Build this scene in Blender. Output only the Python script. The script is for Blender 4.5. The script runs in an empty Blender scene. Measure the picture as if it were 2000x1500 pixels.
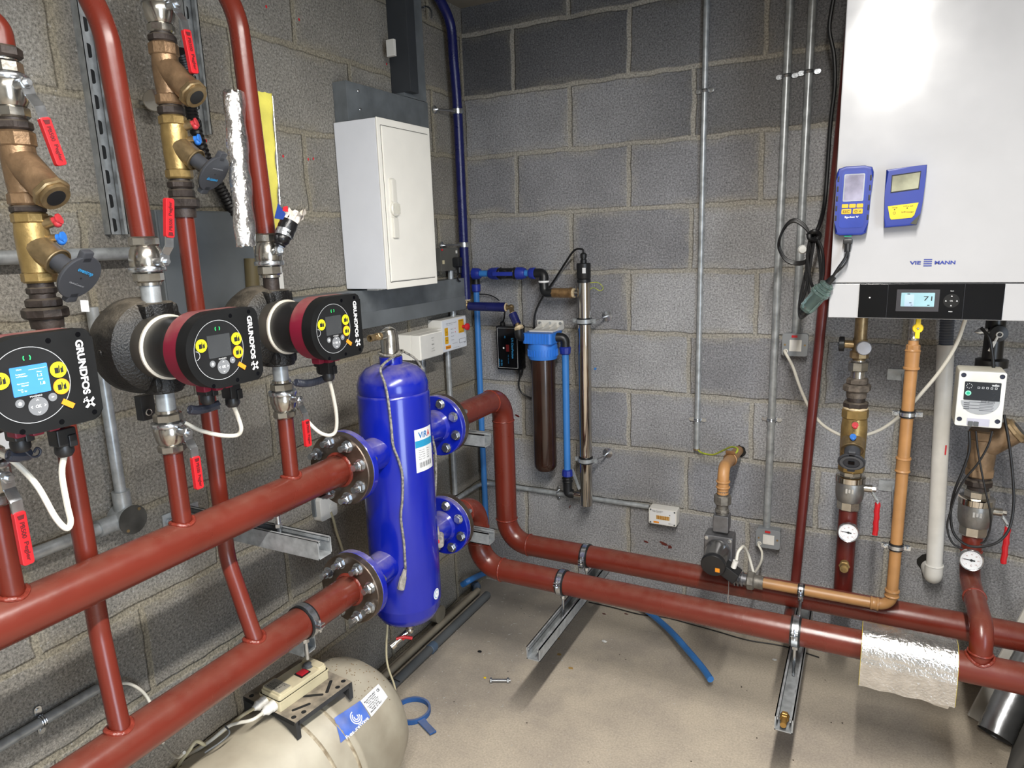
import bpy, bmesh, math, random
from mathutils import Vector as V, Matrix as M4
random.seed(7)
sc = bpy.context.scene
col = sc.collection
PI = math.pi

# ---------------------------------------------------------------- camera
CAM = V((1.4656, -2.4959, 1.4919)); FPX = 1356.1
RC = M4(((0.88981605, -0.06426526, 0.45177137), (0.45515083, 0.19580281, -0.86861901), (-0.03263608, 0.97853525, 0.20347886)))
cd = bpy.data.cameras.new('camera'); cam = bpy.data.objects.new('camera', cd); col.objects.link(cam)
cd.sensor_width = 36; cd.lens = 36 * FPX / 2000; cd.clip_start = .02
cam.matrix_world = M4.Translation(CAM) @ RC.to_4x4()
sc.camera = cam
# ---------------------------------------------------------------- light and exposure
w = bpy.data.worlds.new('world'); sc.world = w; w.use_nodes = True
w.node_tree.nodes['Background'].inputs[0].default_value = (.62, .78, 1, 1)
w.node_tree.nodes['Background'].inputs[1].default_value = 1.0
def area(name, loc, rot, sx, sy, e, c):
    l = bpy.data.lights.new(name, 'AREA'); l.shape = 'RECTANGLE'; l.size = sx; l.size_y = sy; l.energy = e; l.color = c
    o = bpy.data.objects.new(name, l); col.objects.link(o); o.location = loc; o.rotation_euler = rot; return o
area('strip_lamp_light', (1.475, -2.25, 2.262), (0, 0, 0), .06, 1.7, 96, (1, .97, .92))
area('assumed_daylight_fill', (3.02, -2.9, 1.15), (0, math.radians(90), 0), 2.0, 1.0, 62, (.70, .83, 1))  # assumed daylight: unseen area fill by the solid right wall, no doorway built
sc.view_settings.view_transform = 'Standard'; sc.view_settings.look = 'None'
sc.view_settings.exposure = 0.0; sc.view_settings.gamma = 1; sc.view_settings.use_curve_mapping = False
sc.cycles.use_denoising = True
sc.cycles.max_bounces = 8; sc.cycles.transmission_bounces = 6; sc.cycles.caustics_reflective = False; sc.cycles.caustics_refractive = False

# ---------------------------------------------------------------- where a point of the place is
def ray(u, v): return RC @ V(((u - 1000) / FPX, -(v - 750) / FPX, -1))
def hit(u, v, ax, val):
    d = ray(u, v); return CAM + d * ((val - CAM[ax]) / d[ax])
def L(u, v, d=0): return hit(u, v, 0, d)        # on a plane d metres off the left wall
def B(u, v, d=0): return hit(u, v, 1, -d)       # d metres off the back wall
def F(u, v, h=0): return hit(u, v, 2, h)        # h metres above the floor
def px(P):
    q = RC.transposed() @ (V(P) - CAM); return V((1000 - FPX * q.x / q.z, 750 + FPX * q.y / q.z))
def zat(x, y, v):                               # height on a plumb line
    lo, hi = -1., 3.5
    for _ in range(40):
        m = (lo + hi) / 2
        if px((x, y, m)).y > v: lo = m
        else: hi = m
    return lo
# ---------------------------------------------------------------- materials
def nd(nt, t, **k):
    n = nt.nodes.new(t)
    for a, b in k.items():
        if a.startswith('_'): n.inputs[a[1:].replace('_', ' ')].default_value = b
        else: setattr(n, a, b)
    return n
def srgb(h):
    if isinstance(h, str):
        c = [int(h[i:i + 2], 16) / 255 for i in (0, 2, 4)]
        return tuple(((x + .055) / 1.055) ** 2.4 if x > .04045 else x / 12.92 for x in c) + (1,)
    return tuple(h) + (1,)
MATS = {}
def mat(name, c, r=.5, m=0., var=.12, vs=12., bump=0., bs=200., dust=0., emit=0., trans=0., coat=0., c2=None, spec=None):
    if name in MATS: return MATS[name]
    mt = bpy.data.materials.new(name); mt.use_nodes = True; nt = mt.node_tree; b = nt.nodes['Principled BSDF']; lk = nt.links.new
    c = srgb(c); tc = nd(nt, 'ShaderNodeTexCoord')
    n = nd(nt, 'ShaderNodeTexNoise', _Scale=vs, _Detail=5.); lk(tc.outputs['Object'], n.inputs['Vector'])
    cr = nd(nt, 'ShaderNodeValToRGB'); cr.color_ramp.elements[0].position = .3; cr.color_ramp.elements[1].position = .72
    d = srgb(c2) if c2 else tuple(x * (1 - var * 1.6) for x in c[:3]) + (1,)
    e = tuple(min(1, x * (1 + var)) for x in c[:3]) + (1,)
    cr.color_ramp.elements[0].color = d; cr.color_ramp.elements[1].color = e
    lk(n.outputs['Fac'], cr.inputs['Fac']); out = cr.outputs['Color']
    if dust:
        g = nd(nt, 'ShaderNodeNewGeometry'); sx = nd(nt, 'ShaderNodeSeparateXYZ'); lk(g.outputs['Normal'], sx.inputs[0])
        n2 = nd(nt, 'ShaderNodeTexNoise', _Scale=30., _Detail=6.); lk(tc.outputs['Object'], n2.inputs['Vector'])
        mu = nd(nt, 'ShaderNodeMath', operation='MULTIPLY'); lk(sx.outputs['Z'], mu.inputs[0]); lk(n2.outputs['Fac'], mu.inputs[1])
        mr = nd(nt, 'ShaderNodeMapRange', _From_Min=.15, _From_Max=.6, _To_Max=dust); lk(mu.outputs[0], mr.inputs['Value'])
        mx = nd(nt, 'ShaderNodeMix', data_type='RGBA'); mx.inputs[7].default_value = srgb('b3a692')
        lk(mr.outputs[0], mx.inputs[0]); lk(out, mx.inputs[6]); out = mx.outputs[2]
    lk(out, b.inputs['Base Color'])
    b.inputs['Roughness'].default_value = r; b.inputs['Metallic'].default_value = m
    if r < .95:
        rr = nd(nt, 'ShaderNodeMapRange', _To_Min=max(.02, r - .08), _To_Max=min(1, r + .1)); lk(n.outputs['Fac'], rr.inputs['Value']); lk(rr.outputs[0], b.inputs['Roughness'])
    if coat: b.inputs['Coat Weight'].default_value = coat; b.inputs['Coat Roughness'].default_value = .08
    if trans: b.inputs['Transmission Weight'].default_value = trans; b.inputs['IOR'].default_value = 1.3
    if spec is not None: b.inputs['Specular IOR Level'].default_value = spec
    if emit: b.inputs['Emission Color'].default_value = c; b.inputs['Emission Strength'].default_value = emit
    if bump:
        nb = nd(nt, 'ShaderNodeTexNoise', _Scale=bs, _Detail=4.); lk(tc.outputs['Object'], nb.inputs['Vector'])
        bp = nd(nt, 'ShaderNodeBump', _Strength=bump, _Distance=.002); lk(nb.outputs['Fac'], bp.inputs['Height']); lk(bp.outputs[0], b.inputs['Normal'])
    MATS[name] = mt; return mt
RED = mat('red_oxide_paint', '66251a', .27, var=.07, vs=9, bump=.12, bs=60, dust=.08)
REDD = mat('dull_red_oxide_paint', '561c17', .34, var=.1, vs=14, bump=.15, bs=90, dust=.05)
WELD = mat('weld_bead_red', '7a3024', .28, var=.2, vs=90, bump=.9, bs=160)
BLUE = mat('gloss_blue_enamel', '0e1e96', .2, var=.06, vs=8, dust=.38, coat=.3)
HOSE = mat('blue_tape_wrap', '151a52', .28, var=.12, vs=30, bump=.3, bs=300)
PIPEB = mat('blue_water_pipe', '3677bd', .42, var=.06)
FITB = mat('blue_compression_nut', '20308c', .38, var=.1)
GALV = mat('galvanised_steel', 'aaaeb0', .36, .45, var=.2, vs=45)
GALVD = mat('galvanised_trunking', '6c7174', .42, .15, var=.16, vs=18)
ZINC = mat('bright_zinc', 'c9cdd2', .22, .95, var=.12, vs=60)
NICK = mat('nickel_plated_brass', 'b7b3ab', .2, .95, var=.12, vs=50, bump=.12, bs=120)
CHROME = mat('polished_stainless', 'c6c0b8', .09, 1., var=.05)
BRASS = mat('brass', '978260', .36, .75, var=.2, vs=60, bump=.15)
BRZ = mat('bronze_casting', '93775a', .42, .65, var=.22, vs=40, bump=.35, bs=180)
MALL = mat('black_malleable_iron', '3b332f', .5, .35, var=.3, vs=50, bump=.4, bs=150, dust=.3)
CAST = mat('black_cast_iron', '131211', .45, .1, var=.3, vs=30, bump=1., bs=260, dust=.28)
BLK = mat('black_plastic', '17181a', .4, var=.15)
BLKG = mat('gloss_black_glass', '05060a', .12, var=.2, spec=.3)
PUMPK = mat('pump_black_face', '101112', .5, var=.12, vs=20, spec=.3)
CRIM = mat('crimson_plastic', '70122a', .42, var=.06, dust=.25)
WHT = mat('white_enamel', 'b0b0b2', .17, var=.015, coat=.25)
OFFW = mat('offwhite_powder_coat', 'efece3', .4, var=.02)
WPL = mat('white_plastic', 'd6d4ce', .45, var=.05)
WPIPE = mat('white_waste_pipe', 'dcdad4', .4, var=.05, vs=20)
WCAB = mat('white_flex', 'd2cec2', .5, var=.04)
BCAB = mat('black_flex', '101012', .42, var=.1)
GRYP = mat('grey_plastic', '55585a', .5, var=.08)
DKG = mat('dark_grey_plastic', '34373b', .5, var=.1, dust=.15)
GSW = mat('grey_metalclad_plate', '85898d', .45, .2, var=.06)
ORG = mat('ochre_gas_paint', 'a27648', .42, var=.08, vs=25, dust=.1)
GRIP = mat('red_vinyl_grip', 'c01e26', .4, var=.05)
YEL = mat('yellow_plastic', 'e5c21a', .45, var=.04)
YSTK = mat('yellow_sticker', 'f0e61e', .5, var=.03)
OSTK = mat('orange_sticker', 'e08c20', .5, var=.05)
PAPER = mat('white_label', 'd9dadb', .5, var=.03)
INK = mat('black_ink', '16171a', .6)
WINK = mat('white_print', 'ececec', .5, var=.02)
BINK = mat('blue_print', '1f6fb0', .5)
NAVY = mat('navy_print', '2a3a8c', .5)
CYINK = mat('cyan_print', '3aa0dc', .5)
RINK = mat('red_ink', 'c8202c', .5)
TANK = mat('cream_tank_paint', 'aaa493', .45, var=.14, vs=7, bump=.2, bs=40, dust=.25, c2='8a8272')
FOIL = mat('crinkled_foil', 'dcdcdc', .2, .97, var=.1, vs=30, bump=1., bs=150)
WOOL = mat('yellow_glass_wool', 'cdb84a', .9, var=.1, vs=40, bump=.5, bs=200)
FOAM = mat('yellow_phenolic_foam', 'b9b04c', .85, var=.1, vs=20, bump=.3)
COIL = mat('dark_blue_coil_tie', '2a2e3a', .45, var=.1)
CREAM = mat('cream_plastic', 'c2b898', .5, var=.1, vs=14, dust=.35)
BROWN = mat('brown_filter_bowl', '2e1b14', .22, var=.25, vs=12, coat=.4)
FILB = mat('blue_filter_cap', '2f74cf', .4, var=.06)
AQUA = mat('aqua_translucent_plastic', 'c4e6de', .1, var=.1, trans=.9)
CLEAR = mat('clear_plastic', 'dfe3e4', .12, var=.05, trans=.8)
PTFE = mat('hemp_and_jointing_paste', 'c9b592', .8, var=.25, vs=90, bump=.7, bs=200)
GRNP = mat('green_yellow_sheath', 'b9b83a', .5, c2='6f8f2c', vs=60)
# ---------------------------------------------------------------- mesh helpers
def fr(o, x, y):
    x = V(x).normalized(); y = V(y); y = (y - x * y.dot(x)).normalized(); z = x.cross(y)
    return M4(((x.x, y.x, z.x, o[0]), (x.y, y.y, z.y, o[1]), (x.z, y.z, z.z, o[2]), (0, 0, 0, 1)))
def FL(o): return fr(o, (0, 1, 0), (0, 0, 1))      # on the left wall: x right, y up, z out
def FB(o): return fr(o, (1, 0, 0), (0, 0, 1))      # on the back wall
def ax(o, d, up=(0, 0, 1)):                        # frame whose z runs along d
    d = V(d).normalized(); u = V(up)
    if abs(d.dot(u.normalized())) > .95: u = V((1, 0, 0))
    x = u.cross(d).normalized(); return fr(o, x, d.cross(x))
def rounded(pts, r, n=6):
    pts = [V(p) for p in pts]; out = [pts[0]]
    for i in range(1, len(pts) - 1):
        a, b, c = pts[i - 1], pts[i], pts[i + 1]; d1 = (a - b); d2 = (c - b)
        rr = r[i - 1] if isinstance(r, (list, tuple)) else r
        ang = d1.angle(d2, PI)
        if ang > PI - .02 or rr < 1e-4: out.append(b); continue
        t = min(rr / math.tan(ang / 2), d1.length * .49, d2.length * .49); rr = t * math.tan(ang / 2)
        d1.normalize(); d2.normalize(); ctr = b + (d1 + d2).normalized() * (rr / math.sin(ang / 2))
        s = b + d1 * t - ctr; e = b + d2 * t - ctr
        for k in range(n + 1):
            f = k / n; th = s.angle(e); out.append(ctr + (s * math.sin((1 - f) * th) + e * math.sin(f * th)) / math.sin(th))
    out.append(pts[-1]); return out
def smooth(pts, n=6):                              # Catmull-Rom
    P = [V(p) for p in pts]; P = [P[0] * 2 - P[1]] + P + [P[-1] * 2 - P[-2]]; out = []
    for i in range(1, len(P) - 2):
        a, b, c, d = P[i - 1:i + 3]
        for k in range(n):
            t = k / n; out.append(.5 * ((2 * b) + (c - a) * t + (2 * a - 5 * b + 4 * c - d) * t * t + (3 * b - a - 3 * c + d) * t ** 3))
    out.append(P[-2]); return out
class G:
    def __init__(s): s.b = bmesh.new(); s.wn = False
    def box(s, m, c, d, bev=0, seg=2):
        s.wn = s.wn or bev > 0
        r = bmesh.ops.create_cube(s.b, size=1, matrix=m @ M4.Translation(c) @ M4.Diagonal((d[0], d[1], d[2], 1)))
        if bev:
            es = {e for v in r['verts'] for e in v.link_edges}
            bmesh.ops.bevel(s.b, geom=list(es), offset=bev, segments=seg, profile=.5, affect='EDGES')
        return s
    def bb(s, p, q, bev=0):                        # axis-aligned world box by two corners
        p, q = V(p), V(q); c = (p + q) / 2; d = q - p
        return s.box(M4.Identity(4), c, [abs(x) for x in d], bev)
    def lathe(s, m, prof, seg=24, ph=0, cap=True):
        rings = []
        for r, h in prof:
            if r < 1e-6: rings.append([s.b.verts.new(m @ V((0, 0, h)))])
            else: rings.append([s.b.verts.new(m @ V((r * math.cos(ph + 2 * PI * i / seg), r * math.sin(ph + 2 * PI * i / seg), h))) for i in range(seg)])
        for a, b in zip(rings, rings[1:]):
            for i in range(seg):
                j = (i + 1) % seg
                f = [a[i % len(a)]] if len(a) == 1 else [a[i], a[j]]
                f += [b[0]] if len(b) == 1 else [b[j], b[i]]
                if len(f) > 2:
                    try: s.b.faces.new(f)
                    except ValueError: pass
        if cap:
            for r, rv in ((rings[0], 1), (rings[-1], 0)):
                if len(r) > 1: s.b.faces.new(r[::-1] if rv else r)
        return s
    def cyl(s, p, q, r, r2=None, seg=20, ch=0):
        p, q = V(p), V(q); h = (q - p).length; r2 = r if r2 is None else r2
        pr = [(r, 0), (r2, h)] if not ch else [(r - ch, 0), (r, ch), (r2, h - ch), (r2 - ch, h)]
        return s.lathe(ax(p, q - p), pr, seg)
    def hexn(s, p, q, r, seg=6, ph=0): 
        p, q = V(p), V(q); h = (q - p).length; c = min(.12 * r, h * .2)
        return s.lathe(ax(p, q - p), [(r - c, 0), (r, c), (r, h - c), (r - c, h)], seg, ph)
    def tube(s, pts, r, seg=14, cap=True, closed=False):
        pts = [V(p) for p in pts]; P = [pts[0]]
        for p in pts[1:]:
            if (p - P[-1]).length > 1e-6: P.append(p)
        if closed and (P[0] - P[-1]).length < 1e-6: P.pop()
        n = len(P); T = []
        for i in range(n):
            a = P[i - 1] if (i or closed) else P[0]; b = P[(i + 1) % n] if (i < n - 1 or closed) else P[-1]
            T.append((b - a).normalized())
        u = T[0].orthogonal().normalized(); rings = []
        for i in range(n):
            u = (u - T[i] * u.dot(T[i])).normalized(); w_ = T[i].cross(u); rr = r[i] if isinstance(r, (list, tuple)) else r
            rings.append([s.b.verts.new(P[i] + (u * math.cos(2 * PI * k / seg) + w_ * math.sin(2 * PI * k / seg)) * rr) for k in range(seg)])
        prs = list(zip(rings, rings[1:]))
        if closed:
            a, b = rings[-1], rings[0]; o = min(range(seg), key=lambda q: (a[0].co - b[q].co).length); prs.append((a, b[o:] + b[:o]))
        for a, b in prs:
            for k in range(seg): s.b.faces.new((a[k], a[(k + 1) % seg], b[(k + 1) % seg], b[k]))
        if cap and not closed: s.b.faces.new(rings[0][::-1]); s.b.faces.new(rings[-1])
        return s
    def prism(s, m, pts, h0, h1, bev=0):
        s.wn = s.wn or bev > 0
        a = [s.b.verts.new(m @ V((x, y, h0))) for x, y in pts]; b = [s.b.verts.new(m @ V((x, y, h1))) for x, y in pts]; n = len(pts)
        top = s.b.faces.new(b); s.b.faces.new(a[::-1])
        for i in range(n): s.b.faces.new((a[i], a[(i + 1) % n], b[(i + 1) % n], b[i]))
        if bev: bmesh.ops.bevel(s.b, geom=list(top.edges), offset=bev, segments=2, profile=.5, affect='EDGES')
        return s
    def torus(s, m, R, r, seg=32, sr=8, a0=0, a1=2 * PI):
        full = abs(a1 - a0) > 6.28; n = seg if full else seg + 1
        return s.tube([m @ V((R * math.cos(a0 + (a1 - a0) * i / seg), R * math.sin(a0 + (a1 - a0) * i / seg), 0)) for i in range(n)], r, sr, closed=full)
    def ball(s, c, r, sc_=(1, 1, 1), seg=16):
        bmesh.ops.create_uvsphere(s.b, u_segments=seg, v_segments=seg // 2 + 2, radius=r, matrix=M4.Translation(c) @ M4.Diagonal((sc_[0], sc_[1], sc_[2], 1))); return s
    def rrect(s, m, w_, h, z0, z1, r, cx=0, cy=0, bev=0, n=4):
        return s.prism(m, rr(w_, h, r, cx, cy, n), z0, z1, bev)
    def text(s, body, m, h, wid=None, depth=.0004, font=None, shear=0, bold=0):
        cu = bpy.data.curves.new('t', 'FONT'); cu.body = body; cu.size = 1; cu.align_x = 'CENTER'; cu.align_y = 'CENTER'; cu.extrude = 0; cu.offset = bold; cu.shear = shear
        ob = bpy.data.objects.new('t', cu); me = ob.to_mesh(); xs = [v.co.x for v in me.vertices]; ys = [v.co.y for v in me.vertices]
        if xs:
            cx, cy = (max(xs) + min(xs)) / 2, (max(ys) + min(ys)) / 2; sy = h / max(.01, max(ys) - min(ys)); sx = sy if wid is None else wid / max(.01, max(xs) - min(xs))
            vs = [s.b.verts.new(m @ V(((v.co.x - cx) * sx, (v.co.y - cy) * sy, depth))) for v in me.vertices]
            for p in me.polygons:
                try: s.b.faces.new([vs[i] for i in p.vertices])
                except ValueError: pass
        ob.to_mesh_clear(); bpy.data.objects.remove(ob); bpy.data.curves.remove(cu); return s
    def quad(s, *p): s.b.faces.new([s.b.verts.new(V(x)) for x in p]); return s
    def mk(s, name, mt, parent=None, label=None, cat=None, group=None, kind=None, sharp=35, flat=False, norm=True):
        if norm: bmesh.ops.recalc_face_normals(s.b, faces=s.b.faces)
        zs = [v.co for v in s.b.verts]
        if parent is None:
            lo = V([min(c[i] for c in zs) for i in range(3)]); hi = V([max(c[i] for c in zs) for i in range(3)]); org = V(((lo.x + hi.x) / 2, (lo.y + hi.y) / 2, lo.z))
            if kind == 'structure': org = V((0, 0, 0))
        else: org = V(parent['_o'])
        bmesh.ops.translate(s.b, verts=s.b.verts, vec=-org)
        me = bpy.data.meshes.new(name); s.b.to_mesh(me); s.b.free(); me.materials.append(mt)
        if not flat:
            for p in me.polygons: p.use_smooth = True
            me.set_sharp_from_angle(angle=math.radians(sharp))
        o = bpy.data.objects.new(name, me); col.objects.link(o); o['_o'] = list(org)
        if s.wn and not flat: wm = o.modifiers.new('wn', 'WEIGHTED_NORMAL'); wm.keep_sharp = True; wm.weight = 100
        if parent is None: o.location = org
        else: o.parent = parent
        for k, x in (('label', label), ('category', cat), ('group', group), ('kind', kind)):
            if x: o[k] = x
        ALL.append(o); return o
ALL = []
def rr(w_, h, r, cx=0, cy=0, n=4):
    out = []
    rs = r if isinstance(r, (list, tuple)) else [r] * 4
    for (sx, sy, a), q in zip(((1, 1, 0), (-1, 1, 90), (-1, -1, 180), (1, -1, 270)), rs):
        q = max(q, 1e-4)
        for i in range(n + 1):
            t = math.radians(a + 90 * i / n); out.append((cx + sx * (w_ / 2 - q) + q * math.cos(t), cy + sy * (h / 2 - q) + q * math.sin(t)))
    return out
def thing(name, loc, label, cat, group=None):
    o = bpy.data.objects.new(name, None); col.objects.link(o); o.location = loc; o['_o'] = list(loc); o.empty_display_size = .05
    o['label'] = label; o['category'] = cat
    if group: o['group'] = group
    ALL.append(o); return o
def rpx(P, a, w_):                                 # radius of a round bar at P that reads w_ wide
    P = V(P); a = V(a).normalized(); q = P - CAM; q = q - a * q.dot(a); D = q.length; q.normalize(); s_ = a.cross(q); r = .02
    th = math.asin(r / D); e = []
    for sg in (1, -1): e.append(px(P + r * (s_ * math.cos(th) * sg - q * math.sin(th))))
    d = px(P + a * .001) - px(P); d.normalize(); return r * w_ / abs((e[0] - e[1]).dot(V((-d.y, d.x))))
X, Y, Z = V((1, 0, 0)), V((0, 1, 0)), V((0, 0, 1))
# ---------------------------------------------------------------- the room
def wallmat(name, axis, ph, blk, blk2, mor, white=.5, dark=None):
    mt = bpy.data.materials.new(name); mt.use_nodes = True; nt = mt.node_tree; b = nt.nodes['Principled BSDF']; lk = nt.links.new
    tc = nd(nt, 'ShaderNodeTexCoord'); sp = nd(nt, 'ShaderNodeSeparateXYZ'); lk(tc.outputs['Object'], sp.inputs[0])
    a1 = nd(nt, 'ShaderNodeMath', operation='ADD'); a1.inputs[1].default_value = ph + 9; lk(sp.outputs[axis], a1.inputs[0])
    a2 = nd(nt, 'ShaderNodeMath', operation='ADD'); a2.inputs[1].default_value = -.012 + .45 * 4; lk(sp.outputs['Z'], a2.inputs[0])
    cb = nd(nt, 'ShaderNodeCombineXYZ'); lk(a1.outputs[0], cb.inputs[0]); lk(a2.outputs[0], cb.inputs[1])
    wn = nd(nt, 'ShaderNodeTexNoise', _Scale=9., _Detail=5.); lk(tc.outputs['Object'], wn.inputs['Vector'])
    vm = nd(nt, 'ShaderNodeVectorMath', operation='SUBTRACT'); vm.inputs[1].default_value = (.5, .5, .5); lk(wn.outputs['Color'], vm.inputs[0])
    vs = nd(nt, 'ShaderNodeVectorMath', operation='SCALE'); vs.inputs['Scale'].default_value = .022; lk(vm.outputs[0], vs.inputs[0])
    va = nd(nt, 'ShaderNodeVectorMath', operation='ADD'); lk(cb.outputs[0], va.inputs[0]); lk(vs.outputs[0], va.inputs[1])
    br = nd(nt, 'ShaderNodeTexBrick', _Scale=1., _Mortar_Size=.011, _Mortar_Smooth=.5, _Bias=-.15, _Brick_Width=.45, _Row_Height=.225, offset=.5)
    br.inputs['Color1'].default_value = srgb(blk); br.inputs['Color2'].default_value = srgb(blk2); br.inputs['Mortar'].default_value = srgb(mor)
    lk(va.outputs[0], br.inputs['Vector'])
    # blotches, smeared mortar, grain
    n1 = nd(nt, 'ShaderNodeTexNoise', _Scale=3.2, _Detail=6., _Roughness=.6); lk(tc.outputs['Object'], n1.inputs['Vector'])
    m1 = nd(nt, 'ShaderNodeMapRange', _From_Min=.3, _From_Max=.7, _To_Min=.74, _To_Max=1.2); lk(n1.outputs['Fac'], m1.inputs['Value'])
    mul = nd(nt, 'ShaderNodeVectorMath', operation='SCALE'); lk(br.outputs['Color'], mul.inputs[0]); lk(m1.outputs[0], mul.inputs['Scale'])
    br2 = nd(nt, 'ShaderNodeTexBrick', _Scale=1., _Mortar_Size=.042, _Mortar_Smooth=1., _Brick_Width=.45, _Row_Height=.225, offset=.5); lk(va.outputs[0], br2.inputs['Vector'])
    n3 = nd(nt, 'ShaderNodeTexNoise', _Scale=5.5, _Detail=8., _Roughness=.7); lk(tc.outputs['Object'], n3.inputs['Vector'])
    m3 = nd(nt, 'ShaderNodeMapRange', _From_Min=.42, _From_Max=.62, _To_Max=1.); lk(n3.outputs['Fac'], m3.inputs['Value'])
    mm = nd(nt, 'ShaderNodeMath', operation='MULTIPLY'); lk(br2.outputs['Fac'], mm.inputs[0]); lk(m3.outputs[0], mm.inputs[1])
    mx = nd(nt, 'ShaderNodeMix', data_type='RGBA'); mx.inputs[7].default_value = srgb(mor); lk(mm.outputs[0], mx.inputs[0]); lk(mul.outputs[0], mx.inputs[6])
    n2 = nd(nt, 'ShaderNodeTexNoise', _Scale=170., _Detail=4., _Roughness=.8); lk(tc.outputs['Object'], n2.inputs['Vector'])
    m2 = nd(nt, 'ShaderNodeMapRange', _From_Min=.33, _From_Max=.67, _To_Min=.38, _To_Max=1.62); lk(n2.outputs['Fac'], m2.inputs['Value'])
    mu2 = nd(nt, 'ShaderNodeVectorMath', operation='SCALE'); lk(mx.outputs[2], mu2.inputs[0]); lk(m2.outputs[0], mu2.inputs['Scale'])
    vo = nd(nt, 'ShaderNodeTexVoronoi', _Scale=75.); lk(tc.outputs['Object'], vo.inputs['Vector'])
    sx = nd(nt, 'ShaderNodeSeparateXYZ'); lk(vo.outputs['Color'], sx.inputs[0])
    g1 = nd(nt, 'ShaderNodeMath', operation='GREATER_THAN'); g1.inputs[1].default_value = .88; lk(sx.outputs[0], g1.inputs[0])
    l1 = nd(nt, 'ShaderNodeMath', operation='LESS_THAN'); l1.inputs[1].default_value = .16; lk(vo.outputs['Distance'], l1.inputs[0])
    gl = nd(nt, 'ShaderNodeMath', operation='MULTIPLY'); lk(g1.outputs[0], gl.inputs[0]); lk(l1.outputs[0], gl.inputs[1])
    gl2 = nd(nt, 'ShaderNodeMath', operation='MULTIPLY'); gl2.inputs[1].default_value = white; lk(gl.outputs[0], gl2.inputs[0])
    m5 = nd(nt, 'ShaderNodeMix', data_type='RGBA'); m5.inputs[7].default_value = srgb('b4b2ae'); lk(gl2.outputs[0], m5.inputs[0]); lk(mu2.outputs[0], m5.inputs[6])
    outc = m5.outputs[2]
    if dark:        # block colour scaled darker in the top courses, one course lower at the right
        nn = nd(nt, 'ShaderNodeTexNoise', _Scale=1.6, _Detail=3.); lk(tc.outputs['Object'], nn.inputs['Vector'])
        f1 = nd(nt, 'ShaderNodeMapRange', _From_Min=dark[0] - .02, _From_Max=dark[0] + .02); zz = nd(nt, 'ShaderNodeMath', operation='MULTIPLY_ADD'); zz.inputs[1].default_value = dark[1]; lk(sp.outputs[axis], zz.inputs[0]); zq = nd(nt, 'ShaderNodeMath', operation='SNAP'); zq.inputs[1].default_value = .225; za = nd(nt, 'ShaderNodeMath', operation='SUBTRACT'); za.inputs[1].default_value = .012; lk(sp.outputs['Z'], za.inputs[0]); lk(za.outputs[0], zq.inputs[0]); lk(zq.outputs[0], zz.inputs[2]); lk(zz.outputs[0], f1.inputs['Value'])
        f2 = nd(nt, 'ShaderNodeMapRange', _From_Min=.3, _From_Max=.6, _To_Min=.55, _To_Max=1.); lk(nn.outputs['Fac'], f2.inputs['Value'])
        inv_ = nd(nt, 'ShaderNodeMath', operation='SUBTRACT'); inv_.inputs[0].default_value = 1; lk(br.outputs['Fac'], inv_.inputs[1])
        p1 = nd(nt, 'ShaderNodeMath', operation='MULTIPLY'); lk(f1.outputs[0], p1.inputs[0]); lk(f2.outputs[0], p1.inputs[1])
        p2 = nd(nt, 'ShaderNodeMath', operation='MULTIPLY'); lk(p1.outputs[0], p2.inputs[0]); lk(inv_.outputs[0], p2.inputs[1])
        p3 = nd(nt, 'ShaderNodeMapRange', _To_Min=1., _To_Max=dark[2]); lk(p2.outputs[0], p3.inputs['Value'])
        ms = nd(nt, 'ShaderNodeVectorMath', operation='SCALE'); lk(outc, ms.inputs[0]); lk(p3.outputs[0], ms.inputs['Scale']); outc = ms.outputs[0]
    lk(outc, b.inputs['Base Color']); b.inputs['Roughness'].default_value = .92; b.inputs['Specular IOR Level'].default_value = .25
    ad = nd(nt, 'ShaderNodeMath', operation='MULTIPLY_ADD'); ad.inputs[1].default_value = -1.6; lk(br.outputs['Fac'], ad.inputs[0]); lk(n2.outputs['Fac'], ad.inputs[2])
    bp = nd(nt, 'ShaderNodeBump', _Strength=.9, _Distance=.0035); lk(ad.outputs[0], bp.inputs['Height']); lk(bp.outputs[0], b.inputs['Normal'])
    return mt
yl = L(682, 130).y
WL = wallmat('blockwork_brown_grey', 'Y', -(yl + .225) + .45 * 20 - 9, '7f7b74', '918d85', '8f8878')
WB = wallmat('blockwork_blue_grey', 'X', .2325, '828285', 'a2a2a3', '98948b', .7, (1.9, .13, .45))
CE = 2.362
G().bb((-.12, -4.6, -.1), (0, .12, CE + .1)).mk('wall_left', WL, kind='structure')
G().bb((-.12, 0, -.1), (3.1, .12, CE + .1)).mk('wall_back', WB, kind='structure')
G().bb((-.12, -4.6, -.1), (3.1, -4.48, CE + .1)).mk('wall_front', mat('painted_wall', 'b4b0a6', .8), kind='structure')
G().bb((3.04, -4.6, -.1), (3.16, .12, CE + .1)).mk('wall_right', mat('painted_wall', 'b4b0a6', .8), kind='structure')
SOF = mat('concrete_soffit', '7d776c', .9, var=.15, vs=6, bump=.4, bs=60)
G().bb((-.12, -4.6, CE), (3.16, .12, CE + .12)).mk('ceiling', SOF, kind='structure')
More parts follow.
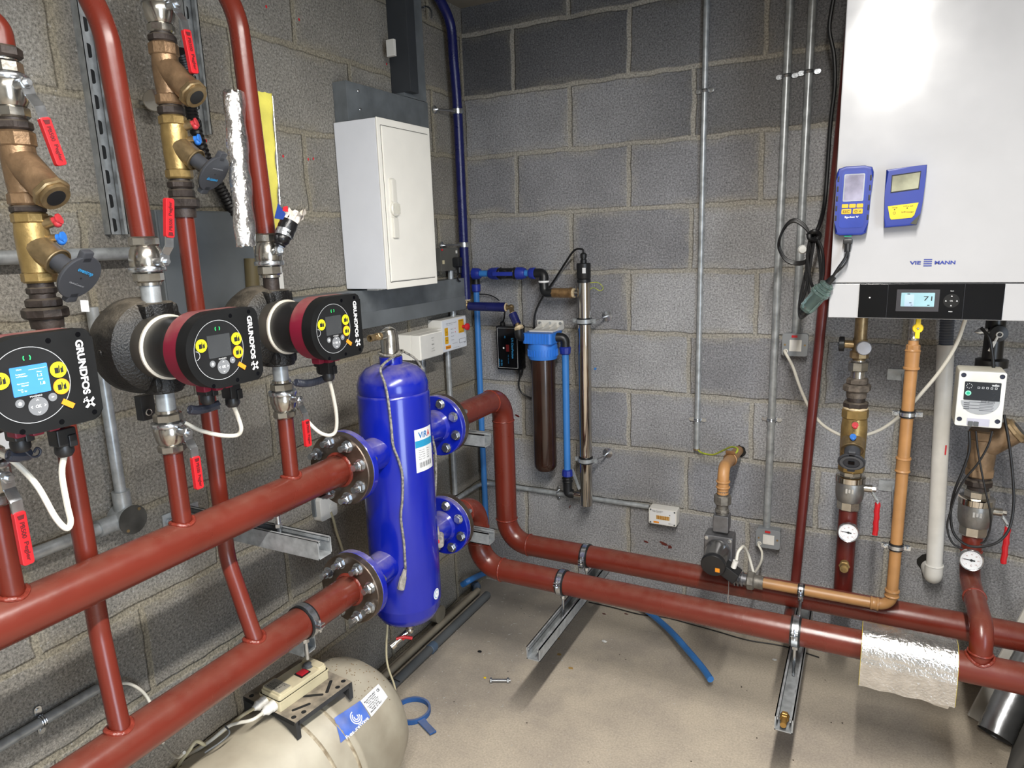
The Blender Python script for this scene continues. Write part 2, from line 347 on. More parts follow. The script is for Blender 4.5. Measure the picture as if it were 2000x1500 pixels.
# floor
mt = bpy.data.materials.new('dusty_concrete_floor'); mt.use_nodes = True; nt = mt.node_tree; b = nt.nodes['Principled BSDF']; lk = nt.links.new
tc = nd(nt, 'ShaderNodeTexCoord')
n1 = nd(nt, 'ShaderNodeTexNoise', _Scale=2.3, _Detail=8., _Roughness=.62); lk(tc.outputs['Object'], n1.inputs['Vector'])
cr = nd(nt, 'ShaderNodeValToRGB'); cr.color_ramp.elements[0].position = .32; cr.color_ramp.elements[1].position = .6
cr.color_ramp.elements[0].color = srgb('9c9286'); cr.color_ramp.elements[1].color = srgb('bbaf9d'); lk(n1.outputs['Fac'], cr.inputs['Fac'])
n2 = nd(nt, 'ShaderNodeTexNoise', _Scale=160., _Detail=4., _Roughness=.7); lk(tc.outputs['Object'], n2.inputs['Vector'])
m2 = nd(nt, 'ShaderNodeMapRange', _From_Min=.3, _From_Max=.7, _To_Min=.8, _To_Max=1.2); lk(n2.outputs['Fac'], m2.inputs['Value'])
mu = nd(nt, 'ShaderNodeVectorMath', operation='SCALE'); lk(cr.outputs['Color'], mu.inputs[0]); lk(m2.outputs[0], mu.inputs['Scale'])
vo = nd(nt, 'ShaderNodeTexVoronoi', _Scale=34.); lk(tc.outputs['Object'], vo.inputs['Vector'])
sx = nd(nt, 'ShaderNodeSeparateXYZ'); lk(vo.outputs['Color'], sx.inputs[0])
g1 = nd(nt, 'ShaderNodeMath', operation='GREATER_THAN'); g1.inputs[1].default_value = .93; lk(sx.outputs[0], g1.inputs[0])
l1 = nd(nt, 'ShaderNodeMath', operation='LESS_THAN'); l1.inputs[1].default_value = .09; lk(vo.outputs['Distance'], l1.inputs[0])
gl = nd(nt, 'ShaderNodeMath', operation='MULTIPLY'); lk(g1.outputs[0], gl.inputs[0]); lk(l1.outputs[0], gl.inputs[1])
m5 = nd(nt, 'ShaderNodeMix', data_type='RGBA'); m5.inputs[7].default_value = srgb('4a4238'); lk(gl.outputs[0], m5.inputs[0]); lk(mu.outputs[0], m5.inputs[6])
# floor colour mixed greyer and darker towards the corner
ds = nd(nt, 'ShaderNodeVectorMath', operation='DISTANCE'); ds.inputs[1].default_value = (.1, -.15, 0); lk(tc.outputs['Object'], ds.inputs[0])
dn = nd(nt, 'ShaderNodeMath', operation='MULTIPLY_ADD'); dn.inputs[1].default_value = .9; lk(n1.outputs['Fac'], dn.inputs[0]); lk(ds.outputs['Value'], dn.inputs[2])
mr = nd(nt, 'ShaderNodeMapRange', _From_Min=.55, _From_Max=1.25, _To_Min=.75, _To_Max=0.); lk(dn.outputs[0], mr.inputs['Value'])
m6 = nd(nt, 'ShaderNodeMix', data_type='RGBA'); m6.inputs[7].default_value = srgb('73706d'); lk(mr.outputs[0], m6.inputs[0]); lk(m5.outputs[2], m6.inputs[6])
lk(m6.outputs[2], b.inputs['Base Color']); b.inputs['Roughness'].default_value = .8; b.inputs['Specular IOR Level'].default_value = .3
bp = nd(nt, 'ShaderNodeBump', _Strength=.35, _Distance=.002); lk(n2.outputs['Fac'], bp.inputs['Height']); lk(bp.outputs[0], b.inputs['Normal'])
G().bb((-.12, -4.6, -.12), (3.16, .12, 0)).mk('floor', mt, kind='structure')
# ceiling lamp
t = thing('strip_lamp', (1.475, -2.25, 2.27), 'slim white strip lamp fixed under the ceiling, seen only as a glare on the boiler', 'ceiling lamp')
G().bb((1.435, -3.12, 2.28), (1.515, -1.38, CE), .004).mk('housing', WHT, t)
G().bb((1.445, -3.1, 2.266), (1.505, -1.4, 2.28)).mk('diffuser', mat('lamp_diffuser', 'fff6ea', .5, emit=9), t)

# ---------------------------------------------------------------- wall marks
g = G()
for u, v, r in ((520, 13, 3), (584, 38, 3), (755, 125, 3), (553, 305, 3), (602, 311, 3), (612, 310, 3), (402, 275, 3), (318, 268, 3)):
    P = L(u, v, .0006); g.lathe(fr(P, Y, Z), [(r * .0011, 0)] * 2, 8) if 0 else g.prism(fr(P, Y, Z), [(r * .0011 * math.cos(a), r * .0013 * math.sin(a)) for a in [k * PI / 4 for k in range(8)]], 0, .0004)
g.mk('paint_flecks', RINK, None, 'tiny red paint flecks spotted on the left block wall', 'paint marks', kind='stuff')
g = G()
for u, v, w_, h in ((1010, 812, 16, 5), (1262, 1058, 14, 4), (1296, 1062, 22, 6), (1308, 1068, 10, 8), (1036, 957, 4, 5), (1113, 990, 3, 8)):
    P = B(u, v, .0006); a0 = random.random()
    g.prism(fr(P, X + Z * random.uniform(-.5, .1), Z), [(w_ * .0009 * math.cos(a) * random.uniform(.6, 1.1), h * .0011 * math.sin(a) * random.uniform(.6, 1.1)) for a in [k * PI / 7 for k in range(14)]], 0, .0004)
g.mk('paint_smear', REDD, None, 'dark red paint smears on the back block wall above the pipes', 'paint marks', kind='stuff')
# blue wall plug
P = B(1163, 720); t = G().cyl(P, P - Y * .004, .0045).mk('wall_plug', PIPEB, None, 'small blue wall plug in the back wall, right of the steel lamp tube', 'wall plug')
# ---------------------------------------------------------------- red headers, vessel
HX = .33; UZ = .952; LZ = .632; PR = .038; RR = .0172
VY = -1.012
def bead(g, m, R, r=.004, seg=40): g.torus(m, R, r, seg, 8); return g
def flange(parent, y, z, sgn, steel_w=.02):
    """pair of bolted flanges; sgn = side of the vessel; y = outer face of the steel flange"""
    m = fr((HX, y, z), X, Z * sgn)   # frame: local z = X x (Z*sgn) = -Y*sgn  -> outward
    return m
def flange_set(z, sgn, root_pipe):
    yo = VY + sgn * .237             # outer face of steel flange
    d = V((0, -sgn, 0))              # towards the vessel
    o = V((HX, yo, z))
    st = G().lathe(ax(o, d), [(.04, 0), (.0905, 0), (.0925, .002), (.0925, .019), (.04, .019)], 48, cap=False).mk('steel_flange', mat('bare_steel_flange', '6b5f55', .35, .8, var=.3, vs=18, bump=.2), root_pipe)
    bead(G(), ax(o, d), .0395, .0055).mk('weld_bead', WELD, root_pipe)
    return o, d
def bolt_ring(parent, o, d, nuts_first=True, n=8, R=.0725):
    fm = ax(o, d)
    for i in range(n):
        a = 2 * PI * (i + .5) / n + .1; p = fm @ V((R * math.cos(a), R * math.sin(a), 0)); g = G()
        # stud end and nut on the steel side
        g.hexn(p - d * .014, p - d * .0015, .0125, 6, a); g.lathe(ax(p, -d), [(.0155, 0), (.0155, .002)], 20)
        g.cyl(p - d * .028, p + d * .046, .0078, seg=12)
        q = p + d * .041; g.lathe(ax(q, d), [(.0155, 0), (.0155, .002)], 20); g.hexn(q + d * .001, q + d * .011, .0125, 6, a)
        g.mk('flange_bolt', ZINC, parent)

# pipes
t = thing('heating_header_pipe', (HX, -1.7, UZ - PR), 'upper red oxide header pipe with three stub risers, above the lower one', 'pipe', 'red header pipes on the left wall')
UH = t
G().cyl((HX, -2.75, UZ), (HX, VY - .237, UZ), PR, seg=32).mk('pipe_run', RED, t)
YA, YB, YC = L(22, 1150, HX).y, L(355, 1012, HX).y, L(568, 925, HX).y
for y, v in ((YA, 985), (YB, 878), (YC, 812)):
    G().cyl((HX, y, UZ + .02), (HX, y, zat(HX, y, v)), RR, seg=24).mk('stub_riser', RED, t)
    g = G(); pts = []
    for i in range(32):
        a = 2 * PI * i / 32; x = (RR + .003) * math.cos(a); pts.append((HX + x, y + (RR + .003) * math.sin(a), UZ + math.sqrt(PR ** 2 - x * x) + .001 + random.uniform(-.001, .001)))
    g.tube(pts, .0042, 8, closed=True).mk('weld_bead', WELD, t)
o, d = flange_set(UZ, -1, t); UO = o
P = V((HX + .022, YC + .078, UZ - PR)); G().box(fr(P, Y, X), (0, 0, 0), (.022, .03, .002)).mk('lug', ZINC, t)
# lower header
t = thing('return_header_pipe', (HX, -1.7, LZ - PR), 'lower red oxide header pipe just above the cream tank', 'pipe', 'red header pipes on the left wall')
LH = t
G().cyl((HX, -2.75, LZ), (HX, VY - .237, LZ), PR, seg=32).mk('pipe_run', RED, t)
DX, DY, EX, EY = .288, -1.846, .253, -1.537
o, d = flange_set(LZ, -1, t); LO = o
for (x, y, v0, zb, zt) in ((DX, DY, 630, .80, 1.34), (EX, EY, 405, .80, 1.46)):
    zt = zat(x, y, v0)
    pts = rounded([(x, y, zt), (x, y, .83), (HX, y - .016, LZ + .03), (HX + .001, y - .016, LZ + .01)], .12, 8)
    G().tube(pts, RR, 20).mk('return_riser', RED, t)
    g = G(); pts = []
    for i in range(32):
        a = 2 * PI * i / 32; xx = (RR + .004) * math.cos(a); pts.append((HX - .003 + xx, y - .016 + (RR + .003) * math.sin(a), LZ + math.sqrt(PR ** 2 - xx * xx) + .001))
    g.tube(pts, .005, 8, closed=True).mk('weld_bead', WELD, t)

# low loss header vessel
VR = .098; zt_, zb_ = 1.176, .425
t = thing('low_loss_header', (HX, VY, zb_ - .02), 'tall glossy blue low loss header vessel with dished ends and white label', 'vessel'); VES = t
prof = [(.001, zb_ - .003), (.05, zb_ + .002), (.08, zb_ + .018), (.0935, zb_ + .042), (.0945, zb_ + .058), (.097, zb_ + .064), (VR, zb_ + .07)]
prof += [(VR, zt_ - .082), (.097, zt_ - .078), (.0945, zt_ - .074), (.096, zt_ - .07), (.0955, zt_ - .052), (.088, zt_ - .028), (.07, zt_ - .01), (.045, zt_), (.001, zt_ + .003)]
G().lathe(M4.Translation((HX, VY, 0)), prof, 64, cap=False).mk('shell', BLUE, t, sharp=50)
g = G().lathe(M4.Translation((HX, VY, zt_ - .002)), [(.033, 0), (.031, .003), (.031, .022), (.029, .024)], 32)
g.mk('top_boss', BLUE, t)
P = V((HX - .03, VY + .045, zt_ - .012)); G().cyl(P, P + Z * .04, .014).mk('vent_boss', BLUE, t)
for z in (UZ, LZ):
    for s_ in (-1, 1):
        o = V((HX, VY + s_ * .237, z)); d = V((0, -s_, 0)); a = o + d * .0205
        nk = G().lathe(ax(a, d), [(.03, 0), (.0905, 0), (.0925, .002), (.0925, .017), (.09, .019), (.05, .021), (.043, .03), (.042, .075), (.045, .14), (.045, .16)], 48).mk('blue_flange', BLUE, t, sharp=28)
        g = G().lathe(ax(o + d * .0188, d), [(.088, 0), (.0912, .0003), (.0912, .002), (.088, .0022)], 48); g.mk('gasket', mat('torn_white_gasket', 'cfcfd2', .7, var=.4, vs=60, c2='3a3a3c'), nk)
        bolt_ring(nk, o, d) if s_ < 0 else bolt_ring(nk, o + d * .0, d)
# label wrapped on the shell
def wrap(name, ang, halfw, z0, z1, mt_, parent, r=VR + .0006, c=(HX, VY), skew=0):
    g = G(); n = 14; cols = []
    for i in range(n + 1):
        a = ang - halfw + 2 * halfw * i / n; x, y = c[0] + r * math.cos(a), c[1] + r * math.sin(a); cols.append((g.b.verts.new((x, y, z0)), g.b.verts.new((x, y, z1))))
    for a, b in zip(cols, cols[1:]): g.b.faces.new((a[0], b[0], b[1], a[1]))
    return g.mk(name, mt_, parent)
def wraptext(g, body, ang, z, h, wid, r=VR + .0012, c=(HX, VY), bold=0):
    q = G(); q.text(body, M4.Identity(4), h, wid, 0, bold=bold)
    vm_ = {}
    for v in q.b.verts:
        a = ang + v.co.x / r; vm_[v] = g.b.verts.new((c[0] + r * math.cos(a), c[1] + r * math.sin(a), z + v.co.y))
    for f in q.b.faces: g.b.faces.new([vm_[v] for v in f.verts])
    q.b.free()
ang = math.atan2((CAM - V((HX, VY, 0))).y, (CAM - V((HX, VY, 0))).x) + .86
z0, z1 = zat(HX + .05, VY, 912), zat(HX + .05, VY, 822)
z1 = z0 + .118
lb = wrap('maker_label', ang, .36, z0, z1, PAPER, t)
wrap('label_band', ang, .355, z1 - .05, z1 - .031, mat('label_teal_band', '2a93be', .4), lb, VR + .0009)
g = G(); wraptext(g, 'ViR', ang - .07, z1 - .017, .017, .034, bold=.02); g.mk('label_print', BINK, lb)
g = G(); wraptext(g, 'A', ang + .17, z1 - .017, .017, .013, bold=.02); g.mk('label_print', RINK, lb)
g = G()
for k in range(5):
    wraptext(g, 'Max. pressure' if k % 2 else 'Type / size', ang - .15, z1 - .058 - k * .0062, .003, .022); wraptext(g, ['DN 65', '10 bar', '110 C', '2.9 l', '2022'][k], ang + .1, z1 - .058 - k * .0062, .003, .01)
for k in range(15):
    a = ang - .25 + k * .034; w_ = (.008, .018, .011)[k % 3]; r = VR + .0012
    g.quad(*[(HX + r * math.cos(q), VY + r * math.sin(q), zz) for q, zz in ((a, z0 + .012), (a + w_, z0 + .012), (a + w_, z0 + .026), (a, z0 + .026))])
g.mk('label_print', INK, lb)
# round sticker
a2 = ang + .12; zc = zat(HX + .05, VY, 1155); g = G(); r = VR + .0007
for rad_, mt_, nm, rr_ in ((.016, WINK, 'round_sticker', r), (.0125, CYINK, 'sticker_ring', r + .0003), (.0105, WINK, 'sticker_disc', r + .0006), (.002, BINK, 'sticker_dot', r + .0009)):
    g = G(); ce = None; vs = [g.b.verts.new((HX + rr_ * math.cos(a2 + rad_ * .9 * math.cos(q) / VR), VY + rr_ * math.sin(a2 + rad_ * .9 * math.cos(q) / VR), zc + rad_ * math.sin(q))) for q in [k * PI / 12 for k in range(24)]]
    g.b.faces.new(vs); par = g.mk(nm, mt_, t if nm == 'round_sticker' else par_)
    if nm == 'round_sticker': par_ = par
# automatic air vent on top (nickel pot) and small safety vent
zz = zt_ + .022
t = thing('air_vent', (HX, VY, zz), 'shiny nickel pot air vent with brass side tail on top of the blue vessel', 'air vent')
G().lathe(M4.Translation((HX, VY, zz)), [(.028, 0), (.0285, .004), (.0255, .006), (.0255, .01), (.0245, .012), (.0235, .055), (.019, .07), (.008, .077), (.002, .078)], 32).mk('float_pot', NICK, t)
G().hexn((HX, VY, zz + .0), (HX, VY, zz + .008), .0295, 8).mk('base_nut', NICK, t)
p = V((HX, VY - .01, zz + .058)); g = G().cyl(p, p - Y * .03, .011); g.mk('side_arm', NICK, t)
p = p - Y * .03; g = G().hexn(p, p - Y * .012, .0105, 6).cyl(p - Y * .012, p - Y * .03, .0075).torus(ax(p - Y * .016, Y), .0078, .0015).torus(ax(p - Y * .022, Y), .0078, .0015); g.lathe(ax(p - Y * .03, -Y), [(.0095, 0), (.0095, .012), (.0065, .012), (.006, .002)], 20, cap=False); g.mk('brass_tail', BRASS, t)
P = V((HX - .03, VY + .045, zt_ + .028)); t = thing('bleed_vent', P, 'small clear capped vent with a brass nipple beside the nickel air vent', 'air vent')
G().hexn(P, P + Z * .014, .0135).cyl(P + Z * .014, P + Z * .03, .011).mk('vent_body', NICK, t)
G().cyl(P + Z * .03, P + Z * .056, .0105, .0095).mk('clear_cap', mat('amber_clear', 'cdbf9f', .15, trans=.6), t)
q = P + Z * .034 + X * .008; G().cyl(q, q + X * .016, .006, .004).mk('nipple', BRASS, t)
# drain cock under the vessel
p = L(775, 1240, HX); p = V((HX, VY, zb_ - .004)); t = thing('drain_cock', p - Z * .06, 'brass drain cock with a red butterfly handle under the blue vessel', 'drain cock')
g = G().cyl(p, p - Z * .03, .01).hexn(p - Z * .008, p - Z * .02, .0135); e = p - Z * .034; f = e + V((-.03, -.045, -.03)); g.ball(e, .0125).cyl(e, f, .009); g.lathe(ax(f, f - e), [(.0125, -.008), (.0125, .006), (.009, .006), (.009, 0)], 18); g.mk('cock_body', NICK, t)
h = (e + f) / 2 + V((.012, -.004, 0)); G().tube(smooth([h + V((-.016, -.014, .004)), h + V((0, 0, .006)), h + V((.018, .016, -.002))]), [.004] * 6 + [.005] * 7, 8).cyl(h, (e + f) / 2, .004).mk('red_handle', GRIP, t)

# right-hand branches off the vessel: two red runs with elbows
R1Y, R2Y, RZ = -.39, -.60, .404
def run(nm, lab, z, yv, xend, extra=None):
    t = thing(nm, (HX, yv, RZ - PR), lab, 'pipe', 'red pipes run low along the back wall')
    pts = rounded([(HX, VY + .237, z), (HX, yv, z), (HX, yv, RZ), (xend, yv, RZ)], [.085, .088], 10)
    G().tube(pts, PR, 32).mk('pipe_run', RED, t)
    o = V((HX, VY + .237, z)); d = -Y
    G().lathe(ax(o, d), [(.04, 0), (.0905, 0), (.0925, .002), (.0925, .019), (.04, .019)], 48, cap=False).mk('steel_flange', MATS['bare_steel_flange'], t)
    bead(G(), ax(o, d), .0395, .0055).mk('weld_bead', WELD, t)
    for c, dd in (((HX, yv - .088, z), Y), ((HX, yv, z - .088), Z), ((HX, yv, RZ + .09), Z), ((HX + .09, yv, RZ), X)):
        if c[2] < z or dd is Y: bead(G(), ax(c, dd), PR + .0002, .0026, 48).mk('weld_bead', WELD, t)
    return t
R1 = run('flow_pipe', 'rear red pipe dropping beside the filter then running along the back wall', UZ, R1Y, 2.6)
R2 = run('return_pipe', 'front red pipe from the lower vessel flange running along the back wall', LZ, R2Y, 2.6)

# ---------------------------------------------------------------- valves, strainers, unions
def stem_lever(t, c, s_, hd, ln, arm=.03, txt=True, gw=.0125, up=None, col_=None, bend=.012):
    """c stem root on the body, s_ stem direction, hd lever direction"""
    s_, hd = V(s_), V(hd)
    G().cyl(c, c + s_ * .02, .0075).hexn(c + s_ * .018, c + s_ * .028, .0085).cyl(c + s_ * .028, c + s_ * .034, .004).mk('stem', ZINC, t)
    k = c + s_ * .024; hd.normalize(); sd = s_.cross(hd).normalized()
    a = k + hd * arm + s_ * bend
    lv = G(); lv.box(fr(k, hd, sd), (arm * .22, 0, 0), (arm * .55, .017, .0025)).box(fr(k + hd * arm * .45, (hd * arm * .55 + s_ * bend), sd), (math.hypot(arm * .55, bend) / 2, 0, 0), (math.hypot(arm * .55, bend), .016, .0025))
    lv.box(fr(a, hd, sd), (.008, 0, 0), (.02, .015, .0025)); lever = lv.mk('lever', ZINC, t)
    m = fr(a, hd, sd); fl = 1 if m.col[2].xyz.dot(s_) > 0 else -1
    g = G().rrect(m, ln, .0165, -.004, .004, .004, .014 + ln / 2, 0, bev=.0015); gr = g.mk('lever_grip', GRIP, lever)
    if txt:
        tm = m @ M4.Translation((.014 + ln / 2, 0, .0044 * fl)); 
        if fl < 0: tm = tm @ M4.Rotation(PI, 4, 'X')
        g = G(); g.text('Pegler', tm @ M4.Translation((ln * .24, 0, 0)), .008, ln * .36, bold=.02); g.text('PB500', tm @ M4.Translation((-ln * .16, 0, 0)), .0065, ln * .3, bold=.02)
        g.prism(tm @ M4.Translation((-ln * .4, 0, 0)), [(-.003, -.005), (.003, -.0035), (.003, .0035), (-.003, .005)], 0, .0003); g.mk('grip_print', mat('dark_red_print', '5a0c12', .6), gr)
    return lever
def ball_valve(x, y, v0, v1, lab, k=1., hd=(0, 0, -1), ln=.062, s_=(1, 0, 0), flip=False, lever=True, txt=True, grp='red handled ball valves', zs=None, arm=.03, sroot=.02, bend=.012):
    """vertical chromed ball valve between image rows v0 (top) and v1"""
    z1, z0 = (zat(x, y, v0), zat(x, y, v1)) if zs is None else zs; h = z1 - z0
    t = thing('ball_valve', (x, y, z0), lab, 'valve', grp)
    def zz(f): return z0 + h * (1 - f if flip else f)
    def seg_(a, b, f): 
        p, q = sorted((zz(a), zz(b))); f(p, q)
    R = .0245 * k
    seg_(0, .2, lambda p, q: G().hexn((x, y, p), (x, y, q), R * 1.0, 8, .2).mk('end_nut', NICK, t))
    g = G(); m = M4.Translation((x, y, 0))
    pr = [(R * .86, zz(.2)), (R * 1.02, zz(.28)), (R * 1.14, zz(.45)), (R * 1.14, zz(.58)), (R * 1.02, zz(.66))]
    if flip: pr = pr[::-1]
    g.lathe(m, pr, 28).mk('valve_body', NICK, t)
    seg_(.62, .72, lambda p, q: G().lathe(m, [(R * 1.2, p), (R * 1.24, p + .002), (R * 1.24, q - .002), (R * 1.2, q)], 28).mk('chrome_ring', ZINC, t))
    seg_(.72, .94, lambda p, q: G().hexn((x, y, p), (x, y, q), R * 1.02, 8, .2).mk('end_nut', NICK, t))
    seg_(.9, 1, lambda p, q: G().cyl((x, y, p), (x, y, q), R * .8).mk('end_collar', NICK, t))
    if lever:
        c = V((x, y, zz(.52))) + V(s_) * (R + .0) ; stem_lever(t, c, s_, hd, ln, txt=txt, arm=arm, bend=bend)
    return t
def nipple(x, y, v0, v1, r, mt_, lab, nm='pipe_nipple', nut=None, cat='pipe fitting', grp=None):
    z1, z0 = zat(x, y, v0), zat(x, y, v1)
    g = G()
    if nut: g.hexn((x, y, z0 + (z1 - z0) * nut[0]), (x, y, z0 + (z1 - z0) * nut[1]), nut[2], 8, .3)
    g.cyl((x, y, z0), (x, y, z1), r); return g.mk(nm, mt_, None, lab, cat, grp)
def strainer(x, y, v0, v1, lab, R=.026, dirn=(1, -.25, -1), mt_=BRZ, group=None, cap=BRASS, sc_=1.):
    z1, z0 = zat(x, y, v0), zat(x, y, v1); h = z1 - z0
    t = thing('y_strainer', (x, y, z0), lab, 'strainer', group)
    G().hexn((x, y, z1 - h * .22), (x, y, z1), R * 1.02, 8, .2).hexn((x, y, z0), (x, y, z0 + h * .18), R * .98, 8, .2).lathe(M4.Translation((x, y, 0)), [(R * .85, z0 + h * .17), (R * .9, z0 + h * .3), (R * .95, z0 + h * .6), (R * .9, z1 - h * .21)], 24).mk('strainer_body', mt_, t)
    d = V(dirn).normalized(); c = V((x, y, z0 + h * .62)); e = c + d * .075 * sc_
    G().cyl(c, e, R * .95, R * .9, 24).mk('strainer_branch', mt_, t)
    cp = G().hexn(e - d * .004, e + d * .007, R * 1.08, 8).cyl(e + d * .005, e + d * .013, R * .85).mk('strainer_cap', cap, t)
    G().cyl(e + d * .0125, e + d * .0136, R * .55).mk('cap_recess', BLK, cp)
    return t
def balancing(x, y, v0, v1, lab, R=.024, dirn=(.9, .15, -.8), text=True, front=False, kw=1., group='brass balancing valves with grey hand wheels'):
    z1, z0 = zat(x, y, v0), zat(x, y, v1); h = z1 - z0
    t = thing('balancing_valve', (x, y, z0), lab, 'valve', group)
    G().hexn((x, y, z1 - h * .16), (x, y, z1), R * 1.05, 8, .2).hexn((x, y, z0), (x, y, z0 + h * .16), R * 1.05, 8, .2).lathe(M4.Translation((x, y, 0)), [(R * .95, z0 + h * .15), (R, z0 + h * .4), (R * 1.02, z0 + h * .7), (R * .95, z1 - h * .15)], 24).mk('valve_body', mat('satin_brass_casting', 'a98f5c', .36, .75, var=.14, vs=40, bump=.25, bs=160), t)
    d = V(dirn).normalized(); c = V((x, y, z0 + h * .55)); e = c + d * .05
    nk = G().cyl(c, e, R * .95, R * .85).torus(ax(e, d), R * .85, .002).mk('bonnet', BRASS, t)
    k = e + d * .03 * kw; kn = G().cyl(e - d * .002, k, R * .62, R * .6)
    f = k + d * .016; fm = ax(f, d)
    kn.lathe(fm, [(R * .6, -.018), (.034 * kw, -.008), (.0375 * kw, -.003), (.0375 * kw, 0), (.036 * kw, .001)], 32)
    kn.box(fm, (0, .036 * kw, -.005), (.02, .02, .012), .003).box(fm, (0, -.036 * kw, -.005), (.02, .02, .012), .003)
    kn = kn.mk('hand_wheel', mat('hand_wheel_grey', '3b3d42', .5, var=.08), t)
    # two test points
    for j, (mt_, dz, nm) in enumerate(((mat('red_cap', 'b8343a', .4), .8, 'red_test_cap'), (mat('blue_cap', '2a6fc4', .4), .62, 'blue_test_cap'))):
        p = V((x, y, z0 + h * (dz - .02))); q = V((.85, .55, .1 + .2 * (1 - j))).normalized() if not front else V((.05 - .06 * j, -1, .1)).normalized(); 
        b_ = G().cyl(p, p + q * (R + .012), .009 if j == 0 else .006).mk('test_point', BRASS, t)
        a = p + q * (R + .012); G().cyl(a - q * .004, a + q * .01, .0058).cyl(a + q * .008, a + q * .011, .0085, .0085).ball(a + q * .006 - Z * .006, .0065).mk(nm, mt_, b_)
    return t, fm, f, d, kn
def wheel_face(kn, f, d, up, name1='oventrop', name2='HydroControl', label=True, kw=1.):
    up = V(up); up = (up - d * up.dot(d)).normalized(); xr = up.cross(d).normalized(); m = fr(f + d * .0014, xr, up)
    g = G(); g.text(name1, m @ M4.Translation((0, .011 * kw, 0)), .0075 * kw, .034 * kw, bold=.02); g.mk('wheel_print', CYINK, kn)
    g = G(); g.text(name2, m @ M4.Translation((0, -.012 * kw, 0)), .004 * kw, .032 * kw); g.mk('wheel_print', mat('grey_print', 'a8aaae', .5), kn)
    g = G(); g.prism(m, [(.0013 * math.cos(a), .0013 * math.sin(a)) for a in [k * PI / 4 for k in range(8)]], 0, .0003); g.mk('wheel_screw', INK, kn)

# column A (far left)
ball_valve(HX, YA, 868, 985, 'red handled ball valve on the left-most riser, below the lit pump', ln=.082, arm=.036)
# column B
ball_valve(HX, YB, 800, 882, 'red handled ball valve under the middle pump', flip=False)
nipple(HX, YB, 762, 802, .0165, GALV, 'short galvanised nipple under the middle pump', grp='nipples under the pumps')
ball_valve(HX, YB, 462, 557, 'ball valve above the middle pump, its red handle pointing up', hd=(.05, .1, 1), flip=True, ln=.066, arm=.026)
nipple(HX, YB, 552, 592, .0165, GALV, 'short galvanised nipple on top of the middle pump', grp='nipples on the pumps')
# column C
ball_valve(HX, YC, 742, 815, 'red handled ball valve under the right-hand pump, nearest the vessel', ln=.06)
nipple(HX, YC, 712, 745, .0165, GALV, 'short galvanised nipple under the right-hand pump', grp='nipples under the pumps')
tv = ball_valve(HX, YC, 456, 542, 'ball valve above the right-hand pump, lever wrapped in black tape', hd=(.45, .55, 1), flip=True, lever=False)
nipple(HX, YC, 538, 572, .0165, MALL, 'dark short nipple on top of the right-hand pump', grp='nipples on the pumps')
# taped lever
c = L(545, 488, HX + .045); G().cyl(V((HX + .02, YC, c.z)), c, .0075).torus(ax(c, X), .009, .003).mk('stem', ZINC, tv)
a, b_, e = L(545, 480, HX + .05), L(556, 455, HX + .055), L(566, 432, HX + .06)
lv = G().tube(smooth([a, L(549, 470, HX + .052), b_, e], 4), [.011, .013, .012, .014, .016, .017, .016, .018, .019, .018, .019, .018, .018][:13], 14).mk('taped_lever', mat('black_tape', '121214', .3, var=.2, vs=60, bump=.8, bs=90), tv)
p0, p1 = L(553, 462, HX + .055), L(557, 450, HX + .056); G().cyl(p0, p1, .0172, .0178).mk('silver_tape', mat('silver_tape', 'b4b8bc', .25, .8, bump=.8, bs=90), lv)
q0, q1 = L(567, 438, HX + .06), L(574, 412, HX + .06)
g = G(); n = 26; rings = []
for j, f in enumerate((0, .3, .6, .85, 1)):
    c_ = q0.lerp(q1, f); rg = []
    for i in range(n):
        aa = 2 * PI * i / n; rd = (.017 + .012 * f) * (1 + random.uniform(-.16, .16)); rg.append(g.b.verts.new(c_ + Y * math.cos(aa) * rd + X * math.sin(aa) * rd * .6 + Z * random.uniform(-.005, .005) * (1 + f)))
    rings.append(rg)
for r0, r1 in zip(rings, rings[1:]):
    for i in range(n): g.b.faces.new((r0[i], r0[(i + 1) % n], r1[(i + 1) % n], r1[i]))
g.mk('crumpled_wrapper', mat('crumpled_wrapper', 'd9cfc2', .45, bump=.5, bs=60), lv, sharp=20)
P0 = L(543, 412, HX + .07); g = G().prism(fr(P0, Y * .9 + Z * -.35, Z), [(-.006, -.018), (.016, -.012), (.02, .002), (-.004, .014)], 0, .001); g.mk('blue_wrapper_edge', mat('blue_wrapper', '243f86', .4), lv)
P0 = L(556, 408, HX + .071); g = G().prism(fr(P0, Y, Z), [(-.006, -.004), (.008, -.006), (.008, .006), (-.004, .004)], 0, .001); g.mk('red_wrapper_edge', RINK, lv)

# red pipes rising above B and C
def upper(y, v, ytop_px, lab):
    z = zat(HX, y, v); z2 = zat(HX, y, ytop_px)
    pts = rounded([(HX, y, z - .004), (HX, y - .016, z2), (HX - .13, y - .05, z2 + .32)], .16, 10)
    return G().tube(pts, RR * 1.12, 24).mk('riser_pipe', RED, None, lab, 'pipe', 'red pipes rising from the pumps')
upper(YB, 462, 60, 'red pipe rising and bending back above the middle pump')
upper(YC, 456, 40, 'red pipe rising between the foil strip and the yellow foam')
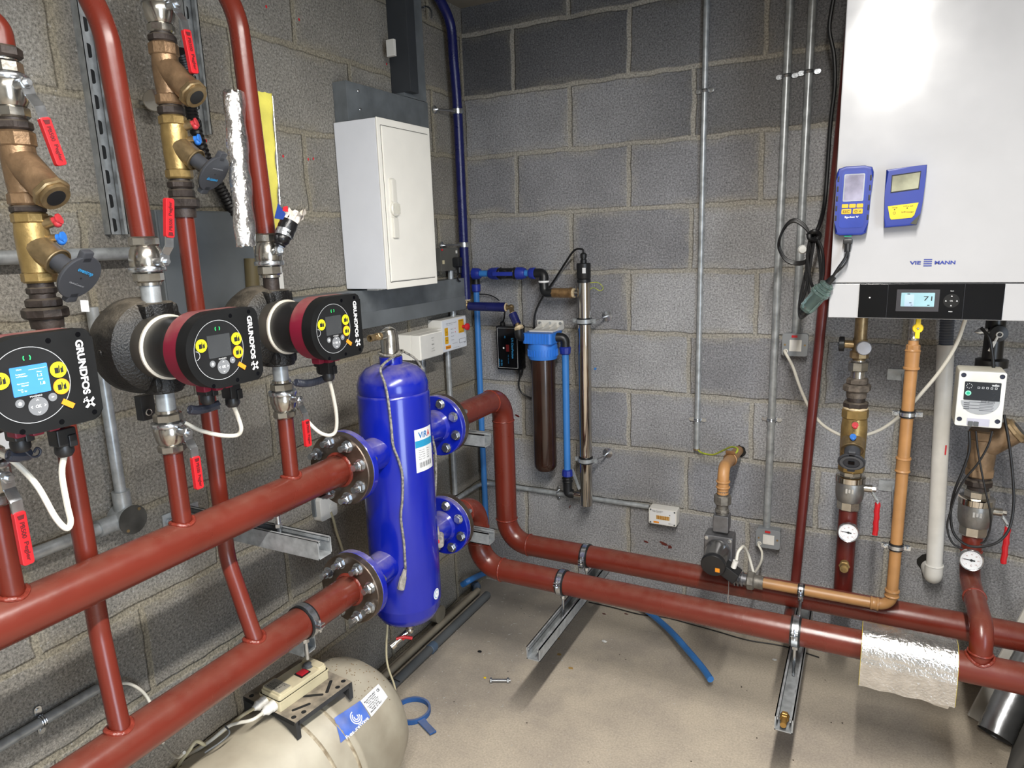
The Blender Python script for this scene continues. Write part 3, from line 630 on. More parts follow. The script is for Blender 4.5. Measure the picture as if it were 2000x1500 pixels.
# column D
G().tube(rounded([(DX, DY, zat(DX, DY, 92)), (DX, DY, zat(DX, DY, 45)), (DX - .02, DY - .2, zat(DX, DY, 15))], .045, 8), .0195, 24).mk('elbow_pipe', RED, None, 'red pipe elbow in the top left corner above a chromed valve', 'pipe')
nipple(DX, DY, 82, 118, .018, MALL, 'dark union collar under the red elbow at top left', 'union_collar', (.1, .75, .027))
ball_valve(DX, DY, 112, 232, 'chromed ball valve at the far left top, red handle hanging', ln=.07, arm=.035, hd=(.0, .22, -1))
nipple(DX, DY, 228, 262, .02, MALL, 'rusty hex nipple above the left-most bronze strainer', nut=(.2, .75, .0255), grp='rusty hex nipples')
strainer(DX, DY, 256, 402, 'bronze Y strainer at the far left edge, cap facing out', dirn=(.9, .12, -.85), group='bronze strainers in the return drops')
nipple(DX, DY, 398, 420, .02, MALL, 'rusty hex nipple between the far left strainer and its balancing valve', nut=(.2, .8, .025), grp='rusty hex nipples')
t, fm, f, d, kn = balancing(DX, DY, 415, 552, 'brass balancing valve with grey hand wheel at far left', dirn=(.9, .2, -.62))
wheel_face(kn, f, d, V((-.1, .1, 1)) + V((0, .2, 0)))
m = fr(f + d * .0 - V((0, 0, .044)), V((-.1, .1, 1)).cross(d), V((-.1, .1, 1))); g = G().box(m, (0, 0, 0), (.014, .018, .002)); g.mk('square_tag', WINK, kn)
nipple(DX, DY, 550, 590, .0185, MALL, 'dark nipple under the far left balancing valve', nut=(.4, .75, .0215), grp='rusty hex nipples')
def union(x, y, v0, v1, lab, R=.033, mt_=MALL):
    z1, z0 = zat(x, y, v0), zat(x, y, v1); h = z1 - z0
    t = thing('pipe_union', (x, y, z0), lab, 'pipe fitting', 'dark iron pipe unions')
    G().hexn((x, y, z0 + h * .32), (x, y, z0 + h * .7), R, 8, .2).mk('union_nut', mt_, t)
    G().hexn((x, y, z0 + h * .68), (x, y, z1), R * .78, 8, .2).lathe(M4.Translation((x, y, 0)), [(R * .7, z0), (R * .74, z0 + h * .35)], 20).mk('union_tail', mt_, t)
union(DX, DY, 582, 640, 'dark iron pipe union above the lit pump at far left')
# column E
ball_valve(EX, EY, -28, 66, 'chromed ball valve at the top edge, red handle hanging before the steel channel', ln=.075, arm=.03, hd=(0, .1, -1))
nipple(EX, EY, 62, 90, .02, MALL, 'dark hex nipple above the right-hand bronze strainer', nut=(.2, .75, .0255), grp='rusty hex nipples')
strainer(EX, EY, 84, 206, 'bronze Y strainer between the two tall red pipes', dirn=(.9, .12, -.85), group='bronze strainers in the return drops')
nipple(EX, EY, 202, 232, .02, MALL, 'dark hex nipple below the right-hand bronze strainer', nut=(.2, .8, .025), grp='rusty hex nipples')
t, fm, f, d, kn = balancing(EX, EY, 226, 350, 'brass balancing valve between the tall red pipes, its grey wheel hanging', dirn=(.9, .25, -.72))
wheel_face(kn, f, d, V((.1, 0, -1)))
nipple(EX, EY, 346, 378, .0185, MALL, 'dark nipple under the right-hand balancing valve', nut=(.3, .75, .0245), grp='rusty hex nipples')
union(EX, EY, 370, 425, 'dark iron pipe union between the two tall red pipes', R=.031)
# ---------------------------------------------------------------- circulation pumps
FXO = .17                                     # face distance out from the riser axis
def outline(R, xr, rc, n=22):
    pts = [(xr - rc + rc * math.cos(a), R - rc + rc * math.sin(a)) for a in [PI / 2 * i / 6 for i in range(7)]]
    pts += [(R * math.cos(a), R * math.sin(a)) for a in [PI / 2 + PI * i / n for i in range(n + 1)]]
    pts += [(xr - rc + rc * math.cos(a), -R + rc + rc * math.sin(a)) for a in [-PI / 2 + PI / 2 * i / 6 for i in range(7)]]
    return pts
def disc(g, m, x, y, r, h=0, n=24):
    return g.prism(m, [(x + r * math.cos(2 * PI * i / n), y + r * math.sin(2 * PI * i / n)) for i in range(n)], h, h + .0004)
def ring(g, m, x, y, r, w_, h=0, n=48, a0=0, a1=2 * PI):
    k = n if a1 - a0 > 6.28 else n + 1; P = [(math.cos(a0 + (a1 - a0) * i / n), math.sin(a0 + (a1 - a0) * i / n)) for i in range(k)]
    a = [g.b.verts.new(m @ V((x + r * c, y + r * s, h))) for c, s in P]; b = [g.b.verts.new(m @ V((x + (r - w_) * c, y + (r - w_) * s, h))) for c, s in P]
    for i in range(n): g.b.faces.new((a[i], a[(i + 1) % k], b[(i + 1) % k], b[i]))
    return g
def pump(yr, lab, on=False):
    zt, zb = zat(HX, YB, 590), zat(HX, YB, 764)
    y = yr - .010; o = V((HX, y, 1.327)); m = FL(o)
    t = thing('circulation_pump', (HX, y, zb), lab, 'pump', 'magenta and black circulation pumps')
    g = G().lathe(m, [(.001, -.085), (.05, -.082), (.074, -.07), (.086, -.045), (.087, -.022), (.08, .004), (.07, .012), (.058, .018), (.05, .02)], 48)
    g.lathe(M4.Translation((HX, yr, 0)), [(.031, zb), (.033, zb + .003), (.033, zb + .03), (.03, zb + .05), (.03, zt - .05), (.034, zt - .035), (.034, zt - .002), (.032, zt)], 32)
    g.box(FL((HX, yr, zt - .018)), (0, 0, 0), (.07, .034, .056), .01).box(FL((HX, yr, zb + .018)), (0, 0, 0), (.066, .032, .052), .01)
    g.box(m, (-.0, 0, -.02), (.176, .012, .012), .005)
    g.mk('volute', CAST, t)
    G().lathe(m, [(.052, .014), (.0565, .018), (.0565, .042), (.055, .044)], 48).mk('clamp_ring', mat('brushed_steel_ring', '77736c', .35, .8), t)
    G().lathe(m, [(.0555, .043), (.0575, .044), (.0575, .0475), (.0555, .0485)], 48).mk('cream_seal', mat('cream_seal', 'd6cfc0', .5, .2), t)
    G().lathe(m, [(.052, .046), (.0535, .05), (.0535, .09), (.054, .1), (.057, .112)], 48).mk('motor_can', BLK, t)
    O = outline(.064, .088, .013)
    G().prism(m, [(x * .93, y_ * .93) for x, y_ in O], .108, .118).prism(m, O, .114, .146).mk('crimson_shell', CRIM, t)
    hd = G().prism(m, [(x * 1.012, y_ * 1.012) for x, y_ in O], .1455, FXO, .004).mk('control_head', PUMPK, t)
    f = m @ M4.Translation((0, 0, FXO + .0002))
    ring(G(), f, 0, 0, .0502, .0009, .0003, 64).mk('panel_ring', mat('pale_grey_line', 'a9abad', .4), hd)
    disc(G(), f, 0, 0, .0492, 0, 48).mk('panel_disc', mat('panel_charcoal', '17181a', .42, var=.15, vs=18), hd)
    s_ = G().rrect(f, .046, .038, .0004, .001, .0015, 0, .007).mk('display_lit' if on else 'display', mat('lcd_blue_lit', '3f7fd0', .3, emit=.55) if on else mat('lcd_off', '3c3e40', .25), hd)
    if on:
        g = G(); q = f @ M4.Translation((0, .007, .0011))
        for b_, x, y_, h, w_ in (('Home', -.012, .0155, .002, .006), ('Setpoint', -.011, .009, .0022, .012), ('AUTOadapt', -.010, .006, .0022, .014), ('Flow', .012, .009, .0018, .006), ('1.2', .012, .0045, .0036, .006), ('Head', .012, -.001, .0018, .006), ('1.8', .014, -.0065, .004, .006), ('Operating mode', -.010, -.003, .002, .014), ('Normal', -.008, -.006, .002, .008), ('Power', -.014, -.0105, .0018, .006), ('21 W', -.010, -.0135, .0022, .007)):
            g.text(b_, q @ M4.Translation((x, y_, 0)), h, w_, 0)
        g.prism(q, [(-.001, .013), (.021, .0135), (.021, .0139), (-.001, .0134)], 0, .0002).mk('display_text', mat('lcd_white', 'eaf4ff', .5, emit=.7), s_)
    g = G()
    for x, y_, r in ((.004, -.029, .0125), (-.0175, -.021, .0056), (.0235, -.021, .0056)): disc(g, f, x, y_, r, .0005)
    bt = g.mk('keypad', mat('button_grey', '717376', .4), hd)
    g = G(); q = f @ M4.Translation((0, 0, .001)); g.text('OK', q @ M4.Translation((.004, -.029, 0)), .0042, .0075, bold=.03)
    for a in range(4):
        r_ = q @ M4.Translation((.004, -.029, 0)) @ M4.Rotation(a * PI / 2, 4, 'Z'); g.prism(r_, [(-.0018, .0075), (0, .0098), (.0018, .0075), (.0012, .0072), (0, .0087), (-.0012, .0072)], 0, .0003)
    g.prism(q @ M4.Translation((-.0175, -.021, 0)), [(-.0026, 0), (0, .0026), (.0026, 0), (.0018, 0), (.0018, -.0024), (-.0018, -.0024), (-.0018, 0)], 0, .0003)
    for r in (.0028, .0018): ring(g, q, .0235, -.0225, r, .0005, .0002, 8, PI * .25, PI * .75)
    g.text('MAGNA3', q @ M4.Translation((.003, -.0148, 0)), .0022, .015); g.mk('key_print', WINK, bt)
    for a in (0, 1): ring(G(), f, 0, .036, .005, .0012, .0008, 8, (-.7 if a else PI - .7), (.7 if a else PI + .7)).mk('status_light', mat('green_led', '2fe06a', .4, emit=1.2), hd)
    for i, (x, y_) in enumerate(((-.0355, .012), (.036, .014), (.0365, -.009))):
        k = disc(G(), f, x, y_, .0108, .0012).mk('round_sticker', OSTK if i == 2 else YSTK, hd)
        g = G()
        if i == 2: disc(g, f, x, y_, .0096, .0017)
        if i == 2: k = g.mk('sticker_face', YSTK, k) if 0 else k
        if i == 2:
            g.b.free(); g = G(); disc(g, f, x, y_, .0095, .0017); g.mk('sticker_face', YSTK, k); g = G()
        q = f @ M4.Translation((x, y_, .0023)); g.box(q, (-.0028, -.0005, 0), (.005, .0075, .0003)).box(q, (.0035, -.001, 0), (.0022, .0065, .0003)).box(q, (.0008, .001, 0), (.0012, .01, .0003)).box(q, (.0052, .0, 0), (.0012, .008, .0003))
        g.mk('sticker_print', INK, k)
    q = f @ M4.Translation((.0415, -.034, .0014)) @ M4.Rotation(-.62, 4, 'Z'); G().box(q, (0, 0, 0), (.017, .0075, .0008)).mk('orange_tag', OSTK, hd)
    q = f @ M4.Translation((-.047, -.003, .0004)); g = G(); ring(g, q, 0, 0, .0075, .001, .0004, 20, -PI / 2, PI / 2); g.mk('notch_line', MATS['pale_grey_line'], hd)
    for x, y_ in ((-.047, -.003), (.03, .054), (.07, .057), (.076, -.054), (.03, -.057), (-.02, -.058)): disc(G(), f, x, y_, .0036, -.0002).mk('face_screw', BLKG, hd)
    r_ = f @ M4.Translation((.0695, .0115, .0004)) @ M4.Rotation(-PI / 2, 4, 'Z'); g = G(); g.text('GRUNDFOS', r_, .0105, .076, 0, bold=.035)
    q = f @ M4.Translation((.071, -.039, .0004)); 
    g.prism(q, [(-.0075, .006), (-.0045, .0075), (.0075, -.0045), (.005, -.007)], 0, .0003).prism(q, [(.006, .0075), (.0075, .004), (-.004, -.0075), (-.007, -.0055)], 0, .0003)
    g.prism(q, [(-.0078, .001), (-.0015, .0078), (-.003, .009), (-.009, .0024)], 0, .0003); g.mk('maker_name', WINK, hd)
    # glands under the head
    g = G()
    for x, z in ((-.005, .125), (.012, .135), (.035, .132), (.05, .12)): g.box(m, (x, -.067, z), (.016, .014, .022), .003)
    g.mk('gland_block', CRIM, t)
    return t, m
PA = pump(YA, 'left-most circulation pump, its blue screen lit, cut by the frame edge', True)
PB = pump(YB, 'middle circulation pump with its big black volute showing on the left')
PC = pump(YC, 'right-hand circulation pump, the one nearest the blue vessel')
def plug(parent, u, v, d, k=1.):
    p = L(u, v, d); g = G().box(FL(p + Z * .012), (0, 0, 0), (.024 * k, .026, .026), .003).box(FL(p + Z * .006), (.006, 0, .01), (.012, .018, .012), .002)
    g.lathe(ax(p, -Z), [(.0115, 0), (.0125, .004), (.0125, .012), (.009, .017), (.006, .018)], 14); g.mk('mains_connector', BLK, parent); return p
def coiltie(pts, r, lab, turns=26, loop=None, cat='cable'):
    pts = smooth(pts, 10); t = G(); P = [V(p) for p in pts]; n = turns * 8; hel = []
    for i in range(n + 1):
        f = i / n * (len(P) - 1); k = min(int(f), len(P) - 2); c = P[k].lerp(P[k + 1], f - k); d = (P[k + 1] - P[k]).normalized(); u = d.cross(Z).normalized(); w_ = d.cross(u); a = 2 * PI * i / 8
        hel.append(c + (u * math.cos(a) + w_ * math.sin(a)) * r)
    t.tube(hel, r * .36, 6)
    t.tube(P, r * .8, 8)
    return t
# white supply leads and coiled control leads
def lead(name, pts, r, mt_, lab, cat='cable', grp=None, n=8, dup=None):
    return G().tube(smooth(pts, n), r, 10).mk(name, mt_, None, lab, cat, grp)
pa = plug(PA[0], 124, 868, .455, 1.15); pb = plug(PB[0], 453, 776, .45); pc = plug(PC[0], 641, 728, .45)
pa2 = plug(PA[0], 38, 858, .45); pb2 = plug(PB[0], 404, 770, .45); pc2 = plug(PC[0], 629, 715, .43)
lead('supply_flex', [pa - Z * .012, L(121, 925, .45), L(131, 985, .45), L(138, 1018, .45), L(130, 1032, .45), L(108, 1010, .44), L(70, 945, .42), L(20, 896, .40), L(-20, 880, .36)], .0042, WCAB, 'white flex looping below the lit pump at far left', grp='white flexes from the pumps')
lead('supply_flex', [pb - Z * .012, L(465, 815, .44), L(471, 838, .44), L(462, 850, .43), L(430, 850, .41), L(390, 840, .38), L(362, 826, .36)], .0038, WCAB, 'white flex looping below the middle pump', grp='white flexes from the pumps')
lead('supply_flex', [pc - Z * .012, L(650, 770, .44), L(657, 810, .43), L(656, 840, .42), L(645, 850, .41), L(625, 845, .4), L(603, 825, .38), L(585, 800, .34), L(570, 778, .3)], .004, WCAB, 'white flex hanging in a long loop from the right-hand pump', grp='white flexes from the pumps')
coiltie([L(578, 747, .42), L(595, 749, .42), L(615, 746, .43), L(640, 738, .44)], .0062, '').mk('coiled_lead', COIL, None, 'dark coiled lead tied under the right-hand pump', 'cable', 'coiled leads under the pumps')
coiltie([L(371, 800, .43), L(385, 801, .43), L(405, 797, .43), L(428, 790, .44)], .0062, '').mk('coiled_lead', COIL, None, 'dark coiled lead tied under the middle pump', 'cable', 'coiled leads under the pumps')
g = coiltie([L(18, 889, .44), L(35, 890, .44), L(56, 887, .44)], .0068, ''); g.tube(smooth([L(40, 868, .45), L(48, 880, .45), L(62, 892, .45), L(75, 890, .45), L(79, 880, .45), L(72, 875, .45), L(66, 884, .45)], 6), .0018, 8); g.mk('coiled_lead', COIL, None, 'dark coiled lead with a small end loop under the far left pump', 'cable', 'coiled leads under the pumps')
# tag on the wall behind A
m = fr(L(10, 850, .1), Y, Z); G().rrect(m, .05, .05, 0, .001, .002).mk('paper_tag', PAPER, None, 'white paper tag behind the far left pump valve', 'tag')
m = fr(L(566, 585, .28), Y, Z)
G().rrect(fr(L(546, 548, .012), Y, Z), .018, .045, 0, .006, .001).mk('blank_tag', WPL, None, 'small white tag on the wall behind the right-hand pump', 'tag')
m = FL(L(284, 795, .2)); b_ = G().box(m, (0, 0, 0), (.03, .05, .02), .002).mk('pump_bracket', DKG, PB[0])
G().torus(FL(L(291, 805, .215)), .006, .0015).mk('bracket_eye', ZINC, b_)
# ---------------------------------------------------------------- things fixed to the left wall
def channel(a, b, wd=.041, h=.041, up=Z, g=None, th=.003, lip=.008, ends=False):
    """slotted-steel U channel from a to b, open towards up; a,b on its back-face centre line"""
    a, b, up = V(a), V(b), V(up); d = (b - a).normalized(); s_ = d.cross(up).normalized(); up = s_.cross(d); ln = (b - a).length; g = g or G()
    m = M4(((d.x, s_.x, up.x, a.x), (d.y, s_.y, up.y, a.y), (d.z, s_.z, up.z, a.z), (0, 0, 0, 1)))
    g.box(m, (ln / 2, 0, th / 2), (ln, wd, th))
    for q in (-1, 1):
        g.box(m, (ln / 2, q * (wd / 2 - th / 2), h / 2), (ln, th, h)); g.box(m, (ln / 2, q * (wd / 2 - lip / 2), h - th / 2), (ln, lip, th)); g.box(m, (ln / 2, q * (wd / 2 - lip + th / 2), h - .006), (ln, th, .009))
    return g, m
def slots(m, ln, name, par, wd=.012, pitch=.05, z=-.0004, sl=.028, off=.02):
    x = off
    while x < ln: G().rrect(m @ M4.Translation((x, 0, z)), sl, wd, -.0004, .0004, .005).mk('slot', mat('slot_shadow', '1a1b1c', .9), par); x += pitch
def vchan(u, v, vb, lab, wd=.041, dep=.021, vt=None):
    p = L(u, v, dep); zb = zat(0, p.y, vb); zt = CE - .001
    t = thing('channel_strut', (dep / 2, p.y, zb), lab, 'steel channel', 'slotted channels up the left wall')
    g, m = channel((0, p.y, zb), (0, p.y, zt), wd, dep, X, th=.002); g.mk('channel', GALV, t)
    slots(m, zt - zb, 'slots', t, z=.0022, wd=.016)
vchan(203, 240, 458, 'slotted steel channel left of the middle tall red pipe')
vchan(386, 130, 262, 'slotted steel channel ending behind the right-hand balancing valve')
# corrugated black conduit
pts = [L(u, v, d) for u, v, d in ((352, 100, .1), (362, 130, .08), (368, 165, .06), (372, 205, .06), (380, 245, .06), (398, 300, .05), (418, 345, .04), (440, 385, .03), (462, 425, .03))]
P = smooth(pts, 12); G().tube(P, [.0125 + .0022 * (i % 2) for i in range(len(P))], 12).mk('corrugated_conduit', BCAB, None, 'black corrugated conduit running down behind the right-hand balancing valve', 'conduit')
# mirror-like round clip
p = L(303, 197, .05); t = thing('pipe_clip', p - Z * .02, 'shiny round steel clip half hidden behind the bronze strainer', 'clip'); G().lathe(ax(p, (.6, -.6, 0)), [(.001, 0), (.022, .001), (.024, .004), (.022, .008), (.001, .009)], 24).mk('clip_plate', CHROME, t); G().cyl(p, (0.0005, p.y, p.z), .004).mk('stud', ZINC, t)
# flat galvanised box
a, b_ = L(303, 422, .03), L(489, 420, .03); zb = zat(.03, a.y, 622); t = thing('equipment_back_box', (.015, (a.y + b_.y) / 2, zb), 'large flat galvanised box behind the tall red pipe and foil strip', 'metal box')
G().bb((.0005, a.y, zb), (.03, b_.y, zat(.03, b_.y, 414)), .002).mk('box_body', GALVD, t)
G().bb((.03, a.y + .004, zb + .004), (.032, b_.y - .004, zat(.03, b_.y, 414) - .004)).mk('lid', mat('galvanised_lid', '7b8287', .4, .5, var=.1, vs=8), t)
G().cyl(L(490, 505, .04), L(494, 575, .04), .018).mk('back_plate', mat('dull_brass_strip', '5c5236', .6), None, 'dull tarnished pipe tail behind the foil strip', 'pipe')
# conduits
def conduit(pts, r, lab, grp=None, mt_=GALV, nm='conduit', rd=.05, cat='conduit'): return G().tube(rounded(pts, rd, 8), r, 18).mk(nm, mt_, None, lab, cat, grp)
p0, p1 = L(-60, 512, .03), L(302, 488, .03); zc = (p0.z + p1.z) / 2; r = rpx(L(120, 500, .03), Y, 27)
conduit([(.03, p0.y - .3, zc), (.03, a.y - .0005, zc)], min(r, .0285), 'thick steel conduit running level behind the far left balancing valve')
p1 = L(226, 900, .028); zt_2 = zat(.028, p1.y, 600); zb2 = zat(.028, p1.y, 1000)
cx, cy_, cz = .035, p1.y + .004, L(246, 1020, .05).z
conduit([(.028, p1.y, zt_2), (.028, p1.y, zb2)], rpx(p1, Z, 25), 'thick steel conduit dropping behind the pumps into a round box')
t = thing('conduit_junction_box', (cx, cy_, cz - .03), 'round galvanised conduit box on the left wall above the red header', 'junction box', 'round galvanised conduit boxes')
c = V((.0005, cy_, cz)); G().lathe(ax(c, X), [(.028, 0), (.031, .004), (.031, .05), (.0, .0501)], 32).cyl((.028, p1.y, cz + .02), (.028, p1.y, cz + .065), .0185).cyl((.028, cy_ - .02, cz), (.028, cy_ - .065, cz), .0185).mk('box_body', GALV, t)
g = G().lathe(ax(c + X * .05, X), [(.0325, 0), (.0325, .002), (.001, .0022)], 36); ld = g.mk('lid', mat('dull_lid', '5a5a58', .4, .7, var=.3, vs=20), t)
for q in (-1, 1): G().cyl(c + X * .052 + V((0, q * .016, q * .02)), c + X * .0535 + V((0, q * .016, q * .02)), .0035).mk('lid_screw', BRASS, ld)
conduit([(.028, cy_ - .06, cz), (.028, -2.6, cz)], rpx(L(120, 1065, .028), Y, 25), 'thick steel conduit running level to the left from the round box')
p0, p1 = L(0, 1455, .02), L(196, 1352, .02); zc = (p0.z + p1.z) / 2; r = .0105
conduit([(.0125, -2.7, zc), (.0125, p1.y, zc)], r, 'thin steel conduit low on the left wall, saddled to the blocks')
def saddle(p, axis, out, r, lab, grp='steel conduit saddles'):
    """two-eared saddle around a conduit at p"""
    axis, out = V(axis), V(out); s_ = axis.cross(out).normalized(); t = G(); m = fr(p, s_, out) if 0 else None
    base = p - out * r
    for q in (-1, 1):
        m = fr(base + out * .0022 + s_ * q * (r + .011), s_, axis); k = 1 if m.col[2].xyz.dot(out) > 0 else -1
        t.rrect(m, .02, .014, -.001, .001, .0065); t.cyl(base + s_ * q * (r + .013), base + out * .0055 + s_ * q * (r + .013), .004)
    t.torus(fr(p, s_, out), r + .0015, .0022, 20, 6, -.4, PI + .4)
    for q in (-.004, .004): t.torus(fr(p + axis * q, s_, out), r + .001, .0014, 20, 6, -.4, PI + .4)
    return t.mk('conduit_saddle', ZINC, None, lab, 'clip', grp)
pm = L(82, 1408, .0125); saddle(V((.0125, pm.y, zc)), Y, X, r, 'shiny saddle holding the low thin conduit at bottom left')
lead('supply_flex', [(.013, p1.y - .01, zc), L(225, 1338, .02), L(250, 1335, .025), L(275, 1348, .03), L(292, 1370, .035), L(305, 1410, .06), L(318, 1450, .12), L(345, 1478, .2), L(360, 1470, .26)], .0034, WCAB, 'white flex coming out of the low conduit and dropping behind the lower header')

# foil-faced strip and foam strip leaning on the riser
def strip(name, top, bot, wid, dep, mt_, lab, cat, curve=.0, ragged=0, parts=None, wob=.002):
    a, b_ = V(top), V(bot); d = (b_ - a).normalized(); s_ = V((.35, .94, 0)).normalized(); out = s_.cross(d).normalized(); out = out if out.x > 0 else -out
    t = thing(name, b_, lab, cat) if parts else None; g = G(); N = 40; K = 12; rows = []
    for i in range(N + 1):
        c = a.lerp(b_, i / N); ww = wid * (1 + .06 * math.sin(i * .6)); row = []
        for k in range(K + 1):
            f = k / K - .5; row.append(g.b.verts.new(c + s_ * ww * f + out * (curve * (1 - 4 * f * f) + random.uniform(-wob, wob)) + d * random.uniform(-1, 1) * ragged * (i in (0, N))))
        rows.append(row)
    back = [[g.b.verts.new(v.co - out * dep) for v in row] for row in rows]
    for A in (rows, back):
        for r0, r1 in zip(A, A[1:]):
            for k in range(K): g.b.faces.new((r0[k], r0[k + 1], r1[k + 1], r1[k]))
    for r0, r1, b0, b1 in zip(rows, rows[1:], back, back[1:]):
        g.b.faces.new((r0[0], r1[0], b1[0], b0[0])); g.b.faces.new((r0[K], r1[K], b1[K], b0[K]))
    for r0, b0 in ((rows[0], back[0]), (rows[N], back[N])):
        for k in range(K): g.b.faces.new((r0[k], r0[k + 1], b0[k + 1], b0[k]))
    o = g.mk(name if not parts else parts, mt_, t, *( (lab, cat) if not parts else ()), sharp=80)
    return t or o
strip('insulation_strip', L(456, 178, .33), L(482, 482, .35), .042, .004, FOIL, 'crinkled silver foil insulation strip hanging left of the red pipe', 'insulation', curve=.012, ragged=.002, wob=.0012)
t = strip('foam_strip', L(509, 180, .30), L(527, 470, .31), .048, .018, FOAM, 'yellow foam insulation strip hanging right of the red pipe', 'insulation', curve=.003, ragged=.001, parts='foam', wob=.0006)
a, b_ = L(532, 188, .30), L(547, 400, .305); strip0 = G().tube([a, a.lerp(b_, .5) + Y * .001, b_], .0016, 6).mk('foil_edge', FOIL, t)

# cable trunking
yb0 = L(648, 160, .0).y; D1 = .052
ya, yb_ = yb0, L(838, 250, D1).y; z1, z0 = L(678, 157, D1).z, L(682, 232, D1).z
t = thing('trunking_stub', (D1 / 2, (ya + yb_) / 2, z0 - .1), 'dark grey steel trunking stub just above the white cabinet', 'cable trunking', 'grey steel trunking')
G().bb((.0005, ya, z0 - .012), (D1, yb_, z1), .0015).mk('trunking_body', GALVD, t)
for u, v in ((700, 178), (704, 214)): P = L(u, v, D1); G().ball(P, .0055, (.5, 1, 1)).mk('dome_bolt', ZINC, t)
yl_, yr_ = L(792, 100, D1).y, L(828, 100, D1).y
t = thing('vertical_trunking', (D1 / 2, (yl_ + yr_) / 2, z1), 'dark grey steel trunking rising to the ceiling beside the blue hose', 'cable trunking', 'grey steel trunking')
G().bb((.0005, yl_ - .02, z1 + .001), (D1, yr_, CE - .001), .0015).mk('trunking_body', GALVD, t)
ya2 = L(765, 100, .0).y; zz_ = zat(.06, L(795, 170, .075).y, 178)
G().bb((.0005, L(780, 170, .0).y, zz_), (.078, yl_ - .021, CE - .001), .0015).mk('lid_section', DKG, t)
P = V((.03, L(780, 170, .0).y, zz_ + .02)); G().cyl(P, P - Y * .006, .004).hexn(P - Y * .006, P - Y * .009, .007).mk('fixing_screw', ZINC, t)
P = L(764, 94, .05); G().box(FL(P), (0, 0, 0), (.012, .05, .03), .001).mk('white_tab', WPL, None, 'small white plastic block on the left edge of the rising trunking', 'plastic block')
zt1, zb1 = L(905, 543, .055).z, L(905, 604, .055).z
t = thing('long_trunking', (.027, -.75, zb1), 'long dark grey steel trunking running level under the white cabinet', 'cable trunking', 'grey steel trunking')
G().bb((.0005, -1.3, zb1), (.055, L(908, 560, .055).y, zt1), .0015).mk('trunking_body', GALVD, t)
G().bb((.055, -1.3, zb1), (.0565, L(908, 560, .055).y, zb1 + (zt1 - zb1) * .42), .0005).mk('trunking_lid', mat('galvanised_lid2', '74797c', .45, .3, var=.12, vs=10), t)
# enclosure
BD = .165; y0, y1 = -.785, L(838, 249, BD).y; z0, z1 = 1.357, L(735, 228, BD).z
t = thing('white_cabinet', (BD / 2, (y0 + y1) / 2, z0), 'tall off-white metal wall cabinet with a closed door', 'cabinet')
G().bb((.003, y0, z0), (BD - .006, y1, z1), .003).mk('cabinet_body', mat('cabinet_side', 'dfe1e6', .4, var=.02), t)
g = G().bb((BD - .006, y0 - .001, z0 - .001), (BD, y1 + .001, z1 + .001), .002); g.mk('front_frame', OFFW, t)
m = FL((BD, (y0 + y1) / 2, (z0 + z1) / 2)); w_, h_ = y1 - y0, z1 - z0
g = G()
for q in ((-w_ / 2 + .014, 0, .0018, h_ - .04), (w_ / 2 - .014, 0, .0018, h_ - .04), (0, h_ / 2 - .02, w_ - .03, .0018), (0, -h_ / 2 + .02, w_ - .03, .0018)): g.box(m, (q[0], q[1], .0002), (q[2], q[3], .0006))
g.mk('door_gap', mat('door_gap', '55534e', .8), t)
dr = G().rrect(m, w_ - .034, h_ - .046, 0, .004, .002, bev=.001).mk('door', OFFW, t)
hx = -w_ / 2 + .046; m = m @ M4.Translation((0, .012, 0)); g = G().rrect(m, .028, .175, .004, .006, .006, hx, -.02, bev=.001).rrect(m, .022, .07, .005, .014, .008, hx, .03, bev=.004).rrect(m, .024, .06, .005, .013, .003, hx, -.078, bev=.003).lathe(m @ M4.Translation((hx + .004, -.022, 0)), [(.022, .004), (.022, .011), (.019, .014), (.001, .0145)], 28)
hn = g.mk('door_handle', mat('handle_cream', 'dcd9cf', .35, var=.02), dr)
g = G()
for i in range(-3, 4): g.box(m, (hx + .004 + i * .005, -.022, .0148), (.0012, .03, .0012))
g.mk('handle_grip', mat('handle_cream2', 'c9c6ba', .4), hn)
g = G()
for i in range(14): g.bb((.06, y0 + .03 + i * .017, z0 - .006), (.1, y0 + .038 + i * .017, z0 - .001))
g.mk('vent_teeth', OFFW, t)

# small grey isolator with a black plug
t = thing('socket_outlet', (.03, L(872, 500, .05).y, L(872, 530, .05).z), 'grey metalclad socket with a black plug between cabinet and blue hose', 'socket')
a, b_ = L(860, 485, .045), L(897, 527, .045); G().bb((.0005, a.y, b_.z), (.045, b_.y, a.z), .002).mk('socket_body', mat('grey_metalclad', '5b5a55', .5, .2), t)
P = L(863, 488, .046); G().box(FL(P), (0, 0, .001), (.007, .006, .003)).mk('red_neon', RINK, t)
P = L(891, 492, .046); G().box(FL(P), (0, 0, .001), (.009, .011, .002)).mk('rocker', WPL, t)
P = L(866, 512, .046); G().box(FL(P), (0, 0, .0005), (.014, .014, .001)).mk('paper_label', CREAM, t)
P = L(892, 512, .055); k = G().box(FL(P), (0, 0, .003), (.032, .036, .03), .006).lathe(ax(P + V((.01, 0, -.02)), -Z), [(.009, 0), (.008, .02), (.005, .022)], 12).mk('plug', BLK, t)
p = L(880, 534, .03); conduit([p + Z * .012, V((p.x, p.y, zt1))], .0105, 'short conduit stub under the grey metalclad socket', 'short steel conduit stubs')
lead('black_flex', [P + V((.01, 0, -.04)), L(893, 540, .07), L(897, 549, .06), L(905, 547, .03)], .0028, BCAB, 'short black flex from the plug behind the blue hose')

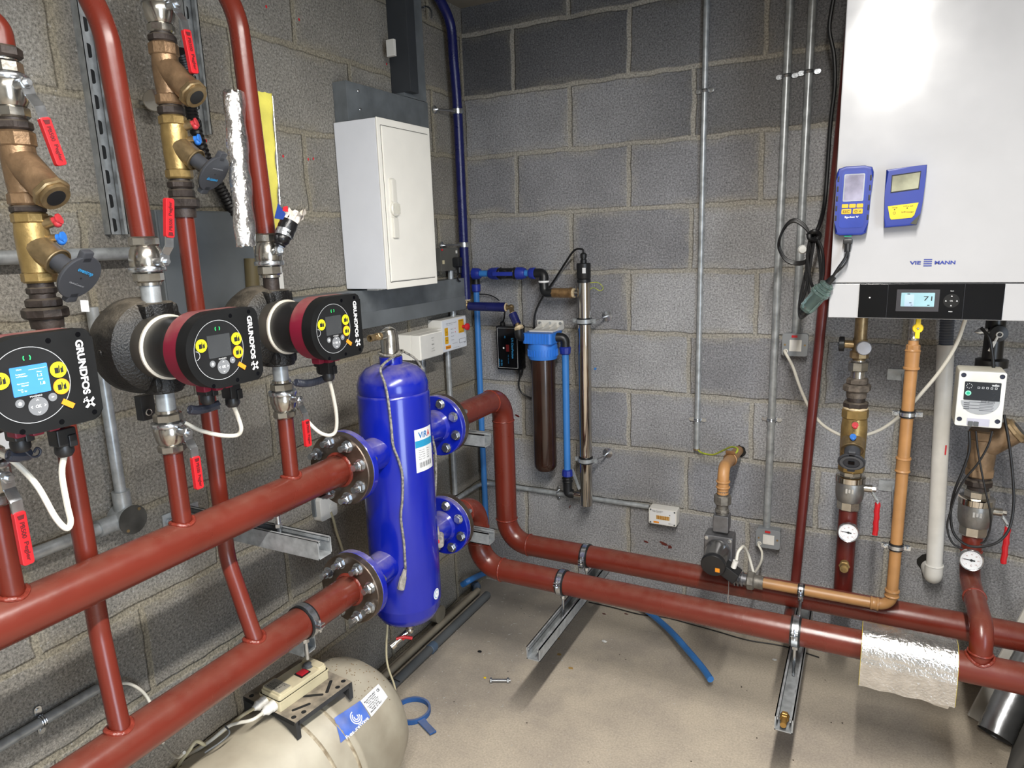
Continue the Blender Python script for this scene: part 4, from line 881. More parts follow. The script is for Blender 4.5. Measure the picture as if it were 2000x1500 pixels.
# gas detection panel and white box
t = thing('gas_alarm_panel', (.03, L(885, 650, .06).y, L(885, 690, .06).z), 'white gas alarm panel with yellow labels and a red stop button', 'control panel')
GD = .06; a, b_ = L(861, 626, GD), L(912, 671, GD); ya, yb_ = a.y, b_.y; zt_3, zb3 = L(861, 626, GD).z, L(865, 690, GD).z
G().bb((.0005, ya, zb3), (GD, yb_, zt_3), .003).mk('panel_case', WPL, t)
m = FL((GD, (ya + yb_) / 2, (zt_3 + zb3) / 2)); w_, h_ = yb_ - ya, zt_3 - zb3
fc = G().rrect(m, w_ * .95, h_ * .95, 0, .0015, .004).mk('fascia', mat('fascia_white', 'd9dde3', .4, var=.02), t)
m2 = m @ M4.Translation((0, 0, .0017)); k = w_
G().rrect(m2, k * .13, h_ * .25, 0, .0006, .003, -k * .33, h_ * .12).rrect(m2, k * .13, h_ * .22, 0, .0006, .003, -k * .33, -h_ * .14).rrect(m2, k * .22, h_ * .42, 0, .0006, .003, k * .27, h_ * .2).mk('yellow_keys', mat('amber_label', 'd9a41e', .5), fc)
G().rrect(m2, k * .2, h_ * .1, 0, .0006, .001, -k * .28, -h_ * .36).mk('maker_badge', OSTK, fc)
g = G(); T_ = lambda b, x, y_, h, w2: g.text(b, m2 @ M4.Translation((x * k, y_ * h_, .0008)), h, w2)
T_('Gas detection system', -.12, .36, .0035, k * .42); T_('Gas sensor panel', -.2, .31, .002, k * .24); T_('Test', -.33, .12, .003, k * .07); T_('Mute', -.33, -.14, .003, k * .07)
for i, b in enumerate(('Power', 'Gas On', 'Gas Off', 'Sensor')): T_(b, -.1, .17 - i * .11, .0028, k * .11)
T_('Service  0  1', -.02, -.28, .0025, k * .2); T_('Duomo', -.28, -.36, .0045, k * .16); T_('www.gas-alarms', .05, -.42, .002, k * .3); T_('CE', .38, -.33, .005, k * .06); T_('Emergency', .27, .37, .003, k * .16); T_('Stop Press', .27, .03, .003, k * .16)
g.mk('panel_print', INK, fc)
g = G(); [g.box(m2, (k * .02, h_ * (.17 - i * .11), .0005), (.003, .003, .001)) for i in (0, 1)]; g.mk('red_lamp', RINK, fc)
g = G()
for a_ in (0, 1): g.box(m2, (k * .3, h_ * (-.2 - .12 * a_), .0006), (k * .26, .0006, .0003)).box(m2, (k * (.17 + .26 * a_), -h_ * .26, .0006), (.0006, h_ * .12, .0003))
g.mk('label_box', INK, fc)
c = m2 @ V((k * .33, h_ * .17, 0)); G().lathe(ax(c, X), [(.006, 0), (.006, .014), (.0125, .016), (.0135, .02), (.0125, .026), (.008, .029), (.001, .03)], 24).mk('stop_button', RINK, t)
t = thing('relay_box', (.05, L(835, 680, .1).y, L(835, 705, .1).z), 'blank white junction box left of the gas alarm panel', 'junction box')
RD = .1; ya, yb_ = L(819, 656, RD).y, L(864, 650, RD).y; zt_3, zb3 = L(819, 656, RD).z, L(822, 705, RD).z
yb_ = min(yb_, L(861, 626, GD).y - .0005) if 0 else yb_
G().bb((.062, ya, zb3), (RD, yb_, zt_3), .003).bb((.0005, ya, zb3), (.062, L(861, 626, GD).y - .001, zt_3)).mk('box_case', OFFW, t)
m = FL((RD, (ya + yb_) / 2, (zt_3 + zb3) / 2)); G().rrect(m, (yb_ - ya) * .94, (zt_3 - zb3) * .92, 0, .002, .003).mk('lid', WPL, t)
g = G(); k = (zt_3 - zb3)
for b, y_, h, w2 in (('wiska', 0.05, .006, .016), ('ABOX', .3, .003, .018), ('IP 65', .2, .0025, .01), ('max. 690 V', -.12, .003, .018), ('6 mm2  400 V', -.22, .003, .022)): g.text(b, m @ M4.Translation((.004, y_ * k, .0024)), h, w2)
g.mk('lid_print', mat('grey_ink', '6c6c6c', .6), t)
p = L(884, 600, .03); p.z = zb1; q = L(884, 620, .03); q.z = L(861, 626, GD).z; conduit([p, V((p.x, p.y, q.z - .01))], .0115, 'short conduit between the long trunking and the gas alarm panel', 'short steel conduit stubs')
p = L(876, 720, .03); zb4 = zat(.03, p.y, 965); conduit([V((p.x, p.y, zb3 + .04 if 0 else L(865, 690, GD).z + .004)), V((p.x, p.y, zb4))], .0105, 'thin steel conduit dropping from the gas alarm panel behind the flanges')
p = L(826, 712, .04); G().cyl(p + Z * .012, p - Z * .03, .0115).mk('cable_gland', GRYP, None, 'grey cable gland under the blank white junction box', 'cable gland')
p2 = L(848, 1100, .04); conduit([V((.04, p2.y, zb3 - .005)), V((.04, p2.y, zat(.04, p2.y, 1182)))], .0105, 'thin steel conduit behind the blue vessel down to the floor box')
# floor-level conduits behind the vessel
c = L(858, 1196, .05); c = V((.0005, p2.y + .005, zat(.04, p2.y, 1200)))
t = thing('conduit_junction_box', c, 'dusty round conduit box low behind the foot of the vessel', 'junction box', 'round galvanised conduit boxes')
G().lathe(ax(c, X), [(.03, 0), (.033, .004), (.033, .05)], 28).mk('box_body', mat('dusty_galvanised', '8b8373', .6, .3, dust=.4), t); G().lathe(ax(c + X * .05, X), [(.0345, 0), (.0345, .002), (.001, .0022)], 28).mk('lid', MATS['dusty_galvanised'], t)
cz = c.z
for r, h, x, lab in ((.016, .02, .10, 'grey conduit lying on the floor along the left wall'), (.013, .03, .055, 'dusty conduit beside it, nearer the left wall')):
    G().tube([(x, -1.6, h), (x, -.9, h), (x, L(935, 1135, x).y if 0 else -.16, h + .002)], r, 16).mk('floor_conduit', MATS['dusty_galvanised'] if h > .025 else GRYP, None, lab, 'conduit', 'conduits on the floor by the left wall')
P = V((.10, -.58, .02)); G().lathe(ax(P - Y * .02, Y), [(.017, 0), (.019, .002), (.019, .03), (.017, .032)], 24).mk('coupling', mat('blue_grey_plastic', '4f6074', .5), None, 'blue grey coupling on the floor conduit', 'pipe fitting')
P = V((.10, -.86, .034)); g = G()
for i in range(3): g.torus(ax(P + Y * (i * .008 - .008), Y), .019 , .0022)
g.tube(smooth([P + V((.0, 0, .02)), P + V((.02, .01, .03)), P + V((.035, .03, .01))], 5), .0022, 6).mk('wire_tie', BLK, None, 'black wire tie wound round the floor conduit', 'cable tie')
lead('drain_hose', [(HX - .05, VY - .03, zb_ + .02), (HX - .06, VY - .04, .3), (HX - .055, VY - .02, .2), (HX - .06, VY - .01, .13)], .003, CREAM, 'thin pale drain tube hanging under the vessel to the floor', 'hose')

# cantilever channels, clamps
def cant(p_end, z, ln, lab, w2=.041, grp='steel channel brackets on the left wall', plate=False, x0=.006):
    t = thing('channel_bracket', (0.0, p_end.y, z), lab, 'bracket', grp)
    g, m = channel((x0, p_end.y, z), (p_end.x, p_end.y, z), w2, .041, Z); g.mk('channel', GALV, t)
    if plate:
        G().bb((.0005, p_end.y - .05, z - .0), (.006, p_end.y + .05, z + .04), .001).mk('wall_plate', GALV, t)
        for q in (-.036, .036): G().hexn((.006, p_end.y + q, z + .02), (.014, p_end.y + q, z + .02), .009).mk('anchor_bolt', ZINC, t)
    return t
p = L(634, 1066, .46); t = cant(V((.46, p.y, 0)), UZ - PR - .075, .46, 'steel channel bracket sticking out under the upper header', plate=True)
yy = p.y; G().cyl((HX, yy + .0, UZ - PR - .06), (HX, yy, UZ - PR - .001), .005).hexn((HX, yy, UZ - PR - .03), (HX, yy, UZ - PR - .02), .009).mk('threaded_rod', ZINC, t)
p = L(929, 868, .44); cant(V((.44, -.70, 0)), L(929, 872, .44).z - .02, .44, 'steel channel bracket below the upper right flange, red paint on it')
p = L(940, 1062, .44); cant(V((.44, -.70, 0)), L(940, 1066, .44).z - .02, .44, 'steel channel bracket below the lower right flange')
p = L(606, 1275, .32); cant(V((.32, p.y, 0)), p.z, .32, x0=.2, lab='steel channel bracket under the lower header')
def pclamp(c, d, R, up, lab, grp='rubber lined pipe clamps', wd=.02, rod=None, ears=(PI, 0), mt_=ZINC):
    """split pipe clamp round a pipe at c, axis d, screws at the ears"""
    d, up = V(d), V(up); s_ = up.cross(d).normalized(); t = thing('pipe_clamp', c - up * (R + .01), lab, 'pipe clamp', grp)
    m = fr(c, s_, up) ; m = fr(c, s_, d.cross(s_)) ; 
    def bandg(r0, r1, w_):
        g = G(); n = 40; A = []
        for i in range(n):
            a = 2 * PI * i / n; q = s_ * math.cos(a) + up * math.sin(a); A.append([g.b.verts.new(c + q * r + d * h) for r, h in ((r0, -w_ / 2), (r1, -w_ / 2), (r1, w_ / 2), (r0, w_ / 2))])
        for i in range(n):
            a, b = A[i], A[(i + 1) % n]
            for k in range(4): g.b.faces.new((a[k], a[(k + 1) % 4], b[(k + 1) % 4], b[k]))
        return g
    bandg(R + .0003, R + .003, wd + .005).mk('rubber_lining', BLK, t); bandg(R + .0032, R + .0052, wd * .72).mk('steel_band', mt_, t)
    for a in ears:
        q = s_ * math.cos(a) + up * math.sin(a); e = c + q * (R + .012); tn = d.cross(q)
        G().box(fr(e, q, tn), (0, .004, 0), (.016, .0022, wd * .8)).box(fr(e, q, tn), (0, -.004, 0), (.016, .0022, wd * .8)).cyl(e - tn * .014, e + tn * .016, .0028, seg=8).hexn(e + tn * .006, e + tn * .011, .0062).mk('clamp_ear', mt_, t)
    if rod: G().cyl(c + V(rod).normalized() * (R + .004), c + V(rod), .0042, seg=10).hexn(c + V(rod).normalized() * (R + .004), c + V(rod).normalized() * (R + .018), .008).mk('threaded_rod', mt_, t)
    return t
p = L(592, 1200, HX); pclamp(V((HX, p.y, LZ)), Y, PR, Z, 'rubber lined clamp around the lower header pipe', ears=(-.15, PI), rod=(0, 0, -.1))
# white fused spur behind the upper flange
a = L(632, 975, .03); t = thing('fused_spur', (.015, a.y, a.z - .02), 'white switch box with a pale flex, tucked below the upper flange', 'switch')
m = FL(L(643, 990, .03)); G().rrect(m, .075, .075, -.03, .0, .01, bev=.004).mk('spur_box', WPL, t); G().rrect(m, .014, .014, 0, .004, .002, .01, .0).mk('rocker', WPL, t)
G().bb((.0005, L(618, 990, .02).y, L(612, 1015, .02).z), (.012, L(626, 990, .02).y + .02, L(612, 955, .02).z)).mk('metal_strip', GALVD, None, 'dark flat steel strip on the wall beside the white switch box', 'metal strip')
lead('pale_flex', [L(646, 1000, .03), L(652, 1018, .03), L(657, 1038, .03), L(665, 1062, .03), L(672, 1085, .04)], .004, CREAM, 'pale flex hanging from the white switch box', 'cable')
# braided grey sensor leads over the vessel
BR = mat('grey_braided_flex', '8d8980', .6, var=.5, vs=140, c2='34322f')
def vs(u, v, d=.012):      # point just off the vessel shell under a pixel
    dr = ray(u, v); q = CAM - V((HX, VY, 0)); a = dr.x ** 2 + dr.y ** 2; b = 2 * (q.x * dr.x + q.y * dr.y); c = q.x ** 2 + q.y ** 2 - (VR + d) ** 2; D = b * b - 4 * a * c
    return CAM + dr * ((-b - math.sqrt(max(D, 0))) / (2 * a))
t = thing('sensor_lead', (HX, VY, .5), 'dirty grey braided lead hanging down the front of the blue vessel', 'cable', 'braided leads on the vessel')
pts = [V((HX + .03, VY, zt_ + .035)), V((HX + .035, VY - .02, zt_ + .03))] + [vs(u, v, .006) for u, v in ((744, 718), (752, 750), (758, 780), (764, 830), (768, 870), (779, 900), (786, 930), (786, 975), (783, 1010), (789, 1060), (792, 1110))]
G().tube(smooth(pts, 6), .0034, 8).tube([pts[0] + (p_ - pts[0]) for p_ in smooth([V((HX + .034 * math.cos(a), VY + .034 * math.sin(a), zt_ + .03 + .003 * math.sin(2 * a))) for a in [-2.2 + k * .5 for k in range(12)]], 4)], .003, 8).mk('flex', BR, t)
a, b_ = vs(791, 1112, .007), vs(783, 1150, .01); G().tube([a, a.lerp(b_, .35), a.lerp(b_, .4), b_], [.005, .0075, .0095, .0105], 8).mk('connector', mat('dirty_connector', '9a948c', .6, var=.3, vs=80), t)
t = thing('sensor_lead', (HX, VY, .6), 'grey braided lead with a plug, hanging at the right of the blue vessel', 'cable', 'braided leads on the vessel')
pts = [V((HX + .02, VY + .03, zt_ + .03)), V((HX + .03, VY + .06, zt_ + .01))] + [L(u, v, HX + .04) for u, v in ((820, 712), (832, 745), (838, 800), (836, 820), (847, 865), (851, 890), (851, 950), (848, 985), (852, 1032))]
G().tube(smooth(pts, 6), .0034, 8).mk('flex', BR, t)
P = L(855, 1055, HX + .045); pm_ = fr(P, (.85, .5, 0), Z); G().rrect(pm_, .036, .04, -.014, .014, .01, bev=.004).lathe(ax(P + Z * .018, Z), [(.009, 0), (.005, .018), (.005, .024)], 10).mk('plug', MATS['dirty_connector'], t)
g = G().rrect(pm_, .012, .012, .0142, .0148, .004, 0, .002); g.mk('plug_mark', RINK, t)
# ---------------------------------------------------------------- water treatment in the corner
hx_, hy = .05, -.14; rh = rpx(L(903, 420, .05), Z, 18)
zt_h, zb_h = L(893, 150, .05).z, L(913, 585, .05).z
t = thing('wrapped_hose', (hx_, hy, zb_h), 'dark blue tape wrapped pipe running down the corner from the ceiling', 'pipe')
pts = smooth([L(838, -28, .05), L(862, 5, .05), L(880, 50, .05), V((hx_, hy - .012, L(891, 120, .05).z)), V((hx_, hy, L(896, 220, .05).z)), (hx_, hy, 1.6), (hx_, hy, zb_h)], 14)
P = []; 
for i, q in enumerate(pts): P.append(q)
G().tube(P, [rh * (1 + .035 * (i % 2)) for i in range(len(P))], 18).mk('wrapped_pipe', HOSE, t)
G().cyl((hx_, hy, zb_h - .02), (hx_, hy, zb_h + .001), .0095).ball((hx_, hy, zb_h - .022), .013).mk('brass_end', BRASS, t); G().torus(M4.Translation((hx_, hy, zb_h)), rh * .8, .004).mk('jointing_paste', PTFE, t)
for v, lab in ((218, 'upper clip'), (478, 'lower clip')):
    z = zat(hx_, hy, v); c = V((hx_, hy, z)); t = thing('hose_clip', c - Z * .01, f'{lab} holding the dark blue wrapped pipe off the left wall', 'clip', 'clips on the dark blue pipe')
    G().lathe(M4.Translation(c), [(rh + .001, -.008), (rh + .0045, -.008), (rh + .0045, .008), (rh + .001, .008)], 28, cap=False).lathe(M4.Translation(c), [(rh + .001, -.009), (rh + .002, -.009), (rh + .002, .009), (rh + .001, .009)], 28, cap=False).mk('clip_band', ZINC, t)
    q = V((.012, hy - .085, z)); G().cyl(c - Y * rh, q, .004).mk('stud', ZINC, t); G().lathe(ax((.0005, q.y, z), X), [(.014, 0), (.014, .006), (.006, .012), (.001, .02)], 16).mk('wall_rose', ZINC, t)
p = L(830, 30, .03); t = thing('pipe_clip', p - Z * .03, 'dark ring clip on the left wall beside the blue pipe bend', 'clip'); G().torus(fr(p, X, Z), .028, .003, 24, 8, -.5, PI + .9).mk('clip_ring', mat('dark_zinc', '6a6c6e', .35, .8), t); G().cyl(p + V((-.03, 0, .026)), p + V((0, 0, .026)), .004).mk('stud', ZINC, t)
# wrapped branch to the filter
a = V((hx_ + .012, hy, L(916, 598, .06).z)); b_ = B(988, 600, .13)
t = thing('wrapped_branch', a, 'blue tape wrapped elbow pipe with brass ends above the black lamp controller', 'pipe')
G().cyl(a, b_, .0165, .0185, 18).mk('wrapped_pipe', HOSE, t)
c = b_ + (b_ - a).normalized() * .022; d = B(1001, 613, .16); e = B(1010, 633, .17)
G().torus(ax(b_, b_ - a), .013, .004).mk('jointing_paste', PTFE, t); G().cyl(b_, c, .009).ball(c, .012).cyl(c, d, .009).cyl(e, e + (e - d) * .6, .009).mk('brass_elbow', BRASS, t)
G().cyl(d, e, .0165, .0155, 18).mk('wrapped_drop', HOSE, t); G().torus(ax(d, e - d), .011, .0035).mk('jointing_paste', PTFE, t); G().lathe(ax(e + (e - d) * .2, e - d), [(.012, 0), (.018, .004), (.018, .012), (.01, .016)], 18).mk('jointing_paste', PTFE, t)
lead('black_flex', [B(925, 575, .02), B(950, 575, .02), B(965, 580, .02), B(975, 587, .03)], .0022, BCAB, 'thin black flex looping over the blue wrapped branch')
# uv controller
UD = .06; a, b_ = B(968, 636, UD), B(1015, 724, UD)
t = thing('lamp_controller', ((a.x + b_.x) / 2, -.03, b_.z), 'black box with pale blue lettering and a red digit window', 'control box')
G().bb((a.x, -.0005, b_.z), (b_.x, -UD, a.z), .004).mk('case', BLKG, t)
m = FB(((a.x + b_.x) / 2, -UD, (a.z + b_.z) / 2)); w_, h_ = b_.x - a.x, a.z - b_.z
g = G()
for q in ((-w_ * .43, 0, .0006, h_ * .9), (w_ * .43, 0, .0006, h_ * .9), (0, h_ * .45, w_ * .86, .0006), (0, -h_ * .45, w_ * .86, .0006)): g.box(m, (q[0], q[1], .0005), (q[2], q[3], .0008))
g.mk('border_line', WINK, t)
r_ = m @ M4.Rotation(-PI / 2, 4, 'Z'); g = G(); g.text('UV-DisinFection', r_ @ M4.Translation((-.0, w_ * .22, .0006)), .009, h_ * .46, bold=.01); g.text('AC', r_ @ M4.Translation((-h_ * .25, -w_ * .1, .0006)), .006, .01); g.text('Power   Alarm   Lamp', r_ @ M4.Translation((h_ * .25, w_ * .02, .0006)), .0028, h_ * .2)
g.text('CE  IP44', r_ @ M4.Translation((h_ * .34, -w_ * .28, .0006)), .006, .024); g.text('Model 55 W', r_ @ M4.Translation((h_ * .34, -w_ * .38, .0006)), .004, .03); g.mk('case_print', CYINK, t)
G().rrect(m, .014, .028, 0, .001, .002, 0, -.0).mk('digit_window', mat('red_window', '5a1518', .2, emit=.1), t); disc(G(), m, -.018, -.0, .0035, .0006).mk('led', WINK, t)
g = G().lathe(ax((b_.x - .012, -.03, b_.z), -Z), [(.012, 0), (.012, .012), (.008, .018), (.006, .024)], 14); g.mk('cable_gland', BLK, t)
g = G().lathe(ax((a.x + .016, -.03, a.z), Z), [(.011, 0), (.011, .008), (.006, .014)], 14); g.mk('cable_gland', BLK, t)
lead('lamp_flex', [(b_.x - .012, -.03, b_.z - .02), B(1013, 752, .03), B(1020, 768, .025), B(1038, 778, .02)], .0036, BCAB, 'black flex leaving the bottom of the lamp controller')
lead('black_flex', [(a.x + .016, -.03, a.z + .01), B(985, 620, .04), B(986, 605, .05)], .003, BCAB, 'short black flex rising from the lamp controller')
# light blue pipe in the corner
cx_ = B(932, 700, .035); t = thing('corner_water_pipe', (.04, -.035, .1), 'light blue plastic pipe standing in the room corner', 'pipe')
xx = .036; ztop = zat(xx, -.035, 556); G().tube([(xx, -.035, ztop), (xx - .002, -.035, .7), (xx, -.035, .16), (xx + .01, -.05, .12), (xx + .02, -.1, .08), (xx + .045, -.03, .04)][:3], .0125, 16).mk('pipe', PIPEB, t)
G().lathe(M4.Translation((xx, -.035, ztop - .03)), [(.013, 0), (.018, .004), (.019, .03), (.014, .034)], 20).mk('compression_nut', FITB, t)
G().tube(smooth([L(903, 1142, .03), L(918, 1133, .06), F(940, 1122, .05), F(965, 1113, .03)], 6), .0125, 14).mk('floor_water_pipe', PIPEB, None, 'short length of light blue pipe bending along the floor in the corner', 'pipe')
g = G().lathe(ax(F(922, 1148, .02), (.5, 1, 0)), [(.014, 0), (.02, .004), (.02, .03), (.014, .036)], 10); g.mk('grey_coupling', mat('blue_grey_plastic', '4f6074', .5), None, 'grey plastic coupling on the floor in the corner', 'pipe fitting')
# compression line along the top
t = thing('isolating_valve_line', (.2, -.07, 1.35), 'black plastic valve with a blue tee handle between blue compression nuts', 'valve')
def nutx(a, b_, r, nm='compression_nut', mt_=FITB, seg=10):
    a, b_ = V(a), V(b_); h = (b_ - a).length; return G().lathe(ax(a, b_ - a), [(r * .72, 0), (r, h * .12), (r * .98, h * .7), (r * .78, h)], seg).mk(nm, mt_, t)
W = lambda u, v, d=.07: B(u, v, d)
E0 = V((xx, -.035, ztop)); z_ = W(985, 534).z; Q = lambda u: V((W(u, 534).x, -.07, z_))
G().tube(rounded([E0, (xx, -.035, z_), (xx + .03, -.07, z_)], .03), .0165, 16).mk('black_elbow', BLK, t)
nutx(Q(923), Q(938), .0235); G().cyl(Q(936), Q(960), .0125).mk('pipe_stub', PIPEB, t); nutx(Q(975), Q(956), .0245)
G().cyl(Q(972), Q(1010), .021).torus(ax(Q(978), X), .021, .003).torus(ax(Q(1005), X), .021, .003).cyl(Q(990), Q(990) - Y * .035, .014).mk('valve_body', BLK, t)
hd = G().box(FB(Q(990) - Y * .038), (0, 0, 0), (.085, .016, .012), .003).mk('tee_handle', FITB, t)
nutx(Q(1008), Q(1026), .0245); G().cyl(Q(1022), Q(1036), .0125).mk('pipe_stub', PIPEB, t); nutx(Q(1046), Q(1034), .0225)
p0 = Q(1044); p1 = V((B(1062, 545, .08).x, -.075, z_)); p2 = V((p1.x, -.08, B(1064, 552, .08).z)); p3 = V((p1.x + .004, -.085, B(1068, 572, .085).z)); p4 = V((B(1080, 572, .085).x, -.085, p3.z))
G().tube(rounded([p0, p1, p2, p3, p4], [.02, .0, .018]), [.0185] * 40 if 0 else .018, 16).mk('black_elbow', BLK, t); G().torus(M4.Translation(p2 + Z * .004), .0175, .004).mk('white_seal', WINK, t)
t = thing('brass_union', p4, 'brass union joining the black elbow to the steel lamp tube', 'pipe fitting')
UX = B(1142, 700, .085).x; UY = -.085; U0, U1 = V((B(1078, 571, .085).x, UY, p3.z)), V((UX, UY, p3.z)); ln = U1 - U0
G().hexn(U0, U0 + ln * .28, .0185, 8).cyl(U0 + ln * .28, U0 + ln * .55, .0185).hexn(U0 + ln * .54, U0 + ln * .66, .0205, 8).mk('union_body', mat('old_brass', '8c6f4c', .38, .6, var=.25, vs=50), t)
G().cyl(U0 + ln * .65, U0 + ln * .72, .0175).mk('jointing_tape', PTFE, t); G().cyl(U0 + ln * .7, U1, .0125).mk('chrome_stub', CHROME, t)
# uv tube
ru = rpx((UX, UY, 1.1), Z, 25.5); z1, z0 = zat(UX, UY, 552), zat(UX, UY, 986)
t = thing('uv_lamp_tube', (UX, UY, z0), 'tall polished steel lamp tube with a black cap on the back wall', 'water steriliser')
G().lathe(M4.Translation((UX, UY, 0)), [(.001, z0), (ru - .001, z0), (ru, z0 + .002), (ru, z1)], 40).mk('tube', CHROME, t)
zc0, zc1 = zat(UX, UY, 549), zat(UX, UY, 515)
cp = G().lathe(M4.Translation((UX, UY, 0)), [(ru + .001, zc0 - .004), (ru + .001, zc0 + .006), (ru * .95, zc0 + .008), (ru + .0015, zc0 + .012), (ru + .0015, zc1), (ru, zc1 + .002)], 28).lathe(M4.Translation((UX, UY, zc1)), [(.012, 0), (.012, .014), (.009, .016), (.009, .02), (.012, .021), (.0125, .034), (.006, .04)], 12).mk('black_cap', BLK, t)
G().box(FB((UX + .008, UY - ru, (zc0 + zc1) / 2 + .008)), (0, 0, 0), (.018, .02, .002)).mk('cap_label', PAPER, cp)
for v, lab in ((627, 'upper'), (898, 'lower')):
    z = zat(UX, UY, v); c = pclamp(V((UX, UY, z)), Z, ru, Y, lab + ' steel clamp holding the polished lamp tube', 'clamps on the polished lamp tube', ears=(0, PI), mt_=GALV)
    P = V((UX + .06, -.004, z + .01)); G().lathe(ax(P + Y * .0035, -Y), [(.02, 0), (.02, .003), (.008, .005)], 20).cyl(P, P - Y * .05, .0035).mk('wall_plate', ZINC, c); G().tube([V((UX + ru + .01, UY + .01, z)), V((UX + .06, -.045, z + .01))], .003, 6).mk('clamp_strap', ZINC, c)
lead('lamp_flex', [(UX, UY, zc1 + .038), B(1137, 487, .085), B(1122, 489, .08), B(1105, 512, .06), B(1082, 548, .03), B(1060, 580, .02), B(1046, 610, .02), B(1043, 645, .02)], .0038, BCAB, 'black flex arching from the top of the steel lamp tube')
lead('earth_wire', [(UX + ru, UY, zc0 - .006), B(1168, 552, .05), B(1178, 562, .05), B(1172, 568, .05), B(1160, 562, .06), (UX + ru - .001, UY, zc0 - .03)], .0013, GRNP, 'thin earth wire looped at the right of the black lamp cap')
# filter housing
FX = B(1061, 720, .1).x; FY = -.1; rf = rpx((FX, FY, .95), Z, 54); zf = lambda v: zat(FX, FY, v)
t = thing('water_filter', (FX, FY, zf(918)), 'water filter with a long dark brown bowl and ribbed blue head', 'water filter')
rb = rpx((FX, FY, .8), Z, 47)
G().lathe(M4.Translation((FX, FY, 0)), [(.001, zf(918)), (rb * .7, zf(917)), (rb * .93, zf(910)), (rb * .96, zf(902)), (rb * .97, zf(800)), (rb, zf(700)), (rb, zf(690))], 40, cap=False).mk('bowl', BROWN, t)
hd = G().lathe(M4.Translation((FX, FY, 0)), [(rf, zf(700)), (rf * 1.05, zf(697)), (rf * 1.07, zf(676)), (rf * 1.02, zf(670)), (rf * 1.02, zf(664)), (rf * .9, zf(662))], 40).mk('ribbed_collar', FILB, t)
g = G()
for i in range(32):
    a = 2 * PI * i / 32; g.box(fr((FX + rf * 1.07 * math.cos(a), FY + rf * 1.07 * math.sin(a), zf(687)), V((math.cos(a), math.sin(a), 0)), Z), (0, 0, 0), (.004, .026, .0035))
g.mk('ribs', FILB, hd)
zz0, zz1 = zf(668), zf(648); G().rrect(M4.Translation((FX, FY, 0)), rf * 2.25, rf * 2.1, zz0, zz1, .012).mk('head_block', FILB, t)
g = G()
for i in range(-4, 5): g.box(FB((FX + i * rf * .22, FY - rf * 1.06, (zz0 + zz1) / 2)), (0, 0, 0), (.003, zz1 - zz0, .004))
g.mk('head_ribs', FILB, t)
br_ = thing('filter_bracket', (FX, -.04, zz1), 'white plastic wall bracket carrying the blue filter head', 'bracket')
xa, xb = B(1050, 630, 0).x, B(1101, 630, 0).x; zt5 = B(1075, 625, 0).z
G().bb((xa - .0, -.0005, zz1 - .006), (xb, -.006, zt5 + 0), .002).mk('wall_plate', WPL, br_)
G().bb((FX - rf * .9, -.006, zz1 + .0005), (FX + rf * .95, FY - rf * .3, zz1 + .006), .001).mk('shelf', WPL, br_)
for i in range(4):
    x = FX - rf * .85 + i * rf * .58; g = G(); a = [(x, -.006, zt5 - .008), (x, -.006, zz1 + .006), (x, FY + .02, zz1 + .006)]; vs_ = [[g.b.verts.new(V(q) + V((dx, 0, 0))) for q in a] for dx in (0, .003)]
    g.b.faces.new(vs_[0]); g.b.faces.new(vs_[1][::-1]); [g.b.faces.new((vs_[0][k], vs_[0][(k + 1) % 3], vs_[1][(k + 1) % 3], vs_[1][k])) for k in range(3)]; g.mk('gusset', WPL, br_)
for i in range(3): P = V((xa + .012 + i * (xb - xa - .024) / 2, -.006, zt5 - .012)); G().lathe(ax(P, -Y), [(.006, 0), (.006, .0015), (.001, .002)], 14).mk('screw', GALV, br_)
p = V((FX - rf, FY, (zz0 + zz1) / 2)); q = e + (e - d) * .6 if 0 else B(1013, 648, .17); t = thing('filter_inlet_elbow', q, 'black elbow at the left of the blue filter head', 'pipe fitting'); G().tube(rounded([q + Z * .012, q - Z * .02, p - Z * .0], .02), .0165, 14).mk('elbow', BLK, t)
# outlet and blue pipe down
BX = B(1106, 800, .09).x; BY = -.09
t = thing('filter_outlet_pipe', (BX, BY, zat(BX, BY, 960)), 'light blue pipe between the brown filter bowl and the steel tube', 'pipe')
zb5, zt6 = zat(BX, BY, 918), zat(BX, BY, 690)
G().cyl((BX, BY, zb5), (BX, BY, zt6), rpx((BX, BY, .8), Z, 13.5)).mk('pipe', PIPEB, t)
G().lathe(M4.Translation((BX, BY, 0)), [(.0165, zt6 - .004), (.0205, zt6), (.0225, zt6 + .022), (.018, zt6 + .026)], 10).mk('compression_nut', FITB, t)
G().tube(rounded([(BX, BY, zt6 + .024), (BX, BY, (zz0 + zz1) / 2), (FX + rf, FY, (zz0 + zz1) / 2)], .026), .0175, 16).mk('black_elbow', BLK, t)
G().lathe(M4.Translation((BX, BY, 0)), [(.018, zb5 - .026), (.022, zb5 - .022), (.02, zb5), (.014, zb5 + .003)], 10).mk('compression_nut', FITB, t)
z6 = zat(UX, UY, 968); G().tube(rounded([(BX, BY, zb5 - .024), (BX, BY, z6), (UX - ru - .03, UY, z6)], .028), .0178, 16).torus(M4.Translation((BX, BY, zb5 - .034)), .0185, .003).torus(M4.Translation((BX, BY, zb5 - .046)), .0185, .003).mk('black_elbow', BLK, t)
G().cyl((UX - ru - .034, UY, z6), (UX - ru + .004, UY, z6), .0125).mk('chrome_stub', CHROME, t)
a, b_ = B(1117, 916, .06), B(1132, 956, .10); m = fr((a + b_) / 2, b_ - a, Y); G().box(m, (0, 0, 0), ((b_ - a).length, .004, .012), .001).mk('grey_lever', GALV, None, 'flat grey lever behind the black lower elbow, left of the steel tube', 'lever')

